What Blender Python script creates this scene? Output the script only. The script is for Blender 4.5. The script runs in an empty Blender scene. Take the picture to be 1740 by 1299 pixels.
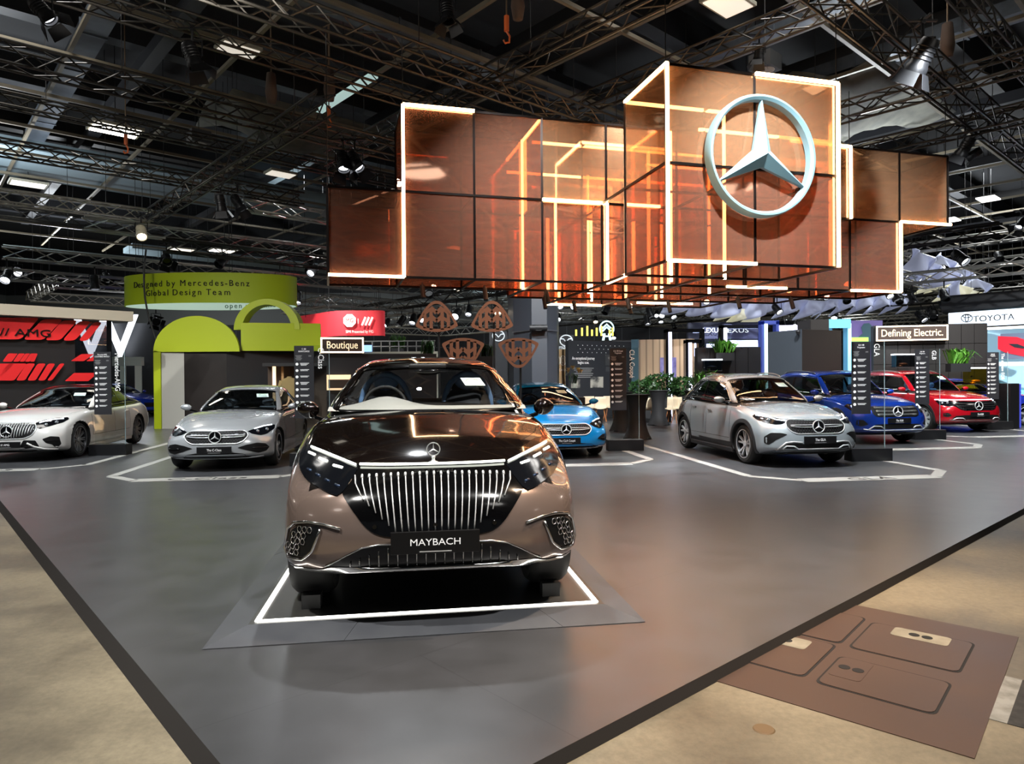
import bpy, bmesh, math, random
from mathutils import Vector, Matrix
from mathutils.bvhtree import BVHTree
PI = math.pi
random.seed(7)
sc = bpy.context.scene
COL = sc.collection

# ---------------------------------------------------------------- camera
F = 1170.0; TH = 0.0075; PITCH = 8.5/1170.0; EYE = Vector((0, 0, 1.57))
def _cam_axes():
    fwd = Vector((0, math.cos(PITCH), -math.sin(PITCH)))
    r0 = Vector((1, 0, 0)); u0 = r0.cross(fwd)
    r = r0*math.cos(TH) - u0*math.sin(TH)
    u = u0*math.cos(TH) + r0*math.sin(TH)
    return r, u, fwd
CR, CU, CF = _cam_axes()
cam_data = bpy.data.cameras.new('camera'); cam = bpy.data.objects.new('camera', cam_data); COL.objects.link(cam)
cam.matrix_world = Matrix(((CR.x, CU.x, -CF.x, EYE.x), (CR.y, CU.y, -CF.y, EYE.y), (CR.z, CU.z, -CF.z, EYE.z), (0, 0, 0, 1)))
cam_data.sensor_fit = 'HORIZONTAL'; cam_data.sensor_width = 36; cam_data.lens = F/1740*36
cam_data.clip_start = 0.05; cam_data.clip_end = 300
sc.camera = cam
def ray(px, py): return (CF + CR*((px-870)/F) + CU*((649.5-py)/F))
def G(px, py, z=0.0):            # where the sight line meets the level z
    d = ray(px, py); k = (z-EYE.z)/d.z; return EYE + d*k
def P(px, py, Y):                # where it meets the depth Y
    d = ray(px, py); return EYE + d*(Y/d.y)
# ---------------------------------------------------------------- world, view
w = bpy.data.worlds.new('hall_air'); sc.world = w; w.use_nodes = True
w.node_tree.nodes['Background'].inputs[0].default_value = (0.55, 0.62, 0.70, 1)
w.node_tree.nodes['Background'].inputs[1].default_value = 0.06
sc.view_settings.view_transform = 'Standard'; sc.view_settings.look = 'None'
sc.view_settings.gamma = 1; sc.view_settings.use_curve_mapping = False
sc.view_settings.exposure = 0.24
cy = sc.cycles
cy.max_bounces = 8; cy.diffuse_bounces = 2; cy.glossy_bounces = 4; cy.transmission_bounces = 4
cy.transparent_max_bounces = 14; cy.caustics_reflective = False; cy.caustics_refractive = False
cy.sample_clamp_indirect = 4.0; cy.use_denoising = True; cy.use_adaptive_sampling = True
# ---------------------------------------------------------------- lamps of the hall and of the stand, plus added fills
LK = 0.42
def area(name, loc, size, power, col=(1, 1, 1), target=None, shape='DISK', sy=None, spread=None):
    L = bpy.data.lights.new(name, 'AREA'); L.shape = shape; L.size = size
    if sy: L.shape = 'RECTANGLE'; L.size_y = sy
    L.energy = power*LK; L.color = col
    if spread: L.spread = spread
    o = bpy.data.objects.new(name, L); COL.objects.link(o); o.location = loc
    if target is not None: o.rotation_euler = (Vector(target)-Vector(loc)).to_track_quat('-Z', 'Y').to_euler()
    return o
COOL = (0.93, 0.97, 1.0); WARM = (1.0, 0.80, 0.60); NEUT = (1.0, 0.97, 0.92)
for lx, ly, tx, ty, pw, c in [
    (-3.0, 1.6, -1.0, 4.6, 260, NEUT), (2.2, 1.2, -0.3, 4.8, 260, NEUT), (-1.5, 9.8, -0.8, 6.5, 200, COOL),
    (-6.5, 8.6, -5.2, 12.5, 420, COOL), (-11, 10.4, -9.8, 14.5, 420, COOL), (0.2, 10.2, 1.0, 14.5, 380, COOL),
    (3.6, 8.6, 5.0, 12.8, 640, COOL), (2.0, 12.6, 4.2, 13.6, 300, COOL), (7.2, 11.2, 8.6, 16.5, 420, COOL), (10.5, 14.0, 12.2, 19.5, 420, COOL),
    (0.5, 18, -1, 24, 600, COOL), (-9, 15, -8.4, 20, 150, NEUT), (-14, 13, -14.5, 18, 420, NEUT), (13, 17, 13.5, 22, 650, NEUT), (3.5, 15.5, 4.6, 23, 650, COOL), (7.5, 16, 8.8, 21, 500, COOL), (9, 25, 10, 31, 1100, COOL), (20, 20, 20, 28, 1000, COOL), (-8, 28, -8.5, 31, 500, NEUT), (-10, 12.5, -9.2, 22, 260, NEUT),
    (3.4, 4.4, 1.6, 5.2, 190, (1.0, .74, .52)), (-5.5, 4.5, -5.5, 6.5, 120, NEUT)]:  # the warm-coloured lamp is added to tint the floor brown
    area('rig_and_fill_lamp', (lx, ly, 7.2), 0.16, pw, c, (tx, ty, 0.4), spread=1.5 if c[2] > .55 else .95)
for gx in (-26, -10, 6, 22):
    for gy in (-6, 14, 32, 50):
        area('hall_lamp', (gx, gy, 11.0), 2.4, {-6: 120, 14: 420, 32: 1500, 50: 1700}[gy], NEUT if gy < 20 else COOL, (gx, gy, 0))
for gx, gy, pw in ((-18, 22, 1300), (-4, 9, 520), (9, 8, 520), (12, 24, 1100), (-26, 40, 1600), (0, 42, 1600), (26, 40, 1600), (-12, 8, 500)):    # added upward fill to brighten ceiling and trusses
    area('ceiling_fill', (gx, gy, 6.9), 2.6, pw*1.5, (1.0, .93, .84) if gy < 15 else (.88, .94, 1.0), (gx, gy, 12))

# ---------------------------------------------------------------- materials
def lin(c):
    if isinstance(c, str):
        c = tuple(int(c[i:i+2], 16)/255 for i in (0, 2, 4))
        c = tuple(x/12.92 if x <= 0.04045 else ((x+0.055)/1.055)**2.4 for x in c)
    return tuple(c)+(1,) if len(c) == 3 else tuple(c)
MT = {}
def pm(name, col='808080', rough=0.5, metal=0.0, coat=0.0, emit=0.0, ecol=None, spec=0.5, flake=0.0):
    if name in MT: return MT[name]
    m = bpy.data.materials.new(name); m.use_nodes = True; b = m.node_tree.nodes['Principled BSDF']
    b.inputs['Base Color'].default_value = lin(col); b.inputs['Roughness'].default_value = rough
    b.inputs['Metallic'].default_value = metal; b.inputs['Coat Weight'].default_value = coat
    b.inputs['Coat Roughness'].default_value = 0.03; b.inputs['Specular IOR Level'].default_value = spec
    if emit:
        b.inputs['Emission Color'].default_value = lin(ecol or col); b.inputs['Emission Strength'].default_value = emit
    MT[name] = m; return m
def nodes_of(m): return m.node_tree.nodes, m.node_tree.links
def noise_mix(name, c1, c2, scale, rough=0.6, rough2=None, bump=0.0, metal=0, coat=0, detail=6, ramp=(0.35, 0.65), obj=True, stretch=None, spec=0.5):
    if name in MT: return MT[name]
    m = pm(name, c1, rough, metal, coat, spec=spec); n, l = nodes_of(m); b = n['Principled BSDF']
    tc = n.new('ShaderNodeTexCoord'); nz = n.new('ShaderNodeTexNoise'); nz.inputs['Scale'].default_value = scale; nz.inputs['Detail'].default_value = detail
    src = tc.outputs['Object']
    if stretch:
        mp = n.new('ShaderNodeMapping'); mp.inputs['Scale'].default_value = stretch; l.new(src, mp.inputs[0]); src = mp.outputs[0]
    l.new(src, nz.inputs['Vector'])
    r = n.new('ShaderNodeValToRGB'); r.color_ramp.elements[0].position = ramp[0]; r.color_ramp.elements[1].position = ramp[1]
    r.color_ramp.elements[0].color = lin(c1); r.color_ramp.elements[1].color = lin(c2)
    l.new(nz.outputs['Fac'], r.inputs[0]); l.new(r.outputs[0], b.inputs['Base Color'])
    if rough2 is not None:
        mr = n.new('ShaderNodeMapRange'); mr.inputs['To Min'].default_value = rough; mr.inputs['To Max'].default_value = rough2
        l.new(nz.outputs['Fac'], mr.inputs[0]); l.new(mr.outputs[0], b.inputs['Roughness'])
    if bump:
        bp = n.new('ShaderNodeBump'); bp.inputs['Strength'].default_value = bump; bp.inputs['Distance'].default_value = 0.01
        l.new(nz.outputs['Fac'], bp.inputs['Height']); l.new(bp.outputs[0], b.inputs['Normal'])
    return m
def glassy(name, tint, refl=(1, 1, 1), rough=0.0, f0=0.06, extra=0.0, body=None, bodyw=0.0):
    """thin sheet: see-through with a tint, mirror-like at a glance"""
    if name in MT: return MT[name]
    m = bpy.data.materials.new(name); m.use_nodes = True; n, l = nodes_of(m); n.remove(n['Principled BSDF'])
    out = n['Material Output']; t = n.new('ShaderNodeBsdfTransparent'); t.inputs[0].default_value = lin(tint)
    g = n.new('ShaderNodeBsdfGlossy'); g.inputs[0].default_value = lin(refl); g.inputs['Roughness'].default_value = rough
    lw = n.new('ShaderNodeLayerWeight'); lw.inputs['Blend'].default_value = 0.5
    mp = n.new('ShaderNodeMath'); mp.operation = 'POWER'; mp.inputs[1].default_value = 4.0; l.new(lw.outputs['Facing'], mp.inputs[0])
    mr = n.new('ShaderNodeMapRange'); mr.inputs['To Min'].default_value = f0; mr.inputs['To Max'].default_value = min(1, 0.75+extra); l.new(mp.outputs[0], mr.inputs[0])
    mx = n.new('ShaderNodeMixShader'); l.new(mr.outputs[0], mx.inputs[0]); l.new(t.outputs[0], mx.inputs[1]); l.new(g.outputs[0], mx.inputs[2])
    last = mx.outputs[0]
    if bodyw:
        d = n.new('ShaderNodeBsdfDiffuse'); d.inputs[0].default_value = lin(body); m2 = n.new('ShaderNodeMixShader'); m2.inputs[0].default_value = bodyw
        tr = n.new('ShaderNodeBsdfTranslucent'); tr.inputs[0].default_value = lin(body); m3 = n.new('ShaderNodeMixShader'); m3.inputs[0].default_value = 0.5
        l.new(d.outputs[0], m3.inputs[1]); l.new(tr.outputs[0], m3.inputs[2])
        l.new(last, m2.inputs[1]); l.new(m3.outputs[0], m2.inputs[2]); last = m2.outputs[0]
    l.new(last, out.inputs[0]); MT[name] = m; return m

BLACK = pm('matte_black', '121214', 0.6); GLOSSB = pm('gloss_black', '060607', 0.12, coat=0.5)
CHROME = pm('chrome', 'dedede', 0.14, 1.0); CHB = pm('chrome_bright', 'e6e8ea', 0.30, 0.55, coat=.5); SATIN = pm('satin_metal', '9a9a9a', 0.3, 1.0)
DKMET = pm('dark_steel', '2a2a2c', 0.4, 0.8); TRUSS = pm('black_truss', '35332f', 0.38, 0.7); TRUSSL = pm('alloy_truss', 'b9b7b0', 0.32, 0.85)
WHITE = pm('white_paint', 'e6e6e4', 0.5); RUBBER = pm('rubber', '151515', 0.7)
LEDW = pm('led_white', 'ffffff', 0.5, emit=9.0, ecol='f4f8ff'); LEDWARM = pm('led_warm', 'ffd9a0', 0.5, emit=15.0, ecol=(1.0, 0.62, 0.32))
# ---------------------------------------------------------------- naming
def tag(o, label=None, cat=None, group=None, kind=None):
    if label: o['label'] = label
    if cat: o['category'] = cat
    if group: o['group'] = group
    if kind: o['kind'] = kind
    return o
def empty(name, loc=(0, 0, 0), rz=0.0, label=None, cat=None, group=None):
    o = bpy.data.objects.new(name, None); COL.objects.link(o); o.location = loc; o.rotation_euler = (0, 0, rz); o.empty_display_size = 0.1
    return tag(o, label, cat, group)
def copy_tree(o, parent=None):
    c = o.copy(); COL.objects.link(c); c.parent = parent
    for ch in list(o.children): copy_tree(ch, c)
    return c
# ---------------------------------------------------------------- mesh collector
class MB:
    def __init__(s): s.v = []; s.f = []; s.m = []; s.mi = 0
    def add(s, vs, fs):
        k = len(s.v); s.v += [tuple(p) for p in vs]; s.f += [tuple(i+k for i in f) for f in fs]; s.m += [s.mi]*len(fs); return s
    def box(s, c, d, rz=0.0, M=None):
        x, y, z = (q/2 for q in d); co, si = math.cos(rz), math.sin(rz); vs = []
        for a in (-x, x):
            for b in (-y, y):
                for e in (-z, z):
                    p = Vector((a*co-b*si, a*si+b*co, e)); p = (M @ p) if M else p; vs.append(p+Vector(c))
        return s.add(vs, [(0, 1, 3, 2), (4, 6, 7, 5), (0, 4, 5, 1), (2, 3, 7, 6), (0, 2, 6, 4), (1, 5, 7, 3)])
    def bar(s, p, q, w, h=None, up=(0, 0, 1)):
        p, q = Vector(p), Vector(q); h = h or w; d = (q-p)
        if d.length < 1e-6: return s
        d.normalize(); up = Vector(up)
        if abs(d.dot(up)) > 0.98: up = Vector((1, 0, 0))
        a = d.cross(up).normalized(); b = a.cross(d)
        vs = [e + a*i*w/2 + b*j*h/2 for e in (p, q) for i, j in ((-1, -1), (1, -1), (1, 1), (-1, 1))]
        return s.add(vs, [(3, 2, 1, 0), (4, 5, 6, 7), (0, 1, 5, 4), (1, 2, 6, 5), (2, 3, 7, 6), (3, 0, 4, 7)])
    def tube(s, pts, r, n=8, closed=False, cap=True):
        pts = [Vector(p) for p in pts]; N = len(pts); rs = r if isinstance(r, (list, tuple)) else [r]*N
        k = len(s.v); prev = None; rings = []
        for i, p in enumerate(pts):
            a = pts[(i-1) % N] if (closed or i > 0) else p; b = pts[(i+1) % N] if (closed or i < N-1) else p
            t = (b-a).normalized() if (b-a).length > 1e-9 else Vector((0, 0, 1))
            if prev is None:
                ref = Vector((0, 0, 1)) if abs(t.z) < 0.9 else Vector((1, 0, 0)); nrm = t.cross(ref).normalized()
            else: nrm = (prev - t*prev.dot(t)).normalized()
            prev = nrm; bn = t.cross(nrm)
            rings.append([p + (nrm*math.cos(2*PI*j/n)+bn*math.sin(2*PI*j/n))*rs[i] for j in range(n)])
        vs = [v for ring in rings for v in ring]; fs = []
        for i in range(N if closed else N-1):
            for j in range(n):
                a = i*n+j; b = i*n+(j+1) % n; c = ((i+1) % N)*n+(j+1) % n; d = ((i+1) % N)*n+j; fs.append((a, b, c, d))
        if cap and not closed: fs += [tuple(range(n-1, -1, -1)), tuple((N-1)*n+j for j in range(n))]
        return s.add(vs, fs)
    def lathe(s, prof, n=24, c=(0, 0, 0), axis='z', closed=False):
        vs = []; m = len(prof)
        for j in range(n):
            a = 2*PI*j/n
            for r, h in prof:
                p = {'z': (r*math.cos(a), r*math.sin(a), h), 'x': (h, r*math.cos(a), r*math.sin(a)), 'y': (r*math.cos(a), h, r*math.sin(a))}[axis]
                vs.append(Vector(p)+Vector(c))
        fs = []
        for j in range(n):
            for i in range(m-1 + (1 if closed else 0)):
                a = j*m+i; b = j*m+(i+1) % m; fs.append((a, b, ((j+1) % n)*m+(i+1) % m, ((j+1) % n)*m+i))
        return s.add(vs, fs)
    def prism(s, pts, vec):          # planar outline (3D points) pushed along vec
        pts = [Vector(p) for p in pts]; n = len(pts); vec = Vector(vec)
        return s.add(pts+[p+vec for p in pts], [tuple(range(n-1, -1, -1)), tuple(range(n, 2*n))]+[(i, (i+1) % n, (i+1) % n+n, i+n) for i in range(n)])
    def grid(s, rows, closed=False):
        m = len(rows[0]); vs = [p for r in rows for p in r]; n = len(rows)
        return s.add(vs, [(i*m+j, i*m+(j+1) % m, ((i+1) % n)*m+(j+1) % m, ((i+1) % n)*m+j) for i in range(n-1) for j in range(m if closed else m-1)])
    def ball(s, c, r, nu=12, nv=8, sq=(1, 1, 1)):
        rows = [[(c[0]+sq[0]*r*math.sin(PI*i/nv)*math.cos(2*PI*j/nu), c[1]+sq[1]*r*math.sin(PI*i/nv)*math.sin(2*PI*j/nu), c[2]+sq[2]*r*math.cos(PI*i/nv)) for j in range(nu)] for i in range(nv+1)]
        return s.grid(rows, True)
    def build(s, name, mat, parent=None, smooth=False, bevel=0.0, sub=0, M=None, angle=None):
        me = bpy.data.meshes.new(name); vs = s.v if M is None else [tuple(M @ Vector(p)) for p in s.v]
        me.from_pydata(vs, [], s.f)
        for mm in (mat if isinstance(mat, (list, tuple)) else [mat]): me.materials.append(mm)
        if any(s.m): me.polygons.foreach_set('material_index', s.m)
        bm = bmesh.new(); bm.from_mesh(me)
        if smooth: bmesh.ops.remove_doubles(bm, verts=bm.verts, dist=1e-5)
        bmesh.ops.recalc_face_normals(bm, faces=bm.faces); bm.to_mesh(me); bm.free()
        if smooth:
            me.polygons.foreach_set('use_smooth', [True]*len(me.polygons))
            if angle: me.set_sharp_from_angle(angle=angle)
        me.update()
        o = bpy.data.objects.new(name, me); COL.objects.link(o); o.parent = parent
        if bevel:
            md = o.modifiers.new('b', 'BEVEL'); md.width = bevel; md.segments = 2; md.limit_method = 'ANGLE'
        if sub:
            md = o.modifiers.new('s', 'SUBSURF'); md.levels = md.render_levels = sub
        return o
def text(name, body, size, mat, parent, M, extr=0.002, sx=1.0, align='CENTER', space=1.0, bold=0.0, serif=False, line=1.0):
    cu = bpy.data.curves.new(name, 'FONT'); cu.body = body; cu.size = size; cu.extrude = extr; cu.align_x = align; cu.align_y = 'CENTER'
    cu.space_character = space; cu.offset = bold; cu.resolution_u = 3; cu.space_line = line
    o = bpy.data.objects.new(name, cu); COL.objects.link(o); dg = bpy.context.evaluated_depsgraph_get()
    me = bpy.data.meshes.new_from_object(o.evaluated_get(dg)); bpy.data.objects.remove(o); bpy.data.curves.remove(cu)
    me.transform(M @ Matrix.Diagonal((sx, 1, 1, 1))); me.materials.clear(); me.materials.append(mat); me.name = name
    t = bpy.data.objects.new(name, me); COL.objects.link(t); t.parent = parent; return t
def frame_M(o, x, y):              # matrix whose local x,y run along the given directions from o
    x = Vector(x).normalized(); y = Vector(y); y = (y - x*y.dot(x)).normalized(); z = x.cross(y)
    return Matrix(((x.x, y.x, z.x, o[0]), (x.y, y.y, z.y, o[1]), (x.z, y.z, z.z, o[2]), (0, 0, 0, 1)))
def cr(pts, x):                    # smooth interpolation through (x, y) points
    if x <= pts[0][0]: return pts[0][1]
    if x >= pts[-1][0]: return pts[-1][1]
    for i in range(len(pts)-1):
        if pts[i][0] <= x <= pts[i+1][0]:
            x0, y0 = pts[i]; x1, y1 = pts[i+1]; h = x1-x0; t = (x-x0)/h
            m0 = (y1-pts[i-1][1])/(x1-pts[i-1][0]) if i > 0 else (y1-y0)/h
            m1 = (pts[i+2][1]-y0)/(pts[i+2][0]-x0) if i < len(pts)-2 else (y1-y0)/h
            return (2*t**3-3*t*t+1)*y0+(t**3-2*t*t+t)*h*m0+(-2*t**3+3*t*t)*y1+(t**3-t*t)*h*m1
def sst(a, b, x):
    t = max(0, min(1, (x-a)/(b-a))); return t*t*(3-2*t)
def smooth_poly(pts, n=6, closed=True):    # Catmull-Rom through 2D/3D points
    pts = [Vector(p) for p in pts]; N = len(pts); out = []
    for i in range(N if closed else N-1):
        p0 = pts[(i-1) % N] if closed or i > 0 else pts[i]; p1 = pts[i]; p2 = pts[(i+1) % N]; p3 = pts[(i+2) % N] if closed or i < N-2 else p2
        for k in range(n):
            t = k/n; out.append(0.5*((2*p1)+(p2-p0)*t+(2*p0-5*p1+4*p2-p3)*t*t+(3*p1-p0-3*p2+p3)*t**3))
    if not closed: out.append(pts[-1])
    return out
def round_poly(pts, r, n=4):       # polygon with rounded corners
    out = []; N = len(pts); pts = [Vector(p) for p in pts]
    for i in range(N):
        p = pts[i]; a = (pts[i-1]-p); b = (pts[(i+1) % N]-p); q = min(r, a.length*0.49, b.length*0.49)
        A = p+a.normalized()*q; B = p+b.normalized()*q
        for k in range(n+1):
            t = k/n; out.append(A*(1-t)**2+p*2*t*(1-t)+B*t*t)
    return out
# ================================================================ floors
U = Vector((math.cos(math.radians(41.6)), math.sin(math.radians(41.6)), 0)); V = Vector((-U.y, U.x, 0))   # the hall's grid
def concrete():
    m = noise_mix('hall_concrete', '584e3a', '84775b', 0.9, 0.35, 0.62, 0.12, ramp=(0.38, 0.62)); n, l = nodes_of(m); b = n['Principled BSDF']
    tc = n.new('ShaderNodeTexCoord'); n2 = n.new('ShaderNodeTexNoise'); n2.inputs['Scale'].default_value = 22; n2.inputs['Detail'].default_value = 12; n2.inputs['Roughness'].default_value = .75; l.new(tc.outputs['Object'], n2.inputs['Vector'])
    n3 = n.new('ShaderNodeTexNoise'); n3.inputs['Scale'].default_value = 2.3; n3.inputs['Detail'].default_value = 10; n3.inputs['Roughness'].default_value = 0.75; l.new(tc.outputs['Object'], n3.inputs['Vector'])
    r3 = n.new('ShaderNodeValToRGB'); r3.color_ramp.elements[0].position = 0.60; r3.color_ramp.elements[0].color = (1, 1, 1, 1); r3.color_ramp.elements[1].position = 0.74; r3.color_ramp.elements[1].color = lin('8c7c66'); l.new(n3.outputs['Fac'], r3.inputs[0])
    mx = n.new('ShaderNodeMix'); mx.data_type = 'RGBA'; mx.blend_type = 'MULTIPLY'; mx.inputs['Factor'].default_value = 0.6
    src = b.inputs['Base Color'].links[0].from_socket; l.new(src, mx.inputs['A']); l.new(r3.outputs[0], mx.inputs['B'])
    mx2 = n.new('ShaderNodeMix'); mx2.data_type = 'RGBA'; mx2.blend_type = 'OVERLAY'; mx2.inputs['Factor'].default_value = 0.6
    l.new(mx.outputs['Result'], mx2.inputs['A']); l.new(n2.outputs['Fac'], mx2.inputs['B']); hs = n.new('ShaderNodeHueSaturation'); hs.inputs['Saturation'].default_value = 0.85
    l.new(mx2.outputs['Result'], hs.inputs['Color']); l.new(hs.outputs[0], b.inputs['Base Color']); return m
f = MB(); f.box((0, 30, -0.15), (150, 120, 0.2)); tag(f.build('floor', concrete()), 'bare polished concrete floor of the exhibition hall', 'floor', kind='structure')

def stage_mat():
    m = noise_mix('stand_flooring', '3a3b3d', '434447', 3.0, 0.27, 0.36, 0.0, spec=0.7); n, l = nodes_of(m); b = n['Principled BSDF']
    tc = n.new('ShaderNodeTexCoord'); mp = n.new('ShaderNodeMapping'); mp.inputs['Rotation'].default_value = (0, 0, -math.radians(41.6)); l.new(tc.outputs['Object'], mp.inputs[0])
    br = n.new('ShaderNodeTexBrick'); br.offset = 0.5; br.inputs['Scale'].default_value = 1.0; br.inputs['Brick Width'].default_value = 2.44; br.inputs['Row Height'].default_value = 1.22
    br.inputs['Mortar Size'].default_value = 0.0025; br.inputs['Color1'].default_value = (1, 1, 1, 1); br.inputs['Color2'].default_value = (0.93, 0.93, 0.93, 1); br.inputs['Mortar'].default_value = (0.55, 0.55, 0.55, 1)
    l.new(mp.outputs[0], br.inputs['Vector']); mx = n.new('ShaderNodeMix'); mx.data_type = 'RGBA'; mx.blend_type = 'MULTIPLY'; mx.inputs['Factor'].default_value = 1
    l.new(b.inputs['Base Color'].links[0].from_socket, mx.inputs['A']); l.new(br.outputs['Color'], mx.inputs['B']); l.new(mx.outputs['Result'], b.inputs['Base Color'])
    nz = n.new('ShaderNodeTexNoise'); nz.inputs['Scale'].default_value = 0.8; nz.inputs['Detail'].default_value = 3; l.new(tc.outputs['Object'], nz.inputs['Vector'])
    bp = n.new('ShaderNodeBump'); bp.inputs['Strength'].default_value = 0.06; bp.inputs['Distance'].default_value = 0.05; l.new(nz.outputs['Fac'], bp.inputs['Height']); l.new(bp.outputs[0], b.inputs['Normal'])
    return m
STAGE = stage_mat()
R1 = G(905, 1299); R2 = G(1740, 752); L1 = G(375, 1299); L2 = G(0, 1000)
# the stand's front corner where both edges meet
def meet(p, d, q, e):
    t = ((q.x-p.x)*e.y-(q.y-p.y)*e.x)/(d.x*e.y-d.y*e.x); return p+d*t
APX = meet(R1, U, L1, V)
stand = empty('display_floor', APX, 0, 'wide dark grey raised floor of the car stand with sloping edge', 'raised floor')
A0 = Vector((0, 0, 0)); A1 = U*42; A2 = U*42+V*34; A3 = V*34
f = MB(); f.prism([A0, A1, A2, A3], (0, 0, -0.05)); f.build('deck', STAGE, stand)
for a, b, nv, ow in ((A0, A1, -V, .03), (A0, A3, -U, .06)):
    f = MB(); o2 = nv*ow; ea = -V*.03-U*.06
    f.add([a, b, b+o2+Vector((0, 0, -0.05)), a+ea+Vector((0, 0, -0.05)), a+Vector((0, 0, -0.05)), b+Vector((0, 0, -0.05))], [(0, 1, 2, 3), (0, 3, 4), (1, 5, 2), (3, 2, 5, 4)])
    f.build('edge_ramp', pm('edge_rubber', '2b2826', 0.4), stand)

# low platform with a light line under the big dark car
YAW = math.radians(8.0)
pc = [G(343, 1105), G(1097, 1058)]
o0 = pc[0]; ex = (pc[1]-pc[0]); wd = ex.length; ex.normalize(); ey = Vector((-ex.y, ex.x, 0)); LG = 6.3
plat = empty('car_platform', o0, 0, 'low dark platform with sloping border and white light line under the two-tone car', 'platform')
def q(a, b, z): return ex*a+ey*b+Vector((0, 0, z))
b_ = 0.21; zt = 0.06
DK = noise_mix('platform_top', '343434', '3d3c3a', 4, 0.32, 0.42)
f = MB(); f.add([q(b_, b_, zt), q(wd-b_, b_, zt), q(wd-b_, LG-b_, zt), q(b_, LG-b_, zt), q(b_, b_, 0.002), q(wd-b_, b_, 0.002), q(wd-b_, LG-b_, 0.002), q(b_, LG-b_, 0.002)],
    [(0, 1, 2, 3), (7, 6, 5, 4), (0, 4, 5, 1), (1, 5, 6, 2), (2, 6, 7, 3), (3, 7, 4, 0)]); f.build('platform_deck', DK, plat)
BM = noise_mix('platform_border', '44464b', '4c4e52', 5, 0.35, 0.45)
cs = [(0, 0), (wd, 0), (wd, LG), (0, LG)]; ci = [(b_, b_), (wd-b_, b_), (wd-b_, LG-b_), (b_, LG-b_)]
for i in range(4):
    j = (i+1) % 4; O0, O1, I0, I1 = Vector(cs[i]), Vector(cs[j]), Vector(ci[i]), Vector(ci[j]); cuts = [0, 0.3, 0.8, 1] if i == 0 else [0, 0.33, 0.66, 1]
    for k in range(3):
        e = 0.0015/wd; s0, s1 = cuts[k]+(e if k else 0), cuts[k+1]-(e if k < 2 else 0)
        a, b = O0.lerp(O1, s0), O0.lerp(O1, s1); d, c = I0.lerp(I1, s0), I0.lerp(I1, s1)
        f = MB(); f.add([q(*a, 0.004), q(*b, 0.004), q(*c, zt), q(*d, zt), q(*c, 0.001), q(*d, 0.001)], [(0, 1, 2, 3), (2, 4, 5, 3), (0, 3, 5), (1, 4, 2), (0, 5, 4, 1)]); f.build('border_ramp', BM, plat)
li = 0.045
k4 = [(b_+li, b_+li), (wd-b_-li, b_+li), (wd-b_-li, LG-b_-li), (b_+li, LG-b_-li)]
for i in range(4):
    f = MB(); f.bar(q(*k4[i], zt+0.003), q(*k4[(i+1) % 4], zt+0.003), 0.030, 0.006); f.build('light_line', pm('platform_led', 'ffffff', 0.5, emit=7, ecol=(1, 0.98, 0.9)), plat)

# painted parking outlines and lettering on the deck
FLW = pm('floor_white', '9c9b96', 0.5)
def outline(name, cx, cy, yaw, w_, l_, word, lab, th=0.16):
    e = empty(name, (cx, cy, 0.002), yaw, lab, 'floor marking', 'white bay outlines around the cars')
    f = MB(); c = 0.55
    pts = [(-w_/2, l_), (-w_/2, c), (-w_/2+c, 0), (w_/2-c, 0), (w_/2, c), (w_/2, l_)]
    for a, b in zip(pts, pts[1:]):
        f.bar((a[0], a[1], 0), (b[0], b[1], 0), th if a[1] != b[1] else .34, 0.003, up=(0, 0, 1))
    f.build('outline', FLW, e)
    if word: text('lettering', word, 0.30, pm('floor_black', '141414', 0.5), e, Matrix.Translation((0, -0.02, 0.003)) @ Matrix.Rotation(0, 4, 'Z'), 0.001, 1.3)
    return e
# steel service cover let into the concrete, with its lids
hz = -0.05
def H(px, py): return G(px, py, hz)
RUST = noise_mix('rusty_steel', '43312a', '503c31', 1.6, 0.38, 0.55, 0.05, metal=0.25, ramp=(0.3, 0.7))
cov = empty('floor_hatch', (0, 0, 0), 0, 'large rust-brown steel service cover set in the concrete floor', 'hatch')
def slab(pts, z0, z1, name, mat, parent, r=0.0):
    pp = [Vector((p.x, p.y, z1)) for p in pts]
    if r: pp = round_poly(pp, r)
    f = MB(); f.prism(pp, (0, 0, z0-z1)); return f.build(name, mat, parent)
h_or = H(1700, 1289); hx = (H(1732, 1084)-h_or); hy = (H(1172, 1144)-h_or)
HX, HY = hx.normalized(), hy.normalized(); HY = (HY-HX*HY.dot(HX)).normalized(); hw, hl = hx.length, hy.length
h_or = H(1656, 1291)
hx = H(1731, 1084)-h_or; hw = hx.length; HX = hx.normalized(); HY = Vector((-HX.y, HX.x, 0)); hl = (H(1160, 1143)-h_or).dot(HY)
def hp(a, b, z=0): return h_or+HX*a+HY*b+Vector((0, 0, z))
def hl_(a0, b0, a1, b1): return [hp(a0, b0), hp(a1, b0), hp(a1, b1), hp(a0, b1)]
def inv(px, py): v = H(px, py)-h_or; return v.dot(HX), v.dot(HY)
slab(hl_(0, 0, hw, hl+1.0), hz-0.01, hz+0.004, 'cover_plate', RUST, cov)
CONC = noise_mix('hatch_filler', '77705f', '8f8775', 8, 0.6); GAP = pm('gap_black', '0c0a09', 0.8)
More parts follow.
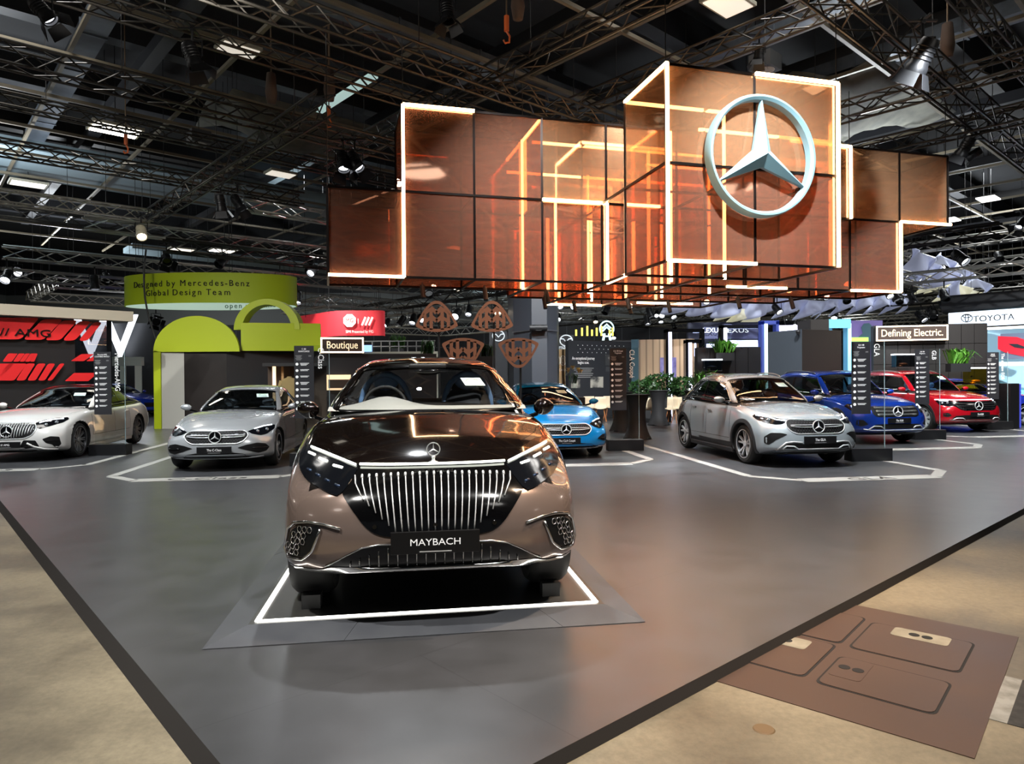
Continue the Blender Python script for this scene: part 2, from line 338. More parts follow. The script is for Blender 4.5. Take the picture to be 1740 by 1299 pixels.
def lid(p1, p2, hand=None, hmat=None):
    (a0, b0), (a1, b1) = inv(*p1), inv(*p2); a0, a1 = sorted((a0, a1)); b0, b1 = sorted((b0, b1)); g = 0.012
    slab([hp(a0-g, b0-g), hp(a1+g, b0-g), hp(a1+g, b1+g), hp(a0-g, b1+g)], hz+0.0035, hz+0.005, 'gap', GAP, cov, 0.05)
    L = slab([hp(a0, b0), hp(a1, b0), hp(a1, b1), hp(a0, b1)], hz+0.0035, hz+0.008, 'lid', RUST, cov, 0.05)
    if hand:
        (c0, d0), (c1, d1) = inv(*hand[0]), inv(*hand[1]); c0, c1 = sorted((c0, c1)); d0, d1 = sorted((d0, d1))
        slab([hp(c0, d0), hp(c1, d0), hp(c1, d1), hp(c0, d1)], hz+0.007, hz+0.0095, 'grip_plate', hmat, L, 0.03)
        cx_, cy_ = (c0+c1)/2, (d0+d1)/2; f = MB()
        for sgn in (-1, 1):
            c = hp(cx_, cy_+sgn*0.035); f.prism([(c.x+0.03*math.cos(t*PI/8), c.y+0.03*math.sin(t*PI/8), hz+0.0096) for t in range(16)], (0, 0, 0.0015))
        f.build('finger_hole', GAP, L)
    return L
lid((1628, 1145), (1485, 1060), ((1610, 1102), (1522, 1068)), CONC)
lid((1586.5, 1216), (1430, 1118), ((1461, 1163), (1433, 1119)), RUST)
lid((1364, 1152), (1278, 1065), ((1366, 1107.6), (1292, 1072)), CONC)
lid((1426, 1095), (1347, 1027), ((1333, 1062), (1323, 1034)), CONC)
cc = H(1298, 1240); f = MB(); f.lathe([(0, 0.004), (0.045, 0.004), (0.05, 0)], 20, (cc.x, cc.y, hz)); tag(f.build('floor_plug', pm('old_brass', '6e583c', 0.6, 0.3)), 'small round brass plug in the concrete beside the service cover', 'floor plug')
tp = [H(1700, 1200), H(1685, 1222), H(1740, 1250), H(1755, 1220)]
TA = H(1708, 1150); TB = H(1678, 1222); td = (TB-TA); tn = Vector((-td.y, td.x, 0)).normalized()
if tn.x < 0: tn = -tn
tape = empty('floor_sticker', (0, 0, 0), 0, 'white-edged black floor patch at the far right of the service cover', 'floor patch')
slab([TA, TB, TB+tn*0.075, TA+tn*0.075], hz, hz+0.003, 'white_edge', noise_mix('worn_white', '8d8b84', '6c6a62', 14, 0.6), tape)
slab([TA+tn*0.075, TB+tn*0.075, TB+tn*1.2, TA+tn*1.2], hz, hz+0.003, 'black_field', noise_mix('worn_black', '0e0e0e', '2a2926', 20, 0.6), tape)
# ================================================================ cars
# car space: x across, y back from the front bumper, z up
def rbox(p, h, r):
    q = Vector((max(-h[0]+r, min(h[0]-r, p.x)), max(-h[1]+r, min(h[1]-r, p.y)), max(-h[2]+r, min(h[2]-r, p.z))))
    d = p-q
    return q+d.normalized()*r if d.length > 1e-9 else p
def box_faces(h, nx, ny, nz, skip=()):
    """welded grid over the faces of a box with half sizes h"""
    vid = {}; vs = []; fs = []
    def V_(i, j, k):
        key = (i, j, k)
        if key not in vid:
            vid[key] = len(vs); vs.append(Vector((-h[0]+2*h[0]*i/nx, -h[1]+2*h[1]*j/ny, -h[2]+2*h[2]*k/nz)))
        return vid[key]
    for i in range(nx):
        for j in range(ny):
            if 'bottom' not in skip: fs.append((V_(i, j, 0), V_(i, j+1, 0), V_(i+1, j+1, 0), V_(i+1, j, 0)))
            if 'top' not in skip: fs.append((V_(i, j, nz), V_(i+1, j, nz), V_(i+1, j+1, nz), V_(i, j+1, nz)))
    for i in range(nx):
        for k in range(nz):
            fs.append((V_(i, 0, k), V_(i+1, 0, k), V_(i+1, 0, k+1), V_(i, 0, k+1)))
            fs.append((V_(i, ny, k), V_(i, ny, k+1), V_(i+1, ny, k+1), V_(i+1, ny, k)))
    for j in range(ny):
        for k in range(nz):
            fs.append((V_(0, j, k), V_(0, j, k+1), V_(0, j+1, k+1), V_(0, j+1, k)))
            fs.append((V_(nx, j, k), V_(nx, j+1, k), V_(nx, j+1, k+1), V_(nx, j, k+1)))
    return vs, fs
class Car:
    def __init__(s, **k):
        d = dict(W=1.83, L=4.7, FO=0.9, WB=2.8, top=[(0, .80), (.5, .93), (1.25, 1.05), (2.6, 1.08), (4.0, 1.08), (4.7, 1.0)], bot=[(0, .26), (.5, .2), (4.2, .2), (4.7, .34)],
                 crown=.06, side=[(0, .97), (.15, .99), (.42, 1), (.62, .995), (.85, .965), (1, .93)], pf=.09, yf=.9, pr=.09, k=.34, kp=3.0, face=[(0, .04), (.12, .0), (.5, .0), (.8, .05), (1, .14)],
                 rr=.085, arch=.375, wr=.335, ww=.235, yc0=1.32, yr0=2.05, yr1=3.4, yc1=4.25, roof=[(1.9, 1.40), (2.7, 1.44), (3.5, 1.40)], tumble=.70, belt=.90, gr=.11, ws=.20, clad=None, res=1)
        d.update(k); s.__dict__.update(d); s.root = None
    # -- lower body
    def S(s, p):
        Hb = .8; h = (s.W/2, s.L/2, Hb/2); q = rbox(p, h, s.rr); u = q.x/(s.W/2); y = q.y+s.L/2; t = (q.z+Hb/2)/Hb
        zb = cr(s.bot, y); zt = cr(s.top, y); z = zb+t*(zt-zb) - s.crown*u*u*t*t
        pl = 1.0
        if y < s.yf: pl -= s.pf*(1-y/s.yf)**2
        if y > s.L-s.yf: pl -= s.pr*(1-(s.L-y)/s.yf)**2
        wx = u*s.W/2*cr(s.side, t)*pl
        for ya in (s.FO, s.FO+s.WB): wx *= 1+.018*math.exp(-((y-ya)/.42)**2)*sst(.95, .5, t)
        kf = 1-sst(0, 1.5, y); kr = sst(s.L-1.3, s.L, y)
        y2 = y+(cr(s.face, t)+s.k*abs(u)**s.kp)*kf - (.24*abs(u)**3+cr([(0, .10), (.2, 0), (.6, 0.02), (1, .10)], t))*kr
        return Vector((wx, y2, z))
    def body(s, paint, dark, two=None):
        Hb = .8; n = s.res; vs, fs = box_faces((s.W/2, s.L/2, Hb/2), 36*n, 96*n, 22*n)
        b = MB(); b.add([s.S(p) for p in vs], fs); me_o = b.build('bodywork', [paint, dark], s.root, smooth=True)
        bm = bmesh.new(); bm.from_mesh(me_o.data); s.bvh = BVHTree.FromBMesh(bm); bm.free()
        # wheel arches
        c = MB()
        for ya in (s.FO, s.FO+s.WB):
            for sg in (-1, 1):
                c.tube([(sg*s.W*.27, ya, s.wr), (sg*s.W*.62, ya, s.wr)], s.arch, 40)
        cu = c.build('cutter', dark, s.root); md = me_o.modifiers.new('a', 'BOOLEAN'); md.object = cu; md.operation = 'DIFFERENCE'; md.solver = 'EXACT'
        dg = bpy.context.evaluated_depsgraph_get(); nm = bpy.data.meshes.new_from_object(me_o.evaluated_get(dg)); me_o.modifiers.clear(); me_o.data = nm
        bpy.data.objects.remove(cu); nm.materials.clear(); nm.materials.append(paint); nm.materials.append(dark)
        if s.clad: nm.materials.append(s.clad)
        for p in nm.polygons:
            x, y, z = p.center; mi = 0
            for ya in (s.FO, s.FO+s.WB):
                if math.hypot(y-ya, z-s.wr) < s.arch+.006: mi = 1
            if s.clad and z < .33 and mi == 0 and y > .5: mi = 2
            if z < cr(s.bot, y)+.02 and p.normal.z < -.5: mi = 1
            zt = cr(s.top, y)
            if s.yc0-.02 < y < s.yc1 and p.normal.z > .6 and z > zt-.13 and abs(x) < s.W/2*s.belt*.97: mi = 1
            p.material_index = mi
        nm.polygons.foreach_set('use_smooth', [True]*len(nm.polygons)); nm.set_sharp_from_angle(angle=math.radians(38)); nm.name = 'bodywork'
        s.body_o = me_o
        if s.clad:
            for ya in (s.FO, s.FO+s.WB):
                for sg, md in ((-1, 'left'), (1, 'right')):
                    rows = []
                    for i in range(33):
                        a = math.radians(-22+224*i/32); row = []
                        for j in range(5):
                            r = s.arch-.004+.066*j/4; yy, zz = ya+r*math.cos(a), max(cr(s.bot, ya)+.03, s.wr+r*math.sin(a)); h, n = s.proj((yy, zz), md); row.append(h)
                        rows.append(row)
                    s.skin('wheel_arch_trim', rows, s.clad, .012, .02)
        return me_o
    # -- glass house: box (a across, b along, c up) in -1..1, 0..1, 0..1
    def T(s, a, b, c):
        h = (.8, 1.3, .25); r = s.gr
        p = rbox(Vector((a*h[0], (b*2-1)*h[1], (c*2-1)*h[2])), h, r) if c > 0 else Vector((a*h[0]*1.0, (b*2-1)*(h[1]), -h[2]))
        if c <= 0:
            hh = Vector((a*h[0], (b*2-1)*h[1], 0)); p = rbox(hh, (h[0], h[1], 1), r); p.z = -h[2]
        u = p.x/h[0]; v = (p.y/h[1]+1)/2; t = (p.z/h[2]+1)/2
        yf = s.yc0+(s.yr0-s.yc0)*t**1.15; yr = s.yc1+(s.yr1-s.yc1)*t
        y = yf+(yr-yf)*v
        w0 = s.W/2*s.belt*(1-.05*(1-v)**2*2-.10*v**3); w1 = s.W/2*s.tumble*(1-.03*(1-v)**2-.12*v**3)
        x = u*(w0+(w1-w0)*t**1.2)
        zb = cr(s.top, y)-.07; zr = cr(s.roof, y)-.045*u*u*t
        y += s.ws*u*u*(1-v)**2*(1-.3*t) - .12*u*u*v**4
        return Vector((x, y, zb+(zr-zb)*t))
    def hull(s, glass):
        vs, fs = box_faces((1, .5, .5), 24, 40, 12, skip=('bottom',))
        b = MB(); b.add([s.T(p.x, p.y+.5, p.z+.5) for p in vs], fs); o = b.build('window_glass', glass, s.root, smooth=True)
        bm = bmesh.new(); bm.from_mesh(o.data); s.gbvh = BVHTree.FromBMesh(bm); bm.free(); s.glass_o = o; return o
    def shell(s, name, fn, nu, nv, mat, off=.008, skirt=.02, parent=None):
        """thick painted skin: fn(i,j in 0..1) -> glass house point"""
        rows = [[fn(i/nu, j/nv) for j in range(nv+1)] for i in range(nu+1)]; return s.skin(name, rows, mat, off, skirt, parent)
    def skin(s, name, rows, mat, off, skirt, parent=None):
        nu, nv = len(rows), len(rows[0]); C0 = Vector((0, s.L*.5, .6)); N = []
        for i in range(nu):
            N.append([])
            for j in range(nv):
                a = rows[min(i+1, nu-1)][j]-rows[max(i-1, 0)][j]; b = rows[i][min(j+1, nv-1)]-rows[i][max(j-1, 0)]
                n = a.cross(b); n = n.normalized() if n.length > 1e-12 else Vector((0, 0, 1))
                if n.dot(rows[i][j]-C0) < 0: n = -n
                N[-1].append(n)
        out = [[rows[i][j]+N[i][j]*off for j in range(nv)] for i in range(nu)]
        b = MB(); b.grid(out); edge = [(i, 0) for i in range(nu)]+[(nu-1, j) for j in range(1, nv)]+[(i, nv-1) for i in range(nu-2, -1, -1)]+[(0, j) for j in range(nv-2, 0, -1)]
        r2 = [[out[i][j] for i, j in edge], [out[i][j]-N[i][j]*skirt for i, j in edge]]; b.grid(r2, True)
        o = b.build(name, mat, parent or s.root, smooth=True, angle=math.radians(50)); return o
    # -- projection of flat outlines onto the shell
    def proj(s, p, mode, bvh=None):
        bvh = bvh or s.bvh
        if mode == 'front': o, d = Vector((p[0], -3, p[1])), Vector((0, 1, 0))
        elif mode == 'top': o, d = Vector((p[0], p[1], 4)), Vector((0, 0, -1))
        elif mode == 'left': o, d = Vector((-4, p[0], p[1])), Vector((1, 0, 0))
        else: o, d = Vector((4, p[0], p[1])), Vector((-1, 0, 0))
        h = bvh.ray_cast(o, d); k = 0
        while h[0] is None and mode == 'front' and k < 16:
            o.x *= .985; o.z += (.6-o.z)*.01; k += 1; h = bvh.ray_cast(o, d)
        if h[0] is None:
            h = bvh.find_nearest(o+d*(3 if mode != 'front' else 3.3)); return h[0], h[1]
        n = h[1] if h[1].dot(d) < 0 else -h[1]
        return h[0], n
    def patch(s, name, pts, mode, mat, off=.006, skirt=.02, step=.05, parent=None, bvh=None, mirror=False):
        objs = []
        for sg in ((1, -1) if mirror else (1,)):
            pp = [(p[0]*(sg if mode in ('front', 'top') else 1), p[1]) for p in pts]; md = mode
            if mirror and mode in ('left', 'right'): md = 'right' if sg > 0 else 'left'
            bm = bmesh.new(); vs = [bm.verts.new((p[0], p[1], 0)) for p in pp]; bm.faces.new(vs)
            for ax in (0, 1):
                lo, hi = min(p[ax] for p in pp), max(p[ax] for p in pp); k = math.floor(lo/step)+1
                while k*step < hi:
                    no = (1, 0, 0) if ax == 0 else (0, 1, 0); co = (k*step, 0, 0) if ax == 0 else (0, k*step, 0)
                    bmesh.ops.bisect_plane(bm, geom=bm.verts[:]+bm.edges[:]+bm.faces[:], plane_co=co, plane_no=no, dist=1e-6); k += 1
            nrm = {}
            for v in bm.verts:
                h, n = s.proj((v.co.x, v.co.y), md, bvh); nrm[v.index] = n; v.co = h
            bm.verts.index_update(); bm.normal_update()
            C0 = Vector((0, s.L*.5, .6)); acc = sum((f.normal.dot(f.calc_center_median()-C0) for f in bm.faces))
            if acc < 0: bmesh.ops.reverse_faces(bm, faces=bm.faces[:])
            bm.normal_update()
            for v in bm.verts: nrm[v] = v.normal.copy()
            for v in bm.verts: v.co += nrm[v]*off
            be = [e for e in bm.edges if e.is_boundary]; r = bmesh.ops.extrude_edge_only(bm, edges=be)
            for v in [g for g in r['geom'] if isinstance(g, bmesh.types.BMVert)]:
                h = s.bvh if bvh is None else bvh; c, n, _, _ = h.find_nearest(v.co); v.co = c + (v.co-c)*0 - (v.co-c).normalized()*(skirt) if (v.co-c).length > 1e-7 else v.co
            me = bpy.data.meshes.new(name); bmesh.ops.recalc_face_normals(bm, faces=bm.faces); bm.to_mesh(me); bm.free(); me.materials.append(mat)
            me.polygons.foreach_set('use_smooth', [True]*len(me.polygons)); me.set_sharp_from_angle(angle=math.radians(45))
            o = bpy.data.objects.new(name, me); COL.objects.link(o); o.parent = parent or s.root; objs.append(o)
        return objs
    def line(s, name, pts, mode, r, mat, off=0.0, n=8, mirror=False, parent=None, bvh=None, step=.04, closed=False, into=None, sides=8):
        objs = []
        for sg in ((1, -1) if mirror else (1,)):
            md = mode
            if mirror and mode in ('left', 'right'): md = 'right' if sg > 0 else 'left'
            pp = [Vector((p[0]*(sg if mode in ('front', 'top') else 1), p[1])) for p in pts]
            if closed: pp.append(pp[0])
            q = []
            for a, b in zip(pp, pp[1:]):
                k = max(1, int((b-a).length/step)); q += [a.lerp(b, i/k) for i in range(k)]
            if not closed: q.append(pp[-1])
            P3 = []
            for p in q:
                h, nn = s.proj(p, md, bvh); P3.append(h+nn*off)
            b = into if into is not None else MB(); b.tube(P3, r, sides, closed=closed)
            if into is None: objs.append(b.build(name, mat, parent or s.root, smooth=True))
        return objs
def wheel_parts(car, style, rimc, spoke, n=5, cap=True):
    R = car.wr; Wd = car.ww; rr = R*.72 if style != 'big' else R*.76
    w = empty('wheel', (0, 0, 0)); b = MB()     # axis along x, outer face at +x
    prof = [(rr, -Wd/2+.01), (rr+.02, -Wd/2), (R-.035, -Wd/2), (R-.008, -Wd/2+.03), (R, -Wd/2+.06), (R, Wd/2-.06), (R-.008, Wd/2-.03), (R-.035, Wd/2), (rr+.02, Wd/2), (rr, Wd/2-.01)]
    b.lathe(prof, 44, axis='x', closed=True)
    for k in range(3):
        x = -Wd/2+.07+k*(Wd-.14)/2
    b.build('tyre', RUBBER, w, smooth=True, angle=math.radians(30))
    b = MB(); b.lathe([(rr, -Wd/2+.01), (rr+.004, Wd/2-.004), (rr-.012, Wd/2), (rr-.02, Wd/2-.02), (rr-.03, 0), (rr-.03, -Wd/2+.01)], 44, axis='x', closed=True); b.build('rim', DKMET, w, smooth=True, angle=math.radians(40))
    b = MB(); b.lathe([(0, .02), (.16, .02), (.17, .01), (.17, -.01), (0, -.01)], 28, axis='x'); b.build('brake_disc', SATIN, w)
    b = MB(); xo = Wd/2-.022
    def spk(a, w0, w1, x0, x1, tw=0):
        ca, sa = math.cos(a), math.sin(a); cb, sb = math.cos(a+tw), math.sin(a+tw); r0, r1 = .035, rr-.012
        def pt(r, off, x, c, s_): return (x, r*c-off*s_, r*s_+off*c)
        vs = [pt(r0, -w0, x0, ca, sa), pt(r0, w0, x0, ca, sa), pt(r1, w1, x1, cb, sb), pt(r1, -w1, x1, cb, sb)]
        vs += [(v[0]-.035, v[1], v[2]) for v in vs]; b.add(vs, [(0, 1, 2, 3), (7, 6, 5, 4), (0, 4, 5, 1), (1, 5, 6, 2), (2, 6, 7, 3), (3, 7, 4, 0)])
    for i in range(n):
        a = 2*PI*i/n+PI/2
        if spoke == 'double':
            for d in (-.17, .17): spk(a+d*.4, .018, .014, xo-.02, xo, d*.9)
        elif spoke == 'star': spk(a, .035, .022, xo-.02, xo)
        elif spoke == 'y':
            for d in (-1, 1): spk(a+d*.06, .012, .010, xo-.02, xo, d*.16)
        elif spoke == 'wide': spk(a-.05, .03, .036, xo-.01, xo, .1)
    b.lathe([(0, xo), (.045, xo), (.06, xo-.012), (.062, xo-.05)], 20, axis='x')
    f2 = MB(); f2.lathe([(rr, Wd/2-.006), (rr+.006, Wd/2+.001), (rr-.006, Wd/2+.002), (rr-.014, Wd/2-.008)], 44, axis='x', closed=True); f2.build('rim_lip', rimc, w, smooth=True)
    b.build('spokes', rimc, w, smooth=True, angle=math.radians(30))
    return w
def put_wheels(car, w):
    first = True
    for ya in (car.FO, car.FO+car.WB):
        for sg in (-1, 1):
            c = w if first else copy_tree(w); first = False
            c.parent = car.root; c.location = (sg*(car.W/2-car.ww/2-.022), ya, car.wr); c.rotation_euler = (0, 0, 0 if sg > 0 else PI)
def star_badge(car, name, x, z, r, mat, dark, off=.03, mode='front', parent=None, depth=.02, yoff=None):
    """round badge with the three-pointed star, standing on the nose"""
    h, n = car.proj((x, z), mode); y0 = h.y-off if yoff is None else yoff
    root = empty(name); root.parent = parent or car.root
    M = frame_M((x, y0, z), (1, 0, 0), (0, 0.10, 1))
    b = MB(); b.lathe([(0, .0), (r*.9, .0), (r*.9, -depth), (0, -depth)], 28); b.build('badge_disc', dark, root, M=M, smooth=True, angle=.5)
    b = MB(); rp = [(r*.86, .002), (r*.90, .008), (r*.97, .008), (r, .002), (r, -.01), (r*.86, -.01)]; b.lathe(rp, 36, closed=True); b.build('badge_ring', mat, root, M=M, smooth=True)
    b = MB(); star_mesh(b, r*.9, .010); b.build('badge_star', mat, root, M=M); return root
def star_mesh(b, R, hgt, core=.16, back=0.0):
    pts = []
    for k in range(3):
        a = PI/2+k*2*PI/3; pts.append((R*math.cos(a), R*math.sin(a))); a2 = a+PI/3; pts.append((R*core*math.cos(a2), R*core*math.sin(a2)))
    vs = [(0, 0, hgt)]+[(x, y, 0) for x, y in pts]; fs = [(0, 1+i, 1+(i+1) % 6) for i in range(6)]
    if back: vs += [(x, y, -back) for x, y in pts]; fs += [(1+i, 7+i, 7+(i+1) % 6, 1+(i+1) % 6) for i in range(6)]+[tuple(range(12, 6, -1))]
    b.add(vs, fs)
def mirrors(car, mat, x, y, z, sx=.12, sy=.10, sz=.085):
    for sg in (-1, 1):
        m = empty('door_mirror'); m.parent = car.root; b = MB()
        rows = []
        for i in range(9):
            t = i/8; e = math.sin(PI*min(max(t, .04), .96))**.45
            rows.append([(sg*(x-sx+2*sx*t), y+.02*(t*4)**1.2*.3+sy*.8*e*math.cos(a), z+.01*t+sz*e*(1-.15*t)*math.sin(a)) for a in [2*PI*j/14 for j in range(14)]])
        b.grid(rows, True); b.build('mirror_housing', mat, m, smooth=True)
        b = MB(); b.bar((sg*(x-sx*.6), y+.02, z-sz*.7), (sg*(x-sx-.10), y+.05, z-sz*1.3), .05, .035); b.build('mirror_arm', GLOSSB, m, bevel=.008)
        b = MB(); b.lathe([(0, 0), (sz*.8, 0)], 16, axis='y'); b.build('mirror_glass', CHROME, m, M=Matrix.Translation((sg*x, y+sy*.83, z)) @ Matrix.Diagonal((1.25, 1, .9, 1)))
def seats(car, mat, mat2, y, zb, xs=(-.38, .38), hw=.24, hz=.52):
    for x in xs:
        s = empty('front_seat'); s.parent = car.root; b = MB()
        rows = []
        for i in range(10):
            t = i/9; w_ = hw*(1-.18*t**3)*(1 if t < .93 else .8); d_ = .10*(1-.25*t)
            rows.append([(x+w_*math.copysign(abs(math.cos(a))**.6, math.cos(a)), y+.28*t+d_*math.copysign(abs(math.sin(a))**.6, math.sin(a)), zb+hz*t) for a in [2*PI*j/16 for j in range(16)]])
        b.grid(rows, True); b.add(rows[-1], [tuple(range(16))]); b.build('seat_back', mat, s, smooth=True)
        b = MB(); yy = y+.28; b.ball((x, yy, zb+hz+.10), .13, 12, 8, (1.0, .45, .75)); b.build('headrest', mat2, s, smooth=True)
def steering(car, x, y, z, mat=None):
    b = MB(); rr = .185; b.tube([(rr*math.cos(t*PI/12), rr*math.sin(t*PI/12), 0) for t in range(24)], .016, 8, closed=True); b.box((0, 0, -.02), (.12, .1, .04)); b.bar((-.18, 0, 0), (.18, 0, 0), .02); b.bar((0, 0, 0), (0, -.18, 0), .02)
    b.build('steering_wheel', mat or BLACK, car.root, M=Matrix.Translation((x, y, z)) @ Matrix.Rotation(math.radians(65), 4, 'X'), smooth=True)
def plate(car, x, z, w_, h_, words, off=.03, lab=None, y=None, sub=True):
    h, n = car.proj((x, z), 'front'); y0 = (h.y-off) if y is None else y
    b = MB(); b.box((x, y0, z), (w_, .014, h_)); p = b.build('number_plate', pm('plate_black', '0d0d0f', 0.35), car.root, bevel=.004)
    tag(p, lab or 'black show plate with white lettering')
    M = frame_M((x, y0-.008, z), (1, 0, 0), (0, 0, 1))
    text('plate_lettering', words, h_*.42 if words == 'MAYBACH' else h_*.5, pm('plate_white', 'f2f2f2', 0.5, emit=.15), p, M, .0008, 1.15 if words == 'MAYBACH' else .82)
    if sub:
        b = MB(); b.box((x, y0-.0085, z-h_*.40), (w_*.36, .002, h_*.045)); b.build('plate_small_line', pm('plate_grey', 'a9a9a9', 0.5), p)
    return p
def price_sheet(car, a, c, w_=.2, h_=.15, tint='dfeee2'):
    p0 = car.T(a-.1, 0, c-.17); p1 = car.T(a+.1, 0, c-.17); p2 = car.T(a-.1, 0, c+.17)
    o = car.T(a, 0, c); X = (p1-p0); Y = (p2-p0); n = X.cross(Y).normalized(); n = n if n.y < 0 else -n
    M = frame_M(o+n*.012, X, Y); b = MB(); b.box((0, 0, 0), (w_, h_, .002)); s = b.build('windscreen_sheet', pm('sheet_paper'+tint, tint, 0.6), car.root, M=M); tag(s, 'pale printed sheet on the windscreen')
    b = MB()
    for k in range(5): b.box((0, -h_*.35+k*h_*.1, .0015), (w_*.7, h_*.03, .001))
    b.build('sheet_print', pm('sheet_ink', '7e9c96', 0.6), s, M=M)
    b = MB(); b.tube([(w_*.28*math.cos(t*PI/8), h_*.12+h_*.25*math.sin(t*PI/8), .0015) for t in range(9)], .004, 5); b.build('sheet_arc', pm('sheet_arc', '8fb87a', 0.6), s, M=M)
def greenhouse(car, paint, glass, pillar_t=.10, c_pillar=.86, roof_mat=None, chrome=CHROME, bpill=.52, rails=None):
    car.hull(glass)
    T = car.T
    def roof(i, j):      # i along, j across the roof and over both edges
        b = .012+i*.976
        q = j*2-1; a = max(-1, min(1, q*1.14)); c = 1.0 if abs(q) <= 1/1.14 else 1-(abs(q)-1/1.14)/(1-1/1.14)*.20
        return T(a, b, c)
    car.shell('roof', roof, 30, 30, roof_mat or paint, .006, .02)
    for sg in (-1, 1):
        def ap(i, j, sg=sg):
            c = 0.02+i*.93; q = j
            wf = .07; wsd = .045
            return T(sg*(1-wf*(1-q*2)), 0, c) if q < .5 else T(sg, wsd*(q*2-1), c)
        car.shell('front_pillar', ap, 16, 8, paint, .007, .02)
        def cp(i, j, sg=sg):
            c = .02+i*.86; b0 = c_pillar+(1-c_pillar)*.0+(.04*(1-c)); return T(sg, b0+(1-b0)*j, c)
        car.shell('rear_pillar', cp, 10, 8, paint, .007, .02)
        def bp(i, j, sg=sg):
            c = .03+i*.82; return T(sg, bpill-.018+.036*j+.02*c, c)
        car.shell('door_pillar', bp, 8, 2, GLOSSB, .004, .01)
        pts = [T(sg, .03+.9*k/24*(c_pillar/.9), .86)+Vector((sg*.004, 0, .0)) for k in range(25)]
        pts = [T(sg, .05, .02+.84*k/6) for k in range(6)]+pts+[T(sg, c_pillar+.02*k/5, .86*(1-k/5)+.04*k/5) for k in range(1, 6)]
        b = MB(); b.tube([p+Vector((sg*.008, 0, 0)) for p in pts], .007, 6, cap=True)
        b.tube([T(sg, .03+(c_pillar-.03)*k/20, .13)+Vector((sg*.010, 0, .0)) for k in range(21)], .008, 6)
        b.build('window_trim', chrome, car.root, smooth=True)
        if rails:
            b = MB(); b.tube([T(sg*.93, .10+.78*k/20, 1)+Vector((0, 0, .015+.035*math.sin(PI*k/20)**.4)) for k in range(21)], .014, 8); b.build('roof_rail', rails, car.root, smooth=True)
    def hd(i, j): return T(-.97+1.94*j, 0, .93+.07*i)
    car.shell('windscreen_header', hd, 2, 24, GLOSSB, .004, .01)
    def cw(i, j): return T(-.97+1.94*j, 0, .09+.05*i)
    car.shell('windscreen_cowl', cw, 2, 24, GLOSSB, .004, .01)
def bonnet(car, paint, y0=.16, y1=None, w0=.60, w1=.80, off=.004):
    """raised engine cover following the body skin, from the nose to the windscreen"""
    y1 = y1 or car.yc0+.05; rows = []
    for i in range(31):
        t = i/30; row = []; y = y0+(y1-y0)*t
        for j in range(31):
            u = j/15-1; wv = car.W/2*(w0+(w1-w0)*sst(0, .8, t)); h, n = car.proj((u*wv, y+.10*u*u*(1-t)), 'top'); row.append(h)
        rows.append(row)
    car.skin('bonnet', rows, paint, off, .012)
def doors(car, mat, ys, z0=.30, chrome=None):
    for sg, md in ((-1, 'left'), (1, 'right')):
        b = MB()
        for y in ys:
            zt = cr(car.top, y)-.10; car.line('door_gap', [(y, z0), (y-.01, (z0+zt)/2), (y+.02, zt)], md, .0035, mat, into=b, step=.06, sides=4)
        car.line('x', [(ys[0], z0), (ys[-1]-.05, z0)], md, .0035, mat, into=b, step=.1, sides=4)
        b.build('door_gap_lines', GAP, car.root)
        for y in ys[1:3]:
            h, n = car.proj((y-.16, cr(car.top, y)-.20), md); b = MB(); b.bar((h.x+sg*.02, y-.26, h.z), (h.x+sg*.02, y-.08, h.z+.005), .022, .03); b.build('door_handle', mat, car.root, bevel=.008)
def sills(car, mat):
    for sg in (-1, 1):
        b = MB(); b.box((sg*(car.W/2-.06), car.FO+car.WB/2, .20), (.10, car.WB-2*car.arch-.02, .09)); b.build('side_sill', mat, car.root, bevel=.02)
def place(car, x, y, yaw, z=0.0):
    car.root.location = (x, y, z); car.root.rotation_euler = (0, 0, yaw)
TYRE_DK = pm('arch_liner', '070707', 0.9)
GLASS = glassy('car_glass', (.30, .34, .36), rough=0.0, f0=.07)
GLASSC = glassy('car_glass_clear', (.62, .66, .66), rough=0.0, f0=.05)
GRILLE = pm('grille_black', '060607', 0.6, spec=.25)
LAMPG = pm('lamp_glass_dark', '0a0c10', 0.10, spec=.35); LAMPR = pm('lamp_reflector', 'c9d2d8', 0.15, 0.9)
DRL = pm('lamp_light', 'ffffff', 0.4, emit=6, ecol='eef6ff')

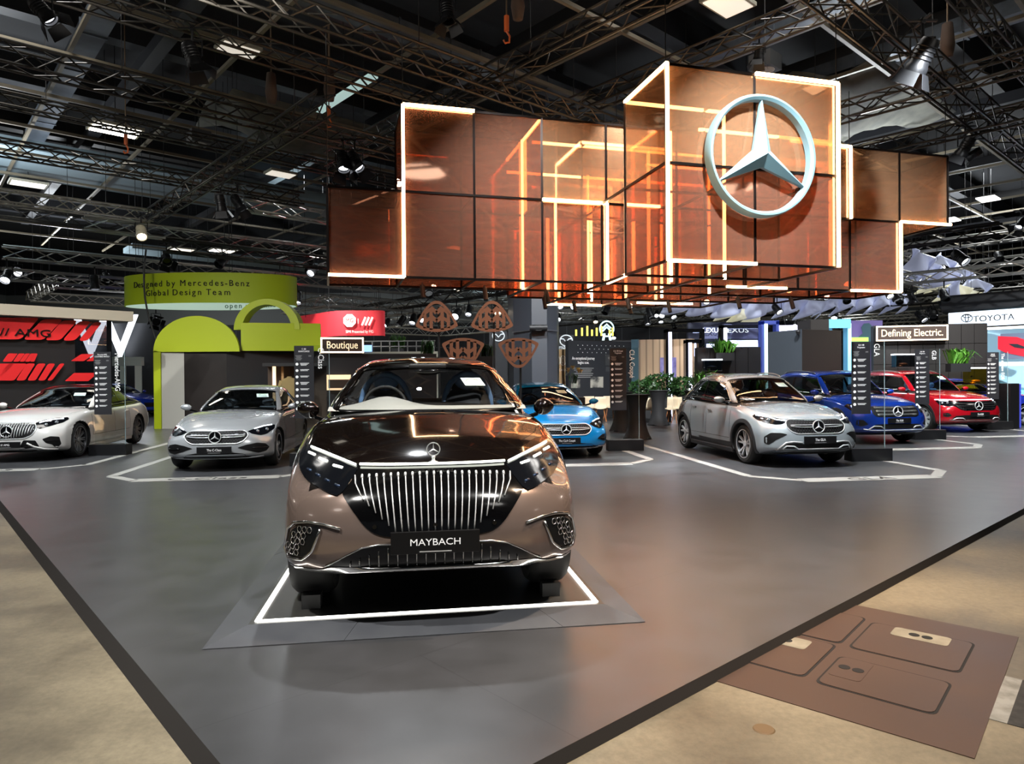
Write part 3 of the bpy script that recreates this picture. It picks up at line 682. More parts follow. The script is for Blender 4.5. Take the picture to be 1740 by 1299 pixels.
def three_star_front(c, P_, badge=True):
    """grille, lamps, vents and lower trims of one nose from its outlines"""
    gp = P_['grille']; full = [Vector(p) for p in gp]+[Vector((-p[0], p[1])) for p in reversed(gp)]
    gpoly = [(p.x, p.y) for p in round_poly(full, P_.get('gr', .04))]
    g = c.patch('grille', gpoly, 'front', GRILLE, .004, step=.06)[0]
    zc = P_['zc']; W_ = P_['gw']; zt = max(p[1] for p in gp); zb = min(p[1] for p in gp)
    if P_['kind'] == 'pins':
        b = MB()
        for r_ in range(7):
            z = zb+(zt-zb)*(r_+.7)/7.6
            for i in range(-10, 11):
                x = (i+(.5 if r_ % 2 else 0))*W_/10.5
                if abs(x) > W_*(.93-.25*max(0, (zc-z)/(zc-zb))**2): continue
                h, n = c.proj((x, z), 'front'); b.box(h+n*.006, (.008, .010, .007))
        b.build('grille_pins', pm('pin_metal', '7c7e80', .3, .9), g)
        for dz in (-.017, .017):
            for sg in (-1, 1): c.line('grille_bar', [(sg*.09, zc+dz), (sg*W_*.62, zc+dz*.9), (sg*W_*.93, zc+dz*.45+.004)], 'front', .007, CHB, off=.022, parent=g)
    if P_['kind'] == 'vertical':
        b = MB()
        for i in range(-9, 10):
            x = i*W_/9.6; c.line('s', [(x, zt-.02-.10*(abs(i)/9)**3*.5), (x*.97, zb+.02+.10*(abs(i)/9)**2)], 'front', .007, CHROME, off=.014, into=b, sides=6)
        b.build('grille_slats', CHB, g, smooth=True)
    if P_['kind'] == 'horizontal':
        for k in range(3):
            z = zb+(zt-zb)*(k+.8)/3.6; w_ = W_*(.95-.03*(2-k)); b = MB(); h0 = []
            for dz in (-.012, 0, .012): c.line('s', [(-w_, z+dz), (w_, z+dz)], 'front', .009, SATIN, off=.016, into=b, sides=6)
            b.build('grille_bar', pm('bar_silver', 'b5b7b8', .25, .9), g, smooth=True)
    if P_.get('rim'): c.line('grille_rim', gpoly, 'front', .009, CHB, off=.004, closed=True, parent=g, step=.06)
    if badge: star_badge(c, 'star_badge', 0, zc, P_.get('br', .105), CHB, GLOSSB, off=.035)
    for o, sg in zip(c.patch('headlamp', [(p.x, p.y) for p in round_poly([Vector(p) for p in P_['lamp']], .015)], 'front', LAMPG, .006, step=.05, mirror=True), (1, -1)):
        b = MB(); c.line('x', [(sg*p[0], p[1]) for p in P_['drl']], 'front', .010, DRL, off=.010, into=b, sides=6); b.build('running_light', P_.get('drlm', pm('lamp_glow', 'ffffff', .4, emit=2.2, ecol='eef6ff')), o, smooth=True)
        for (lx, lz, lr) in P_.get('eyes', []):
            h, n = c.proj((sg*lx, lz), 'front'); b = MB(); b.ball(h+n*.002, lr, 12, 8); b.build('lamp_lens', LAMPR, o, smooth=True)
    for k, poly in enumerate(P_.get('vents', [])):
        for o, sg in zip(c.patch('bumper_vent', [(p.x, p.y) for p in round_poly([Vector(p) for p in poly], .02)], 'front', GRILLE, .004, step=.06, mirror=True), (1, -1)):
            if P_.get('ventbar'): b = MB(); c.line('x', [(sg*p[0], p[1]) for p in P_['ventbar'][k]], 'front', .008, P_.get('ventmat', GLOSSB), off=.012, into=b, sides=6); b.build('vent_blade', P_.get('ventmat', GLOSSB), o, smooth=True)
    if 'lower' in P_:
        lp = [Vector(p) for p in P_['lower']]+[Vector((-p[0], p[1])) for p in reversed(P_['lower'])]
        c.patch('lower_intake', [(p.x, p.y) for p in round_poly(lp, .02)], 'front', GRILLE, .004, step=.06)
    for pts, r_, m_ in P_.get('trims', []): 
        full = [(-p[0], p[1]) for p in reversed(pts)]+list(pts) if pts[0][0] == 0 or P_.get('join', 1) and pts[0][0] < .3 else pts
        c.line('bumper_trim', full, 'front', r_, m_, off=.008, mirror=(full is pts))
# ---------------------------------------------------------------- the two-tone car in front
MB_TOP = pm('paint_obsidian', '120c0a', 0.08, 0.35, coat=1.0, spec=.6); MB_LOW = pm('paint_bronze_taupe', '8c7a71', 0.22, 0.6, coat=1.0)
c = Car(W=1.95, L=5.125, FO=.86, WB=3.21, arch=.425, wr=.395, ww=.28,
        top=[(0, .90), (.2, .995), (.5, 1.08), (.9, 1.16), (1.35, 1.235), (2.2, 1.27), (4.2, 1.26), (5.1, 1.15)], bot=[(0, .285), (.4, .25), (4.6, .26), (5.1, .42)],
        side=[(0, .98), (.12, .995), (.4, 1.0), (.62, 1.0), (.8, .995), (.93, .975), (1, .95)], crown=.085, pf=.045, yf=.8, k=.27, kp=3.8, rr=.10,
        face=[(0, .16), (.10, .05), (.30, .0), (.6, .015), (.85, .09), (1, .20)], yc0=1.40, yr0=2.25, yr1=4.25, yc1=4.95,
        roof=[(2.0, 1.63), (2.4, 1.685), (3.1, 1.715), (4.2, 1.66), (4.9, 1.5)], tumble=.645, belt=.97, gr=.13, ws=.24)
MAY = c
c.root = empty('luxury_suv', label='two-tone black over bronze luxury SUV with slatted grille on the lit platform', cat='car')
c.body(MB_LOW, TYRE_DK)
SHL = pm('paint_obsidian', '0f0b0a')
GLMAY = glassy('suv_glass', (.88, .90, .90), rough=0.0, f0=.04)
greenhouse(c, MB_TOP, GLMAY, roof_mat=MB_TOP, c_pillar=.93, rails=None)
bonnet(c, MB_TOP, .19, 1.46, .80, .86)
# dark shoulders beside the bonnet
for sg in (-1, 1):
    rows = []
    for i in range(41):
        y = .36+(5.0-.36)*i/40; row = []
        for j in range(9):
            t = .84+.16*j/8; q = Vector((sg*c.W/2*(1.0 if j < 5 else 1-(j-4)*.04), y-c.L/2, .8*(t if j < 5 else 1.0)-.4)); row.append(c.S(q))
        rows.append(row)
    c.skin('shoulder_panel', rows, MB_TOP, .003, .01)
# grille, lamps, bumper
gr_pts = [(-.49, .925), (.49, .925), (.545, .885), (.57, .82), (.55, .78), (.42, .62), (.36, .575), (.28, .555), (-.28, .555), (-.36, .575), (-.42, .62), (-.55, .78), (-.57, .82), (-.545, .885)]
GP = round_poly([Vector(p) for p in gr_pts], .05)
grille = c.patch('grille', [(p.x, p.y) for p in GP], 'front', GLOSSB, .006)[0]
b = MB()
for i in range(-11, 12):
    x = i*.0445; zt = .900 - .015*(abs(i)/11)**2; xb = x*.88
    z0 = .585 if abs(i) < 7 else .585+(abs(i)-6)*.036
    pts = [(x, zt), (x*.985, zt-.04), (xb, z0)]
    c.line('s', pts, 'front', .0042, CHROME, off=.016, into=b, step=.05, sides=6)
b.build('grille_slats', CHB, grille, smooth=True)
b = MB()
for i in range(-10, 11):
    x = i*.0445; c.line('s', [(x, .900-.015*(abs(i)/11)**2), (x, .885-.015*(abs(i)/11)**2)], 'front', .008, CHROME, off=.016, into=b, step=.05, sides=6)
b.build('slat_studs', CHB, grille, smooth=True)
lo = [(-.64, .375), (.64, .375), (.53, .44), (.44, .485), (.34, .505), (-.34, .505), (-.44, .485), (-.53, .44)]
low = c.patch('lower_grille', lo, 'front', GLOSSB, .006)[0]
b = MB()
for i in range(-9, 10):
    x = i*.056; zt = .498 if abs(i) < 6 else .498-(abs(i)-5)*.022; c.line('s', [(x, zt), (x, .385)], 'front', .004, CHROME, off=.014, into=b, step=.05, sides=6)
b.build('lower_slats', CHROME, low, smooth=True)
c.line('lower_grille_trim', [(-.66, .37), (-.53, .448), (-.44, .493), (-.34, .512), (.34, .512), (.44, .493), (.53, .448), (.66, .37)], 'front', .005, CHROME, off=.006)
# long lamp bar and lamps
c.patch('light_strip_panel', [(-.48, .955), (.48, .955), (.49, .925), (-.49, .925)], 'front', GLOSSB, .006, step=.06)
c.line('light_strip', [(-.465, .94), (.465, .94)], 'front', .0075, pm('lamp_light_soft', 'ffffff', .4, emit=6, ecol='f2f6e6'), off=.020, step=.05)
hl = [(.480, .925), (.50, .955), (.62, .985), (.76, 1.018), (.86, 1.035), (.905, 1.01), (.905, .95), (.87, .89), (.80, .845), (.70, .815), (.59, .785), (.53, .84)]
LMP = []
for o in c.patch('headlamp', [(p.x, p.y) for p in smooth_poly(hl, 2)], 'front', LAMPG, .010, step=.04, mirror=True): LMP.append(o)
for o, sg in zip(LMP, (1, -1)):
    b = MB(); c.line('x', [(sg*.495, .940), (sg*.60, .968), (sg*.73, .998), (sg*.83, 1.018)], 'front', .008, DRL, off=.016, into=b); b.build('running_light', pm('lamp_light_soft'), o, smooth=True)
    for (x0, z0, x1, z1) in ((.84, .990, .79, .980), (.75, .965, .69, .952), (.64, .935, .58, .925)): c.line('lamp_module', [(sg*x0, z0), (sg*x1, z1)], 'front', .009, pm('lamp_light_soft'), off=.010, parent=o)
    for k in range(4): c.line('lamp_reflector', [(sg*(.58+.07*k), .83+.022*k), (sg*(.61+.07*k), .838+.022*k)], 'front', .010, pm('lamp_blue', '28364e', .25, .6), off=.008, parent=o)
# air openings in the corners
ai = [(.68, .615), (.83, .605), (.88, .57), (.915, .45), (.89, .41), (.80, .42), (.745, .47)]
for o, sg in zip(c.patch('corner_air_vent', [(p.x, p.y) for p in round_poly([Vector(p) for p in ai], .025)], 'front', pm('vent_mesh', '26282a', .3, .7), .006, mirror=True, step=.04), (1, -1)):
    b = MB()
    for r_ in range(5):
        for q_ in range(3):
            cx0, cz0 = .815+.032*q_-.022*(r_-1)+(.016 if r_ % 2 else 0), .445+.036*r_; c.line('x', [(sg*(cx0+.015*math.cos(k*PI/3)), cz0+.019*math.sin(k*PI/3)) for k in range(6)], 'front', .0028, CHROME, off=.010, into=b, closed=True, step=.03, sides=5)
    b.build('vent_pattern', CHROME, o, smooth=True)
    b = MB(); c.line('x', [(sg*.56, .605), (sg*.66, .628), (sg*.76, .635), (sg*.85, .622), (sg*.895, .58), (sg*.925, .45), (sg*.90, .395), (sg*.80, .405), (sg*.735, .465), (sg*.68, .60)], 'front', .009, CHROME, off=.010, into=b); b.build('vent_trim', CHROME, o, smooth=True)
# chrome chin
rows = []
for i in range(41):
    u = i/20-1; x = u*.975; a = abs(u); row = []; up = .045*sst(.62, .40, a)
    zb_ = .283+up; zz = [(.335+.035*sst(.75, .62, a)*1.0, .012), (zb_+.035, .036), (zb_+.015, .040), (zb_, .006)]
    for z, of in zz:
        h, n = c.proj((x*.985, z), 'front'); row.append(Vector((h.x, h.y-of, z)))
    rows.append(row)
b = MB(); b.grid(rows); b.build('chrome_chin', CHROME, c.root, smooth=True)
plate(c, 0, .525, .53, .135, 'MAYBACH', .035, 'black show plate with wide white capitals')
for s_ in (-.36, .0, .36): b = MB(); h, n = c.proj((s_, .62), 'front'); b.lathe([(0, -.012), (.013, -.012), (.015, 0)], 14, (h.x, h.y-.008, h.z), 'y'); b.build('parking_sensor', GLOSSB, c.root)
# standing star
POL = pm('polished_soft', 'e8ecee', .35, .8)
h, n = c.proj((0, .30), 'top'); h = h+Vector((0, 0, .002)); st = empty('bonnet_ornament'); st.parent = c.root
b = MB(); b.lathe([(.035, 0), (.030, .012), (.012, .02), (.010, .035), (.016, .045), (0, .05)], 18, h); b.build('ornament_base', POL, st, smooth=True)
b = MB(); rr_ = .042; M = frame_M(h+Vector((0, 0, .05+rr_)), (1, 0, 0), (0, 0, 1)); b.tube([(rr_*math.cos(t*PI/16), rr_*math.sin(t*PI/16), 0) for t in range(32)], .0035, 6, closed=True); star_mesh(b, rr_, .004, .13, .004); b.build('ornament_star', POL, st, M=M)
h, n = c.proj((0, .225), 'top'); text('brand_lettering', 'MAYBACH', .030, CHROME, c.root, frame_M(h+Vector((0, -.0, .012)), (1, 0, 0), (0, .5, .5)), .001, 1.5, space=1.25)
mirrors(c, MB_TOP, 1.00, 1.74, 1.245, .085, .10, .08)
# cabin
DASH = pm('dash_pale', 'a5a39b', .6); BLUEH = pm('seat_blue', '7fa8dc', .5); CAB = pm('cabin_dark', '2a2d34', .6)
b = MB(); rows = []
for i in range(25):
    u = i/12-1; rows.append([Vector((u*.84, 1.50+.24*u*u, 1.235)), Vector((u*.84, 1.62+.2*u*u, 1.262+.01*(1-u*u))), Vector((u*.84, 1.85, 1.265+.085*math.exp(-((u*.84+.36)/.23)**2))), Vector((u*.84, 1.93, 1.20))])
b.grid(rows); b.build('dashboard', DASH, c.root, smooth=True)
steering(c, -.38, 2.02, 1.26, BLACK)
seats(c, CAB, BLUEH, 2.42, .95, (-.40, .40), .24, .43)
for x in (-.40, .40):
    b = MB(); pts = [(x+.235*math.cos(a), 2.60+.05, 1.18+.36*max(0, math.sin(a))**.8) for a in [PI*k/12 for k in range(13)]]; b.tube(pts, .028, 8); b.build('seat_bolster', BLUEH, c.root, smooth=True)
seats(c, CAB, CAB, 3.42, .95, (-.42, .42), .26, .36)
b = MB(); b.box((0, 3.9, 1.20), (1.3, .06, .14)); b.build('rear_shelf', CAB, c.root, bevel=.02)
b = MB(); b.ball((0, 2.14, 1.565), .11, 14, 8, (1.15, .3, .33)); b.build('inner_mirror', GLOSSB, c.root, smooth=True)
b = MB(); b.box((0, 2.2, 1.615), (.34, .14, .04)); b.build('sensor_housing', BLACK, c.root, bevel=.015)
price_sheet(c, .55, .62, .19, .15)
w_ = wheel_parts(c, 'big', CHROME, 'wide', 9); put_wheels(c, w_)
sills(c, CHROME)
for sg in (-1, 1):
    b = MB(); b.prism([(sg*.80-.06, .46, 0), (sg*.80+.06, .46, 0), (sg*.80+.06, .46, .09), (sg*.80-.06, .46, .09)], (0, .10, 0)); ch = b.build('wheel_chock', BLACK); ch.parent = c.root
place(c, -.47, 4.15, YAW, .0615)
# ---------------------------------------------------------------- the five cars behind
SEDTOP = [(0, .70), (.12, .76), (.5, .87), (1.3, .985), (2.3, 1.0), (3.7, 1.04), (4.3, 1.06), (4.75, .98)]
SILV = pm('paint_silver', 'b4b8bb', 0.25, 0.45, coat=1.0); WHT = pm('paint_white', 'd9d8d4', 0.25, 0.05, coat=1.0)
SKY = pm('paint_sky_blue', '1190dc', 0.2, 0.35, coat=1.0); NAVY = pm('paint_deep_blue', '12399c', 0.2, 0.4, coat=1.0); REDP = pm('paint_red', 'aa0d1d', 0.2, 0.4, coat=1.0)
SILVG = pm('paint_silver_blue', 'a9b3b8', 0.25, 0.45, coat=1.0)
CLAD = pm('wheel_arch_plastic', '1c1d1f', 0.5)
c = Car(W=1.82, L=4.75, FO=.84, WB=2.865, top=SEDTOP, bot=[(0, .24), (.4, .17), (4.2, .19), (4.75, .34)], arch=.365, wr=.335,
        yc0=1.42, yr0=2.25, yr1=3.45, yc1=4.35, roof=[(2.1, 1.36), (2.7, 1.435), (3.3, 1.42), (4.3, 1.15)], tumble=.66, belt=.93, ws=.20, pf=.05, k=.30, kp=3.6)
CC = c; c.root = empty('silver_saloon', label='silver saloon with wide oval grille and silver mirrors, left of the two-tone SUV', cat='car'); place(c, -5.02, 11.6, YAW)
c = Car(W=1.89, L=4.96, FO=.87, WB=2.96, top=[(0, .74), (.12, .80), (.5, .90), (1.35, 1.0), (2.3, 1.01), (3.7, 1.05), (4.4, 1.07), (4.96, .98)], bot=[(0, .22), (.4, .17), (4.4, .19), (4.96, .34)], arch=.385, wr=.355,
        yc0=1.46, yr0=2.35, yr1=3.6, yc1=4.6, roof=[(2.2, 1.38), (2.8, 1.46), (3.4, 1.445), (4.5, 1.18)], tumble=.66, belt=.93, ws=.20, pf=.05, k=.26, kp=3.8)
EE = c; c.root = empty('white_saloon', label='white sporty saloon with black roof and slatted grille at the left picture edge', cat='car'); place(c, -9.65, 13.12, YAW)
c = Car(W=1.83, L=4.69, FO=.93, WB=2.73, top=[(0, .68), (.12, .74), (.5, .85), (1.35, .985), (2.3, 1.0), (3.7, 1.04), (4.3, 1.05), (4.69, .97)], bot=[(0, .22), (.4, .17), (4.2, .19), (4.69, .34)], arch=.36, wr=.33,
        yc0=1.45, yr0=2.3, yr1=3.35, yc1=4.4, roof=[(2.2, 1.36), (2.7, 1.44), (3.3, 1.415), (4.4, 1.12)], tumble=.64, belt=.93, ws=.20, pf=.05, k=.30, kp=3.6)
CLA = c; c.root = empty('blue_coupe', label='bright sky-blue four-door coupe beside the black tall tables', cat='car'); place(c, 1.02, 12.97, YAW)
SUVTOP = [(0, .86), (.12, .92), (.5, 1.0), (1.2, 1.09), (2.3, 1.12), (3.7, 1.16), (4.3, 1.12)]
c = Car(W=1.834, L=4.41, FO=.90, WB=2.73, top=[(0, .83), (.10, .89), (.5, .98), (1.2, 1.07), (2.3, 1.09), (3.6, 1.13), (4.41, 1.06)], bot=[(0, .28), (.4, .2), (4.0, .22), (4.41, .40)], arch=.385, wr=.35, clad=CLAD,
        yc0=1.28, yr0=2.05, yr1=3.5, yc1=4.22, roof=[(1.9, 1.52), (2.5, 1.60), (3.4, 1.585), (4.2, 1.40)], tumble=.70, belt=.93, ws=.18, pf=.05, k=.28, kp=3.6)
GLA = c; c.root = empty('silver_crossover', label='silver crossover with black wheel arches and chrome-trimmed lower bumper', cat='car'); place(c, 5.12, 11.49, YAW)
c = Car(W=1.834, L=4.63, FO=.90, WB=2.83, top=[(0, .88), (.10, .95), (.5, 1.03), (1.2, 1.10), (2.3, 1.12), (3.8, 1.16), (4.63, 1.1)], bot=[(0, .27), (.4, .2), (4.2, .22), (4.63, .40)], arch=.385, wr=.355, clad=CLAD,
        yc0=1.25, yr0=1.95, yr1=4.0, yc1=4.55, roof=[(1.9, 1.60), (2.5, 1.655), (3.6, 1.65), (4.5, 1.55)], tumble=.72, belt=.93, ws=.16, pf=.05, k=.26, kp=3.8)
GLB = c; c.root = empty('blue_suv', label='deep blue boxy SUV between the silver crossover and the red SUV', cat='car'); place(c, 8.53, 15.2, YAW)
c = Car(W=1.834, L=4.68, FO=.92, WB=2.83, top=[(0, .86), (.10, .93), (.5, 1.03), (1.2, 1.10), (2.3, 1.12), (3.8, 1.16), (4.68, 1.1)], bot=[(0, .27), (.4, .2), (4.2, .22), (4.68, .40)], arch=.385, wr=.355, clad=CLAD,
        yc0=1.25, yr0=1.95, yr1=4.0, yc1=4.6, roof=[(1.9, 1.61), (2.5, 1.665), (3.6, 1.66), (4.6, 1.55)], tumble=.72, belt=.93, ws=.16, pf=.05, k=.27, kp=3.8)
EQB = c; c.root = empty('red_suv', label='red electric SUV with closed black grille and a white light bar', cat='car'); place(c, 12.28, 18.1, YAW)
INT = pm('cabin_grey', '3a3c40', .6); SEATW = pm('seat_white', 'b9bcc0', .5)
for c, pnt, dark_roof, cp in ((CC, SILV, None, .90), (EE, WHT, GLOSSB, .90), (CLA, SKY, None, .90), (GLA, SILVG, None, .88), (GLB, NAVY, None, .92), (EQB, REDP, None, .92)):
    c.body(pnt, TYRE_DK); suv = c in (GLA, GLB, EQB)
    greenhouse(c, pnt, GLASS, c_pillar=cp, roof_mat=dark_roof, rails=(SATIN if suv else None), bpill=.50)
    bonnet(c, pnt, .12, None, .66, .84)
    doors(c, pnt, [c.FO+.50, c.FO+.50+1.05, c.FO+2.32] if suv else [c.FO+.52, c.FO+1.62, c.FO+2.45], .42)
    sills(c, CLAD if suv else pnt)
    ym = c.yc0+.34; mirrors(c, pnt, c.W/2+.09, ym, cr(c.top, ym)+.03, .10, .09, .068)
    sc_ = {CC: SEATW, EE: SEATW, CLA: pm('seat_blue'), GLB: pm('seat_blue'), EQB: pm('seat_blue')}.get(c, INT)
    zs = cr(c.top, 2.3)-.30; seats(c, sc_, sc_, c.yr0-.05, zs-.1, (-.36, .36), .22, .42)
    steering(c, -.36, c.yc0+.50, cr(c.top, c.yc0)+.03)
    price_sheet(c, .55, .72, .22, .15, 'cfe6e0')

three_star_front(CC, dict(kind='pins', zc=.592, gw=.50, rim=1, br=.105, grille=[(.36, .475), (.46, .52), (.52, .60), (.50, .645), (.43, .685)],
    lamp=[(.49, .665), (.60, .71), (.76, .755), (.845, .74), (.855, .68), (.78, .61), (.70, .595), (.57, .625)], drl=[(.58, .700), (.70, .735), (.80, .745)], eyes=[(.64, .66, .03), (.76, .68, .03)],
    vents=[[(.36, .405), (.50, .45), (.66, .478), (.78, .455), (.835, .39), (.79, .325), (.68, .30), (.52, .35)]], ventbar=[[(.58, .40), (.80, .395)]],
    lower=[(.40, .215), (.56, .225), (.46, .30), (.30, .325)], trims=[([(0, .222), (.55, .228), (.74, .245)], .009, CHB)]))
plate(CC, 0, .375, .56, .115, 'The C-Class', .03)
three_star_front(CLA, dict(kind='pins', zc=.570, gw=.49, rim=1, br=.10, grille=[(.38, .465), (.47, .51), (.51, .58), (.48, .63), (.42, .665)],
    lamp=[(.49, .655), (.60, .70), (.78, .745), (.85, .72), (.85, .66), (.79, .60), (.71, .565), (.58, .60)], drl=[(.58, .690), (.70, .722), (.80, .73)], eyes=[(.64, .64, .03), (.76, .66, .03)],
    vents=[[(.62, .385), (.74, .46), (.84, .46), (.85, .33), (.76, .33)]], ventbar=[[(.70, .39), (.82, .40)]], lower=[(.52, .20), (.62, .22), (.50, .295), (.30, .31)], trims=[([(0, .205), (.55, .212), (.66, .222)], .010, CHB)]))
plate(CLA, 0, .362, .53, .115, 'The CLA Coupé', .03)
three_star_front(GLA, dict(kind='pins', zc=.705, gw=.50, rim=1, br=.11, grille=[(.37, .585), (.47, .625), (.53, .71), (.51, .775), (.44, .820)],
    lamp=[(.475, .795), (.56, .825), (.68, .86), (.80, .885), (.84, .855), (.84, .80), (.78, .75), (.66, .73), (.56, .745)], drl=[(.50, .792), (.62, .81), (.68, .845), (.80, .868)], eyes=[(.72, .80, .035)],
    vents=[[(.53, .575), (.62, .60), (.76, .60), (.84, .53), (.84, .42), (.79, .39), (.70, .48)]],
    lower=[(.47, .335), (.60, .345), (.54, .42), (.40, .43), (.30, .42)], trims=[([(.30, .445), (.44, .455), (.56, .44), (.64, .36), (.68, .31)], .012, CHB), ([(0, .335), (.36, .335), (.44, .38), (.55, .385), (.60, .33)], .012, CHB), ([(0, .30), (.60, .305), (.70, .325)], .009, SATIN)]))
plate(GLA, 0, .485, .58, .12, 'The GLA', .03)
three_star_front(EE, dict(kind='vertical', zc=.600, gw=.45, rim=1, br=.115, gr=.05, grille=[(.30, .455), (.44, .52), (.49, .64), (.44, .72), (.34, .755)],
    lamp=[(.42, .745), (.52, .79), (.64, .815), (.79, .825), (.83, .79), (.80, .735), (.68, .68), (.54, .635), (.48, .66)], drl=[(.48, .742), (.60, .79), (.76, .80)], drlm=pm('lamp_glow', 'ffffff', .4, emit=2.2, ecol='eef6ff'), eyes=[(.60, .70, .035), (.72, .74, .035)],
    vents=[[(.60, .44), (.72, .49), (.84, .47), (.86, .33), (.80, .24), (.74, .33), (.66, .36)], [(.20, .24), (.56, .30), (.50, .42), (.30, .43)]], ventbar=[[(.66, .41), (.83, .40)], [(.30, .30), (.48, .34)]],
    trims=[([(.36, .37), (.48, .30), (.62, .255), (.80, .235)], .018, WHT), ([(0, .20), (.50, .205), (.80, .22)], .010, GLOSSB)]))
plate(EE, 0, .345, .53, .115, '/// AMG', .03)
three_star_front(GLB, dict(kind='horizontal', zc=.745, gw=.53, rim=0, br=.12, grille=[(.46, .62), (.54, .655), (.57, .75), (.56, .85), (.50, .875)],
    lamp=[(.60, .72), (.61, .86), (.70, .90), (.83, .90), (.87, .85), (.86, .75), (.78, .705), (.68, .70)], drl=[(.64, .86), (.74, .878), (.82, .86), (.84, .78)], eyes=[(.68, .79, .035), (.77, .79, .035)],
    vents=[[(.66, .46), (.74, .56), (.84, .56), (.85, .44), (.78, .42)]], lower=[(.50, .36), (.60, .38), (.54, .46), (.40, .47)], trims=[([(.36, .375), (.42, .42), (.56, .425), (.66, .345)], .013, CHB), ([(0, .335), (.60, .335), (.74, .36)], .011, CHB)]))
plate(GLB, 0, .545, .56, .115, 'The GLB', .03)
EQB.patch('nose_panel', [(p.x, p.y) for p in round_poly([Vector(p) for p in [(-.84, .855), (.84, .855), (.855, .74), (.74, .70), (.62, .72), (.50, .62), (.40, .595), (-.40, .595), (-.50, .62), (-.62, .72), (-.74, .70), (-.855, .74)]], .03)], 'front', GLOSSB, .004)
EQB.line('light_strip', [(-.83, .872), (.83, .872)], 'front', .007, DRL, off=.008)
three_star_front(EQB, dict(kind='', zc=.720, gw=.55, rim=0, br=.12, grille=[(.40, .605), (.49, .63), (.58, .72), (.58, .80), (.52, .835)],
    lamp=[(.64, .76), (.65, .83), (.75, .845), (.83, .84), (.845, .78), (.76, .73)], drl=[(.66, .838), (.80, .845)], eyes=[(.70, .79, .03), (.78, .79, .03)],
    vents=[[(.70, .47), (.76, .54), (.84, .53), (.84, .44), (.77, .42)]], ventbar=[[(.73, .48), (.83, .485)]], lower=[(.56, .36), (.70, .38), (.62, .46), (.40, .48)], trims=[([(.40, .36), (.46, .40), (.60, .40), (.68, .36)], .012, CHB), ([(0, .335), (.60, .335), (.74, .36)], .011, SATIN)]))
plate(EQB, 0, .50, .56, .115, 'The EQB', .03)
GREYR = pm('rim_grey', '85888c', .3, .6); BICOL = pm('rim_silver', 'd0d3d6', .3, .5); BLKR = pm('rim_black_silver', 'b0b3b6', .3, .5)
put_wheels(CC, wheel_parts(CC, '', BLKR, 'star', 5)); put_wheels(EE, wheel_parts(EE, 'big', GREYR, 'y', 10)); put_wheels(CLA, wheel_parts(CLA, '', BLKR, 'double', 5))
put_wheels(GLA, wheel_parts(GLA, '', BICOL, 'double', 5)); put_wheels(GLB, wheel_parts(GLB, '', BLKR, 'double', 5)); put_wheels(EQB, wheel_parts(EQB, 'big', BICOL, 'wide', 9))
# ================================================================ hanging illuminated lattice with the star
SYAW = math.radians(15.0); SA = Vector((math.cos(SYAW), math.sin(SYAW), 0)); SB = Vector((-SA.y, SA.x, 0)); W0 = Vector((-1.875, 12.05, 0))
Z0, Z1, Z2 = 3.33, 4.83, 6.33
sign = empty('hanging_light_sign', W0+Vector((0, 0, Z0)), 0, 'huge hanging lattice of copper panels and glowing tubes carrying a three-pointed star', 'hanging sign')
def sp(a, b, z): return SA*a+SB*b+Vector((0, 0, z-Z0))
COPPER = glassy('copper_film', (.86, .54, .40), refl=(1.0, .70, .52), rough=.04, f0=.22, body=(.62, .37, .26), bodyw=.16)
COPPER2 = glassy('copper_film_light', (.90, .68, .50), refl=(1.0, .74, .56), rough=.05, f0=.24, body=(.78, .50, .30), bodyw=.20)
FR = pm('lattice_steel', '1d1613', .35, .8)
AX = [-1.28, 0, 1.27, 2.54, 3.81, 5.28, 6.75, 8.02, 9.29, 10.56, 11.85]
D1 = 1.27
edges = set(); panels = []
def E(p, q_): edges.add(tuple(sorted((tuple(round(x, 3) for x in p), tuple(round(x, 3) for x in q_)))))
def cell(a0, a1, b0, b1, z0, z1, faces):
    """frame edges of one block; faces lists the panels it carries: F front, K back, L left, R right, T top, B bottom"""
    c8 = {(i, j, k): ((a0, a1)[i], (b0, b1)[j], (z0, z1)[k]) for i in (0, 1) for j in (0, 1) for k in (0, 1)}
    for i in (0, 1):
        for j in (0, 1):
            E(c8[i, j, 0], c8[i, j, 1]); E(c8[i, 0, j], c8[i, 1, j]); E(c8[0, i, j], c8[1, i, j])
    fm = {'F': [(0, 0, 0), (1, 0, 0), (1, 0, 1), (0, 0, 1)], 'K': [(0, 1, 0), (1, 1, 0), (1, 1, 1), (0, 1, 1)], 'L': [(0, 0, 0), (0, 1, 0), (0, 1, 1), (0, 0, 1)],
          'R': [(1, 0, 0), (1, 1, 0), (1, 1, 1), (1, 0, 1)], 'T': [(0, 0, 1), (1, 0, 1), (1, 1, 1), (0, 1, 1)], 'B': [(0, 0, 0), (1, 0, 0), (1, 1, 0), (0, 1, 0)]}
    for f_ in faces: panels.append([c8[i] for i in fm[f_]])
cell(AX[0], AX[1], 0, D1, Z0, Z1, 'FKL')
cell(AX[1], AX[2], 0, D1, Z0, Z1, 'FK'); cell(AX[1], AX[2], 0, D1, Z1, Z2, 'FKL')
cell(AX[2], AX[3], 0, D1, Z0, Z1, 'FKL'); cell(AX[2], AX[3], 0, D1, Z1, Z2, 'FK')
cell(AX[3], AX[4], 0, D1, Z0, Z1, 'FK'); cell(AX[3], AX[4], 0, D1, Z1, Z2, 'FL')
B0, B1_ = -2.56, -1.06
for a0, a1 in ((3.72, 5.26), (5.26, 6.80)):
    for z0, z1 in ((Z0, Z1), (Z1, Z2)):
        cell(a0, a1, B0, B1_, z0, z1, 'F'+('L' if a0 < 4 else 'R'))
cell(3.72, 5.26, B1_, 0, Z0, Z1, ''); cell(5.26, 6.80, B1_, 0, Z0, Z1, '')
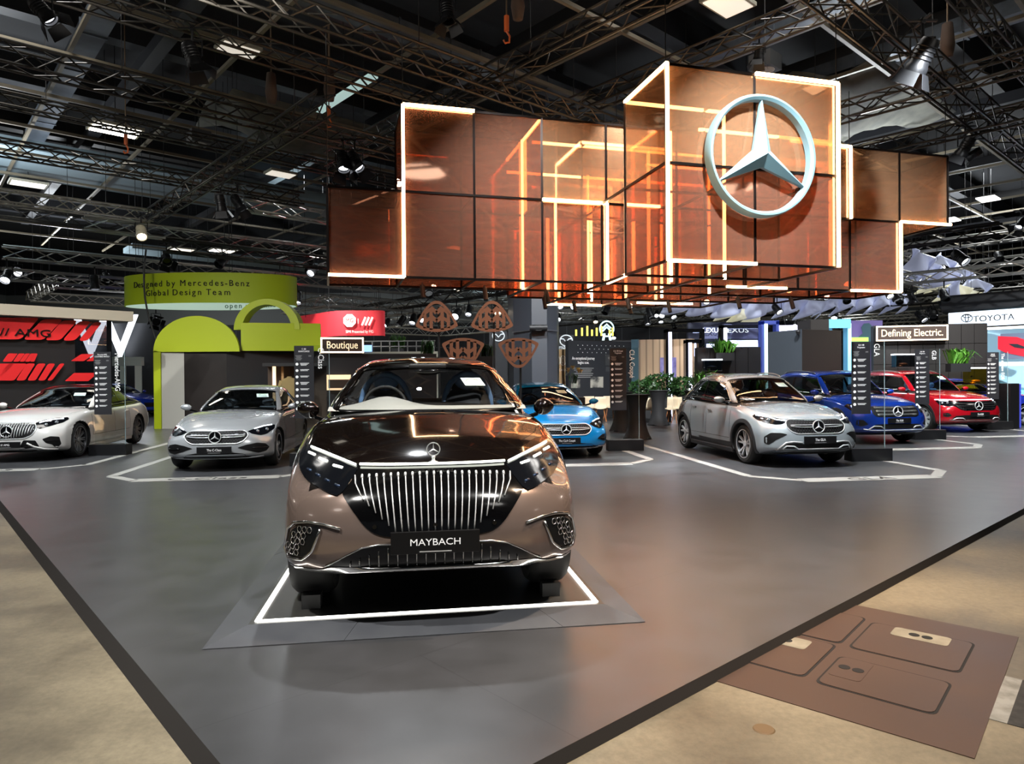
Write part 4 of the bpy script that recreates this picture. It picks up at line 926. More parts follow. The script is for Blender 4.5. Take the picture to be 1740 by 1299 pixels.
for i in (4, 5):
    for z0, z1 in ((Z0, Z1), (Z1, Z2)): cell(AX[i], AX[i+1], 0, D1, z0, z1, 'F' if z0 == Z0 else 'FK')
for i in (3, 4, 5, 6, 7): cell(AX[i], AX[i+1], D1, 2*D1, Z0, Z1, 'K')
for i in (4, 5, 6): cell(AX[i], AX[i+1], 2*D1, 3*D1, Z0, Z1, 'K')
cell(AX[6], AX[7], 0, D1, Z0, Z1, 'F'); cell(AX[6], AX[7], 0, D1, Z1, Z2, 'FK')
cell(AX[7], AX[8], 0, D1, Z0, Z1, 'FK'); cell(AX[7], AX[8], 0, D1, Z1, Z2, 'F')
cell(AX[8], AX[9], 0, D1, Z0, Z1, 'FKR'); cell(AX[8], AX[9], 0, D1, Z1, Z2, 'FK')
cell(AX[9], AX[10], 0, D1, Z1, Z2, 'FKR')
f = MB()
for p, q_ in sorted(edges): f.bar(sp(*p), sp(*q_), .040)
f.build('lattice_frame', FR, sign)
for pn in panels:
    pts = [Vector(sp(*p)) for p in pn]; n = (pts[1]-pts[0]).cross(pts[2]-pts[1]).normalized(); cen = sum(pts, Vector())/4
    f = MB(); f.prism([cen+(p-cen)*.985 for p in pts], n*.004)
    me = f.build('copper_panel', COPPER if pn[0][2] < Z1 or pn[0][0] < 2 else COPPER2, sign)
def tubeline(pts, name='light_tube'):
    for p, q_ in zip(pts, pts[1:]):
        P0, P1 = sp(*p), sp(*q_); f = MB(); f.bar(P0, P1, .047); f.build(name, LEDWARM, sign)
g = .045
tubeline([(AX[1], -g, Z0), (AX[1], -g, Z2), (AX[2], -g, Z2)]); tubeline([(AX[0], -g, Z0), (AX[1], -g, Z0)])
tubeline([(AX[3], -g*0, Z2), (AX[3], D1, Z2)]); tubeline([(AX[3]-.03, D1-.06, Z0), (AX[3]-.03, D1-.06, Z2)])
tubeline([(AX[3], -g, Z1), (AX[4], -g, Z1), (AX[4], -g, Z0), (3.72, B1_, Z0)])
c0, c1, c2 = 3.72, 5.26, 6.80
tubeline([(c0, B1_, Z2), (c0, B0-g, Z2), (c0, B0-g, Z0), (c1, B0-g, Z0)]); tubeline([(c1, B0-g, Z2), (c2, B0-g, Z2), (c2, B0-g, Z0)])
tubeline([(c0, B1_, Z2), (c1+.4, B1_, Z2)])
tubeline([(AX[3]+.2, D1, Z2), (AX[6], D1, Z2), (AX[6], D1, Z0)]); tubeline([(AX[3], 2*D1, Z2-.25), (AX[7], 2*D1, Z2-.25)])
tubeline([(c1-.35, B1_+.6, Z0), (c1-.35, B1_+.6, Z2-.2)]); tubeline([(c1+.4, B1_, Z2), (c1+.4, B1_, Z0-.02)]); tubeline([(c1-.1, B1_, Z2-.35), (c2, B1_, Z2-.35)]); tubeline([(AX[4]+.7, 2*D1, Z0-.05), (AX[4]+.7, 2*D1, Z1+.6)]); tubeline([(AX[5]+.5, 1.6, Z0-.05), (AX[5]+.5, 1.6, Z1+.9)])
tubeline([(AX[4]+.25, D1+.3, Z0), (AX[4]+.25, D1+.3, Z2-.5)])
tubeline([(AX[3]+.6, D1*.8, Z0), (AX[3]+.6, D1*.8, Z1+.3)])
tubeline([(AX[7]-.2, -g, Z2), (AX[8], -g, Z2), (AX[8], -g, Z1)]); tubeline([(AX[8], -g, Z0), (AX[9], -g, Z0), (AX[9], -g, Z1), (AX[10]+.05, -g, Z1)])
tubeline([(AX[6]-.4, -g, Z0), (AX[7]-.3, -g, Z0)]); tubeline([(AX[4], 3*D1, Z0), (AX[5], 3*D1, Z0)]); tubeline([(AX[5]+.6, 2.4*D1, Z0), (AX[6]+.6, 2.4*D1, Z0)])
# the star
R_ = .955; sc0 = sp(5.29, B0-.16, 5.00)
st = empty('star_emblem', sc0); st.parent = sign; tag(st, 'pale silver three-pointed star in a ring')
M = frame_M((0, 0, 0), SA, (0, 0, 1)); SIL = pm('emblem_silver', '7597a0', .5, .3, emit=.07, ecol='a9d4de')
b = MB(); b.lathe([(R_-.085, .02), (R_-.05, .06), (R_-.02, .06), (R_, .02), (R_, -.10), (R_-.085, -.10)], 72, closed=True); b.build('emblem_ring', SIL, st, M=M, smooth=True, angle=.6)
b = MB(); star_mesh(b, R_-.03, .15, .19, .06); b.build('emblem_star', SIL, st, M=M)
b = MB(); 
for p in ((0, .9), (-.75, -.45), (.75, -.45)): b.box((p[0], p[1], -.12), (.06, .06, .10))
b.build('emblem_brackets', FR, st, M=M)
# small cylinder spots below the lattice, hanging cables
f = MB()
for a, b_2 in ((3.2, 2.0), (4.1, 2.6), (5.1, 1.9), (5.6, 2.9), (6.3, 2.3), (2.9, .9), (7.4, 1.2), (1.6, .7), (8.6, 1.0), (.4, .6)):
    s_ = empty('cylinder_spot', sp(a, b_2, Z0)); s_.parent = sign; f = MB(); f.tube([(0, 0, 0), (0, 0, -.06)], .012, 6); f.tube([(0, 0, -.06), (.03, -.08, -.30)], .045, 12); f.build('spot_body', BLACK, s_)
for a, b_2 in ((0, 0), (2.54, D1), (3.72, B0), (6.8, B0), (6.8, D1), (9.29, 0), (11.8, 0), (AX[0], 0)):
    zt_ = Z2 if a != AX[0] else Z1; f = MB(); f.tube([sp(a, b_2, zt_), sp(a, b_2, 7.5)], .009, 5); f.build('hanging_cable', BLACK, sign)
# ================================================================ things on the stand and the booths behind
def ZP(px, py, d): return P(px, py, d).z
def XY(px, d): v = P(px, 640, d); return Vector((v.x, v.y, 0))
def wallp(name, xl, dl, xr, dr, z0, z1, th, mat, parent=None, bevel=0):
    a, b = XY(xl, dl), XY(xr, dr); n = Vector((-(b-a).y, (b-a).x, 0)).normalized()
    if n.y < 0: n = -n
    f = MB(); f.prism([a+Vector((0, 0, z0)), b+Vector((0, 0, z0)), b+n*th+Vector((0, 0, z0)), a+n*th+Vector((0, 0, z0))], (0, 0, z1-z0))
    return f.build(name, mat, parent, bevel=bevel)
def faceM(xl, dl, xr, dr, fx, z, out=.012):
    """matrix on the front of a wall panel: fx 0..1 along it, at height z"""
    a, b = XY(xl, dl), XY(xr, dr); n = Vector(((b-a).y, -(b-a).x, 0)).normalized()
    if n.y > 0: n = -n
    p = a.lerp(b, fx)+n*out; return frame_M((p.x, p.y, z), (b-a), (0, 0, 1))
def on(M, name, mat, parent, boxes=(), polys=(), th=.01):
    f = MB()
    for x, y, w_, h_ in boxes: f.box((x, y, 0), (w_, h_, th))
    for p in polys: f.prism([(q_[0], q_[1], -th/2) for q_ in p], (0, 0, th))
    return f.build(name, mat, parent, M=M)
TXT = pm('print_white', 'e8e8e6', .6, emit=.12)
# ---- information stands
GLS = glassy('stand_glass', (.90, .93, .92), f0=.03)
def totem(px, py, d, title, word, lab, wsize=.15):
    o = G(px, py); e = empty('information_stand', (o.x, o.y, 0), .05, lab, 'information stand', 'information stands beside the cars')
    f = MB(); f.box((.36, .13, .115), (.76, .26, .23)); f.build('stand_base', pm('stand_black', '141416', .35), e, bevel=.004)
    f = MB(); f.box((.36, .13, 1.20), (.62, .012, 1.94)); f.build('glass_panel', GLS, e)
    f = MB(); f.box((.055+.615, .13, 1.20), (.008, .014, 1.94)); f.build('glass_edge', pm('glass_edge', '8fa4a8', .2), e)
    f = MB(); f.box((.225, .115, 1.505), (.35, .014, 1.31)); s_ = f.build('specification_panel', pm('panel_print', '222226', .5), e)
    Mx = lambda x, z: frame_M((x, .106, z), (1, 0, 0), (0, 0, 1))
    text('panel_heading', title, .042, TXT, s_, Mx(.225, 2.08), .001, .72)
    f = MB()
    for k in range(6): f.box((.13, .107, 1.985-k*.016), (.12-.02*(k % 3), .002, .006)); f.box((.33, .107, 1.985-k*.016), (.05, .002, .006)) if k < 2 else None
    f.build('fine_print', pm('print_grey', '8e8e8e', .6), s_)
    f = MB(); g = MB()
    for k in range(8):
        z = 1.83-k*.115; f.tube([(.10, .108, z), (.10, .104, z)], .026, 14)
        for j in range(2 if k % 3 else 3): g.box((.235-.008*j, .107, z+.016-j*.018), (.16-.03*j, .002, .008))
    f.build('panel_icons', TXT, s_); g.build('panel_text_lines', TXT, s_)
    text('name_lettering', word, wsize, TXT, e, frame_M((.52, .118, 2.13), (0, 0, -1), (1, 0, 0)), .001, .82, align='LEFT')
    return e
totem(152, 775, 0, 'Mercedes-AMG\nE 53 HYBRID 4MATIC+', 'Mercedes-AMG', 'black information stand with glass panel in front of the white saloon door')
totem(494, 793, 0, 'C 180\nAVANTGARDE', 'C-Class', 'black information stand with glass panel right of the silver saloon, behind the two-tone SUV')
totem(1035, 767, 0, 'CLA 180 Coupé\nProgressive', 'CLA Coupé', 'black information stand with glass panel between the sky-blue coupe and the tall tables')
totem(1449, 785, 0, 'GLA 180\nProgressive', 'GLA', 'black information stand with glass panel at the right front corner of the silver crossover')
totem(1557, 748, 0, 'GLB 180\nProgressive', 'GLB', 'black information stand with glass panel between the deep blue SUV and the red SUV')
totem(1679, 731, 0, 'EQB 250\nProgressive', 'The all-new EQB', 'black information stand with glass panel right of the red SUV, the farthest one', .13)
# ---- bay outlines on the floor
def bay(c, word, lab, w_=3.3, l_=6.2, ahead=1.15, dx=0.1):
    o = c.root.matrix_world @ Vector((dx, -ahead, 0)) if False else Matrix.Translation(c.root.location) @ Matrix.Rotation(YAW, 4, 'Z') @ Vector((dx, -ahead, 0))
    return outline('bay_marking', o.x, o.y, YAW, w_, l_, word, lab)
bay(CC, 'C-Class', 'white lettered floor outline under the silver saloon', dx=.1, ahead=.75)
bay(EE, 'AMG E 53', 'white floor outline under the white sporty saloon', dx=-.1, w_=3.6)
bay(GLA, 'GLA', 'white lettered floor outline under the silver crossover')
bay(CLA, None, 'white floor outline under the sky-blue coupe', w_=2.9, ahead=.8)
bay(EQB, None, 'white floor outline under the red SUV', ahead=1.0)
bay(GLB, None, 'white floor outline under the deep blue SUV', ahead=.8)
# ---- Maybach emblem boards on poles
BRZ = pm('emblem_bronze', 'a2684c', .42, .35)
def emblem(px, py, d, flip, lab, hpx=54):
    c0 = P(px, py, d); h = hpx*d/1170; e = empty('emblem_board', (c0.x, c0.y, 0), 0, lab, 'emblem board', 'bronze double-M emblem boards on black poles')
    sg = -1 if flip else 1; f = MB(); hh = h/2; ww = h*.67
    ol = smooth_poly([(0, .98), (.28, .86), (.62, .35), (.92, -.35), (.98, -.58), (.86, -.72), (.5, -.90), (0, -.98), (-.5, -.90), (-.86, -.72), (-.98, -.58), (-.92, -.35), (-.62, .35), (-.28, .86)], 4)
    t = .17; n = len(ol); out = [(p.x*ww, p.y*hh*sg) for p in ol]; inn = [(p.x*ww*(1-t), p.y*hh*sg*(1-t*1.15)) for p in ol]
    vs = [(x, y, z) for z in (-.012, .012) for L_ in (out, inn) for x, y in L_]
    fs = []
    for i in range(n):
        j = (i+1) % n; fs += [(i, j, n+j, n+i), (2*n+i, 3*n+i, 3*n+j, 2*n+j), (i, 2*n+i, 2*n+j, j), (n+i, n+j, 3*n+j, 3*n+i)]
    f.add(vs, fs); up = (0, 0, 1)
    for x in (-.55, -.26, .26, .55):
        top = {.55: .18, .26: .52}[abs(x)]; f.bar((x*ww, sg*hh*top, 0), (x*ww, -sg*hh*(.84 if abs(x) < .4 else .74), 0), .15*ww, .024, up)
    for y0, y1 in ((.56, .22), (.02, -.30)):
        for s2 in (-1, 1): f.bar((s2*.28*ww, sg*hh*y0, 0), (0, sg*hh*y1, 0), .19*ww, .022, up); f.bar((s2*.28*ww, sg*hh*(y0-.1), 0), (s2*.62*ww, sg*hh*(y0-.42), 0), .15*ww, .022, up)
    f.build('emblem_shape', BRZ, e, M=Matrix.Translation((0, 0, c0.z)) @ Matrix.Rotation(PI/2, 4, 'X'))
    g = MB(); g.tube([(.03, .03, 0.01), (.03, .03, c0.z+hh*.6*(1 if not flip else -.6))], .018, 8); g.lathe([(0, .012), (.18, .012), (.18, 0), (0, 0)], 20); g.build('pole', BLACK, e)
emblem(742, 538, 11.4, False, 'bronze double-M emblem board, upright, the left one of the upper two')
emblem(836, 538, 11.4, False, 'bronze double-M emblem board, upright, the right one of the upper two')
emblem(787, 601, 10.9, True, 'bronze double-M emblem board upside down, half hidden behind the big car roof')
emblem(881, 600, 10.9, True, 'bronze double-M emblem board upside down, next to the wooden wall', 52)
# ---- black wall with red stripes at the left
e = empty('striped_wall', XY(0, 17.5), 0, 'black display wall with slanted red stripes and black lettering behind the white saloon', 'display wall')
def lp(o):
    o.matrix_parent_inverse = Matrix.Translation(-e.location); return o
RED = pm('stripe_red', 'd02528', .4, coat=.3); SCR = pm('wall_charcoal', '1a1a1c', .45)
XL, DL, XR, DR = -260, 15.5, 190, 19.5
zt_ = ZP(190, 547, 19.5); lp(wallp('wall_panel', XL, DL, 128, 18.9, 0, zt_, .12, SCR, e)); lp(wallp('wall_post', 182, 19.45, 190, 19.5, 0, zt_+.02, .14, GLOSSB, e))
lp(wallp('scrim_panel', 128, 18.9, 182, 19.45, 0, zt_, .01, glassy('smoked_scrim', (.45, .45, .46), f0=.08), e))
lp(wallp('header_beam', XL, DL-.2, 228, 19.7, zt_+.02, zt_+.30, .35, pm('beam_beige', 'a19a8a', .5), e))
def onwall(px, py, out=.03):
    a, b = XY(XL, DL), XY(XR, DR); n = Vector(((b-a).y, -(b-a).x, 0)).normalized(); n = n if n.y < 0 else -n; a = a+n*out
    d = ray(px, py); k = ((a-EYE).dot(n))/d.dot(n); return EYE+d*k
def stripe(x0, x1, yt, yb, sl, mat=RED, r=.10):
    pts = [onwall(x0, yb), onwall(x1, yb), onwall(x1+sl, yt), onwall(x0+sl, yt)]; a, b = XY(XL, DL), XY(XR, DR); n = Vector(((b-a).y, -(b-a).x, 0)).normalized(); n = n if n.y < 0 else -n
    f = MB(); f.prism(round_poly(pts, r), n*.015); lp(f.build('red_stripe', mat, e))
for x0, x1, sl in ((-90, -20, 45), (-15, 35, 32), (39, 74, 33), (76, 102, 30), (106, 127, 28), (133, 148, 26)): stripe(x0, x1, 540 if x0 < 0 else 541+x0*.05, 577+max(0, x0)*.02, sl)
for x0, x1, sl in ((4, 20, 10), (22, 32, 10), (33, 41, 10), (42, 50, 10), (51, 58, 6)): stripe(x0, x1, 601, 615, sl, r=.03)
for x0, x1, sl in ((-60, -5, 30), (-8, 24, 22), (27, 42, 18), (46, 60, 18), (64, 76, 18), (80, 88, 22)): stripe(x0, x1, 618, 647, sl, r=.06)
for x0, x1, sl in ((120, 142, 18), (146, 158, 18), (110, 150, 16)): stripe(x0, x1, 602 if x0 != 110 else 634, 614 if x0 != 110 else 648, sl, r=.03)
a, b = XY(XL, DL), XY(XR, DR); pA = onwall(36, 566, .05); text('wall_lettering', '//// AMG', .27, pm('letter_black', '0b0b0c', .3), e, Matrix.Translation(-e.location) @ frame_M(pA, (b-a), (0, 0, 1)), .02, 1.4)
# ---- big lit W sign and the panelled booth behind
e2 = empty('letter_sign', XY(176, 33.2), 0, 'giant glowing white letter W on a dark panelled wall', 'letter sign')
p = P(176, 576, 33.10); text('letter_face', 'W', 3.0, pm('sign_white', 'ffffff', .5, emit=3.2, ecol='eef4ff'), e2, Matrix.Translation(-e2.location) @ frame_M((p.x+.1, p.y, p.z), (1, 0, 0), (0, 0, 1)), .05, 1.0)
DGW = pm('panel_slate', '2c2e31', .5)
o = wallp('panelled_booth_wall', -60, 33, 268, 33.6, 0, ZP(230, 548, 33), .3, DGW); tag(o, 'dark slate panelled booth wall behind the glowing letter', 'booth wall')
e3 = empty('reception_booth', XY(212, 32), 0, 'pale green-white open booth frame behind the white saloon', 'booth')
for (x0, x1, t, b_2) in ((170, 240, 607, 622), (170, 186, 622, 668), (204, 214, 622, 668), (229, 240, 622, 668)):
    o = wallp('booth_frame', x0, 32, x1, 32.1, max(0, ZP(x0, b_2, 32)) if b_2 < 660 else 0, ZP(x0, t, 32), .3, pm('booth_pale', 'cfd8cf', .5), e3); o.matrix_parent_inverse = Matrix.Translation(-e3.location)
# ---- lime booth with arches
LIME = pm('lime_paint', 'a6b80e', .5); LIMED = pm('lime_paint', 'b2c410')
lb = empty('lime_booth', XY(340, 22.5), 0, 'lime green booth with a solid arch, an open handle arch and black niches', 'booth')
def lk(o): o.matrix_parent_inverse = Matrix.Translation(-lb.location); return o
def archp(name, cxp, wpx, ytop, ybase, d, th, mat, inner=None, z0=None, parent=lb):
    """half disc (or half ring) standing on legs"""
    s_ = d/1170; cx = XY(cxp, d); r = wpx/2*s_; zb = ZP(cxp, ybase, d) if z0 is None else z0; zt = ZP(cxp, ytop, d); zc = zt-r
    rz = r
    if zc < zb: zc = zb; rz = zt-zb
    out = [(cx.x-r, zb-.01)]+[(cx.x-r*math.cos(PI*k/28), zc+rz*math.sin(PI*k/28)) for k in range(29)]+[(cx.x+r, zb-.01)]
    f = MB()
    if inner is None: f.prism([(x, cx.y, z) for x, z in out], (0, th, 0))
    else:
        ri = inner*s_; inn = [(cx.x-ri, zb)]+[(cx.x-ri*math.cos(PI*k/28), zc+ri*math.sin(PI*k/28)) for k in range(29)]+[(cx.x+ri, zb)]; n = len(out)
        vs = [(x, cx.y+q_, z) for q_ in (0, th) for L_ in (out, inn) for x, z in L_]; fs = []
        for i in range(n-1): fs += [(i, i+1, n+i+1, n+i), (2*n+i, 3*n+i, 3*n+i+1, 2*n+i+1), (i, 2*n+i, 2*n+i+1, i+1), (n+i, n+i+1, 3*n+i+1, 3*n+i)]
        fs += [(0, n, 3*n, 2*n), (n-1, 3*n-1, 4*n-1, 2*n-1)]; f.add(vs, fs)
    return lk(f.build(name, mat, parent))
f = MB(); s_ = 22.4/1170
zh = ZP(330, 597, 22.2)
archp('solid_arch', 334, 146, 537, 597, 21.95, .10, LIMED, z0=zh-.02)
lk(wallp('lime_post', 261, 21.95, 273, 21.95, 0, zh, .5, LIME, lb))
lk(wallp('grey_side_panel', 272, 22.0, 313, 22.04, 0, zh, .12, pm('panel_pale_grey', 'a9aaa4', .6), lb)); lk(wallp('dark_front_panel', 313, 22.04, 385, 22.08, 0, zh, .12, noise_mix('panel_brown_black', '16110f', '1e1816', 2, .35, .45), lb))
lk(wallp('black_back_panel', 385, 22.08, 560, 23.6, 0, zh, .12, pm('panel_black', '1b1c1f', .5), lb))
lk(wallp('lime_box', 410, 22.2, 545, 22.8, zh, ZP(470, 549, 22.4), .8, LIMED, lb))
archp('handle_arch', 454, 112, 508, 549, 22.6, .5, LIME, inner=42, z0=ZP(454, 560, 22.6)-.0)
f = MB(); 
for x_ in (430, 463): c0 = XY(x_, 22.8); f.box((c0.x, c0.y-.1, 1.62), (.05, .04, .5))
lk(f.build('light_bar', pm('warm_bar', 'ffd0a0', .5, emit=1.5), lb))
# boutique niche with lit warm frame and a jacket
bt = empty('boutique_niche', XY(480, 21), 0, 'dark boutique niche with warm light strips behind the silver saloon', 'shop niche')
def bk(o, q_=bt): o.matrix_parent_inverse = Matrix.Translation(-q_.location); return o
bk(wallp('niche_back', 455, 21.6, 560, 22.0, 0, 2.05, .1, pm('niche_brown', '3a2d22', .6), bt)); bk(wallp('niche_top', 446, 20.9, 560, 21.2, 1.95, 2.05, .8, BLACK, bt))
bk(wallp('warm_strip', 463, 21.2, 468, 21.2, 0, 1.95, .05, pm('warm_glow', 'ffcf98', .5, emit=2.0, ecol=(1, .62, .33)), bt)); bk(wallp('niche_post', 478, 21.3, 482, 21.3, 0, 1.95, .05, pm('oak_warm', 'b08a5a', .5), bt))
jk = empty('jacket_display', XY(492, 21.1), 0, 'pale jacket hanging in the boutique niche', 'jacket')
f = MB(); z_ = 1.3; rows = [[(w_*math.cos(a), .10*math.sin(a), z_+h_) for a in [2*PI*j/16 for j in range(16)]] for w_, h_ in ((.24, -.55), (.25, -.2), (.27, .05), (.28, .18), (.22, .26), (.08, .30), (.06, .34))]; f.grid(rows, True)
for sg in (-1, 1): f.tube([(sg*.24, 0, z_+.2), (sg*.33, 0, z_-.1), (sg*.34, .02, z_-.42)], [.07, .065, .05], 10)
f.build('jacket_cloth', pm('jacket_cream', '8f7d52', .8), jk, smooth=True); f = MB(); f.tube([(0, 0, z_+.32), (0, 0, 1.95)], .008, 6); f.tube([(-.2, 0, z_+.22), (0, 0, z_+.36), (.2, 0, z_+.22)], .01, 6); f.build('hanger', DKMET, jk)
# boutique wall and lit shelf
bq = empty('boutique_wall', XY(600, 17), 0, 'black wall behind the big car carrying the Boutique sign and a lit shelf', 'wall unit')
bk(wallp('wall_face', 555, 17.6, 742, 18.2, 0, ZP(600, 601, 17.6), .2, pm('panel_black'), bq), bq)
bk(wallp('lit_shelf', 555, 17.45, 596, 17.6, 1.27, 1.66, .12, pm('shelf_glow', 'ffd9a8', .5, emit=.9, ecol=(1, .7, .42)), bq), bq)
bk(wallp('shelf_opening', 558, 17.40, 593, 17.55, 1.32, 1.54, .06, pm('niche_brown'), bq), bq)
def lightbox(name, xl, xr, yt, yb, d, words, lab, size, dr=None, th=.18):
    dr = dr or d; a, b = P(xl, yb, d), P(xr, yb, dr); zt, zb = P(xl, yt, d).z, P(xl, yb, d).z; zt2, zb2 = P(xr, yt, dr).z, P(xr, yb, dr).z; zt, zb = (zt+zt2)/2, (zb+zb2)/2
    w_ = (Vector((b.x, b.y, 0))-Vector((a.x, a.y, 0))).length; h_ = zt-zb; e = empty(name, (a.x, a.y, 0), 0, lab, 'sign'); X = Vector((b.x-a.x, b.y-a.y, 0)).normalized()
    M = frame_M(X*(w_/2)+Vector((0, 0, (zt+zb)/2)), X, (0, 0, 1)); t = .036
    on(M @ Matrix.Translation((0, 0, -th/2)), 'sign_box', pm('sign_brown', '2a1a10', .6), e, [(0, 0, w_, h_)], th=th)
    on(M @ Matrix.Translation((0, 0, .01)), 'light_border', pm('border_glow', 'fff0d8', .5, emit=3.2, ecol=(1, .80, .58)), e, [(0, h_/2-t/2, w_, t), (0, -h_/2+t/2, w_, t), (-w_/2+t/2, 0, t, h_), (w_/2-t/2, 0, t, h_)], th=.03)
    text('sign_lettering', words, size, pm('sign_cream', 'ffe2b8', .5, emit=.9, ecol=(1, .78, .5)), e, M @ Matrix.Translation((0, 0, .012)), .008, .80, bold=.0); return e
lightbox('boutique_sign', 545, 618, 574, 600, 17.42, 'Boutique', 'small dark sign reading Boutique in a glowing white border', .27, 17.62)
# ---- lime ring sign hung over the booth
rs = empty('ring_sign', XY(360, 25), 0, 'big hanging lime green ring with black lettering about its design team', 'hanging sign')
z0_, z1_ = 4.24, 5.30; cx, cyy, ra, rb = XY(360, 25.35).x+.02, 25.35, 3.12, 1.35
def ell(t, k=1.0, z=0): return (cx+ra*k*math.cos(t), cyy+rb*k*math.sin(t), z)
f = MB(); f.grid([[ell(2*PI*j/72, 1, z0_) for j in range(72)], [ell(2*PI*j/72, 1, z1_) for j in range(72)]], True); o = f.build('ring_outside', pm('lime_cloth', 'a4ba0c', .6), rs, smooth=True); bk(o, rs)
f = MB(); f.grid([[ell(2*PI*j/72, .985, z0_) for j in range(72)], [ell(2*PI*j/72, .985, z1_) for j in range(72)]], True); o = f.build('ring_inside', pm('ring_lining', 'd9ecdc', .6, emit=.35, ecol='d9f4e4'), rs, smooth=True); bk(o, rs)
def onring(t, z, s_, word, mat, inside=False, parent=rs):
    adv = [{'i': .30, 'l': .30, 't': .42, 'r': .46, 'j': .3, ' ': .36, 'm': .98, 'M': .95, 'G': .85, 'D': .82, 'B': .74, '-': .42, 's': .54, 'T': .66}.get(ch, .66) for ch in word]; k = s_*1.0/ra; tot = sum(adv); acc = 0
    for ch, ad in zip(word, adv):
        pos = acc+ad/2-tot/2; acc += ad
        if ch == ' ': continue
        tt = t+pos*k*(1 if not inside else -1); q_ = ell(tt, 1.006 if not inside else .975, z); tx = Vector((-ra*math.sin(tt), rb*math.cos(tt), 0)).normalized()
        if inside: tx = -tx
        o = text('ring_letter', ch, s_, mat, parent, Matrix.Translation(-rs.location) @ frame_M(q_, tx, (0, 0, 1)), .01, .95)
LB = pm('letter_matte', '0a0a0b', .85)
onring(-PI/2-.11, 4.92, .30, 'Designed by Mercedes-Benz', LB); onring(-PI/2-.11, 4.60, .30, 'Global Design Team', LB); onring(PI/2-.35, 4.40, .28, 'open your mind', pm('letter_grey', '5b6a66', .5), True)
for tt in (.4, 1.5, 2.7, 3.9, 5.1): f = MB(); f.tube([ell(tt, 1, z1_), ell(tt, 1, 12.45)], .01, 4); bk(f.build('ring_cable', BLACK, rs), rs)
# ---- red banner
mg = empty('red_banner', XY(600, 30), 0, 'red hanging banner with white octagon badge', 'hanging banner'); RB = pm('banner_red_glow', 'd6303a', .6, emit=.25, ecol='d6303a')  # banner cloth emits a little, standing in for light from the front
for px_, d_ in ((520, 32), (560, 30.4), (600, 30), (645, 30)): g = MB(); g.tube([XY(px_, d_)+Vector((0, 0, ZP(600, 532, 30))), XY(px_, d_)+Vector((0, 0, 12.45))], .012, 4); bk(g.build('banner_wire', BLACK, mg), mg)
pts = [XY(498, 33), XY(540, 31.2), XY(560, 30.4), XY(580, 30.0), XY(620, 30.0), XY(648, 30.0), XY(655, 30.4)]; zb, zt = ZP(600, 571, 30), ZP(600, 532, 30)+.1
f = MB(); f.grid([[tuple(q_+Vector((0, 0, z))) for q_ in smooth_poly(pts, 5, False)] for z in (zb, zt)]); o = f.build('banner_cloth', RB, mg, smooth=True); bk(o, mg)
def bp(px, py): q_ = P(px, py, 29.9); return Matrix.Translation(-mg.location) @ frame_M(q_, (1, 0, 0), (0, 0, 1))
on(bp(594, 545), 'octagon_badge', pm('badge_white_glow', 'f2f0e8', .5, emit=.2), mg, polys=[[(.29*math.cos(PI/8+k*PI/4), .30*math.sin(PI/8+k*PI/4)) for k in range(8)]]); text('badge_lettering', 'MG', .26, RB, mg, bp(594, 545) @ Matrix.Translation((0, 0, .012)), .005, .9)  # badge white emits too, in place of front light
on(bp(608.5, 546), 'divider', pm('badge_white_glow', 'f2f0e8', .5, emit=.2), mg, [(0, 0, .03, .22)])
for k in range(3): on(bp(618+k*6, 546), 'slanted_bar', pm('badge_white_glow', 'f2f0e8', .5, emit=.2), mg, polys=[[(-.14, .16), (-.05, .18), (.13, -.14), (.05, -.2)]] if k % 2 == 2 else [[(-.12, -.17), (-.04, -.2), (.12, .15), (.04, .2)]])
text('banner_lettering', 'SIMI Presented by MG', .17, pm('badge_white_glow', 'f2f0e8', .5, emit=.2), mg, bp(611, 564), .005, .78)
tv = empty('upper_gallery', XY(650, 27), 0, 'metal gallery railing with blue light behind the Boutique sign', 'railing')
f = MB(); zr = ZP(650, 580, 27); zr0 = ZP(650, 598, 27)
for x_ in range(618, 741, 15): c0 = XY(x_, 27); f.bar((c0.x, c0.y, zr0), (c0.x, c0.y, zr), .04)
for z in (zr, (zr+zr0)/2): f.bar(tuple(XY(618, 27)+Vector((0, 0, z))), tuple(XY(740, 27)+Vector((0, 0, z))), .04)
bk(f.build('railing_bars', SATIN, tv), tv); bk(wallp('gallery_floor', 616, 27, 745, 27, 0, zr0, .5, pm('gallery_beige', '8d8a7d', .6), tv), tv); bk(wallp('blue_light_panel', 616, 26.9, 632, 26.9, zr0, ZP(620, 587, 27), .05, pm('glow_blue', '8fb8f0', .5, emit=1.2), tv), tv)
# ---- dark column
cl = empty('hall_pillar', (0, 0, 0), 0, 'massive dark clad hall pillar with a bracket lamp, behind the sign', 'pillar')
cd = 24.0; q0, q1, q2, q3 = XY(873, 24.6), XY(904, 23.6), XY(930, 23.6), XY(947, 24.2)
f = MB(); f.prism([q0, q1, q2, q3, q3+Vector((.2, 2, 0)), q0+Vector((-.2, 2, 0))], (0, 0, 12.4)); f.build('pillar_shaft', pm('pillar_slate', '34383f', .45), cl)
f = MB(); z = ZP(905, 562, 23.5); f.prism([q0+Vector((-.05, -.05, z)), q1+Vector((0, -.06, z)), q2+Vector((.02, -.06, z)), q3+Vector((.06, -.05, z)), q2+Vector((0, .4, z)), q1+Vector((0, .4, z))], (0, 0, .03)); f.build('pillar_joint', SATIN, cl)
bp0 = P(915, 557, 23.3); f = MB(); f.tube([(bp0.x-.3, bp0.y, bp0.z), (bp0.x+.3, bp0.y, bp0.z)], .10, 10); f.box((bp0.x, bp0.y+.1, bp0.z), (.2, .3, .2)); f.build('bracket_lamp', BLACK, cl)
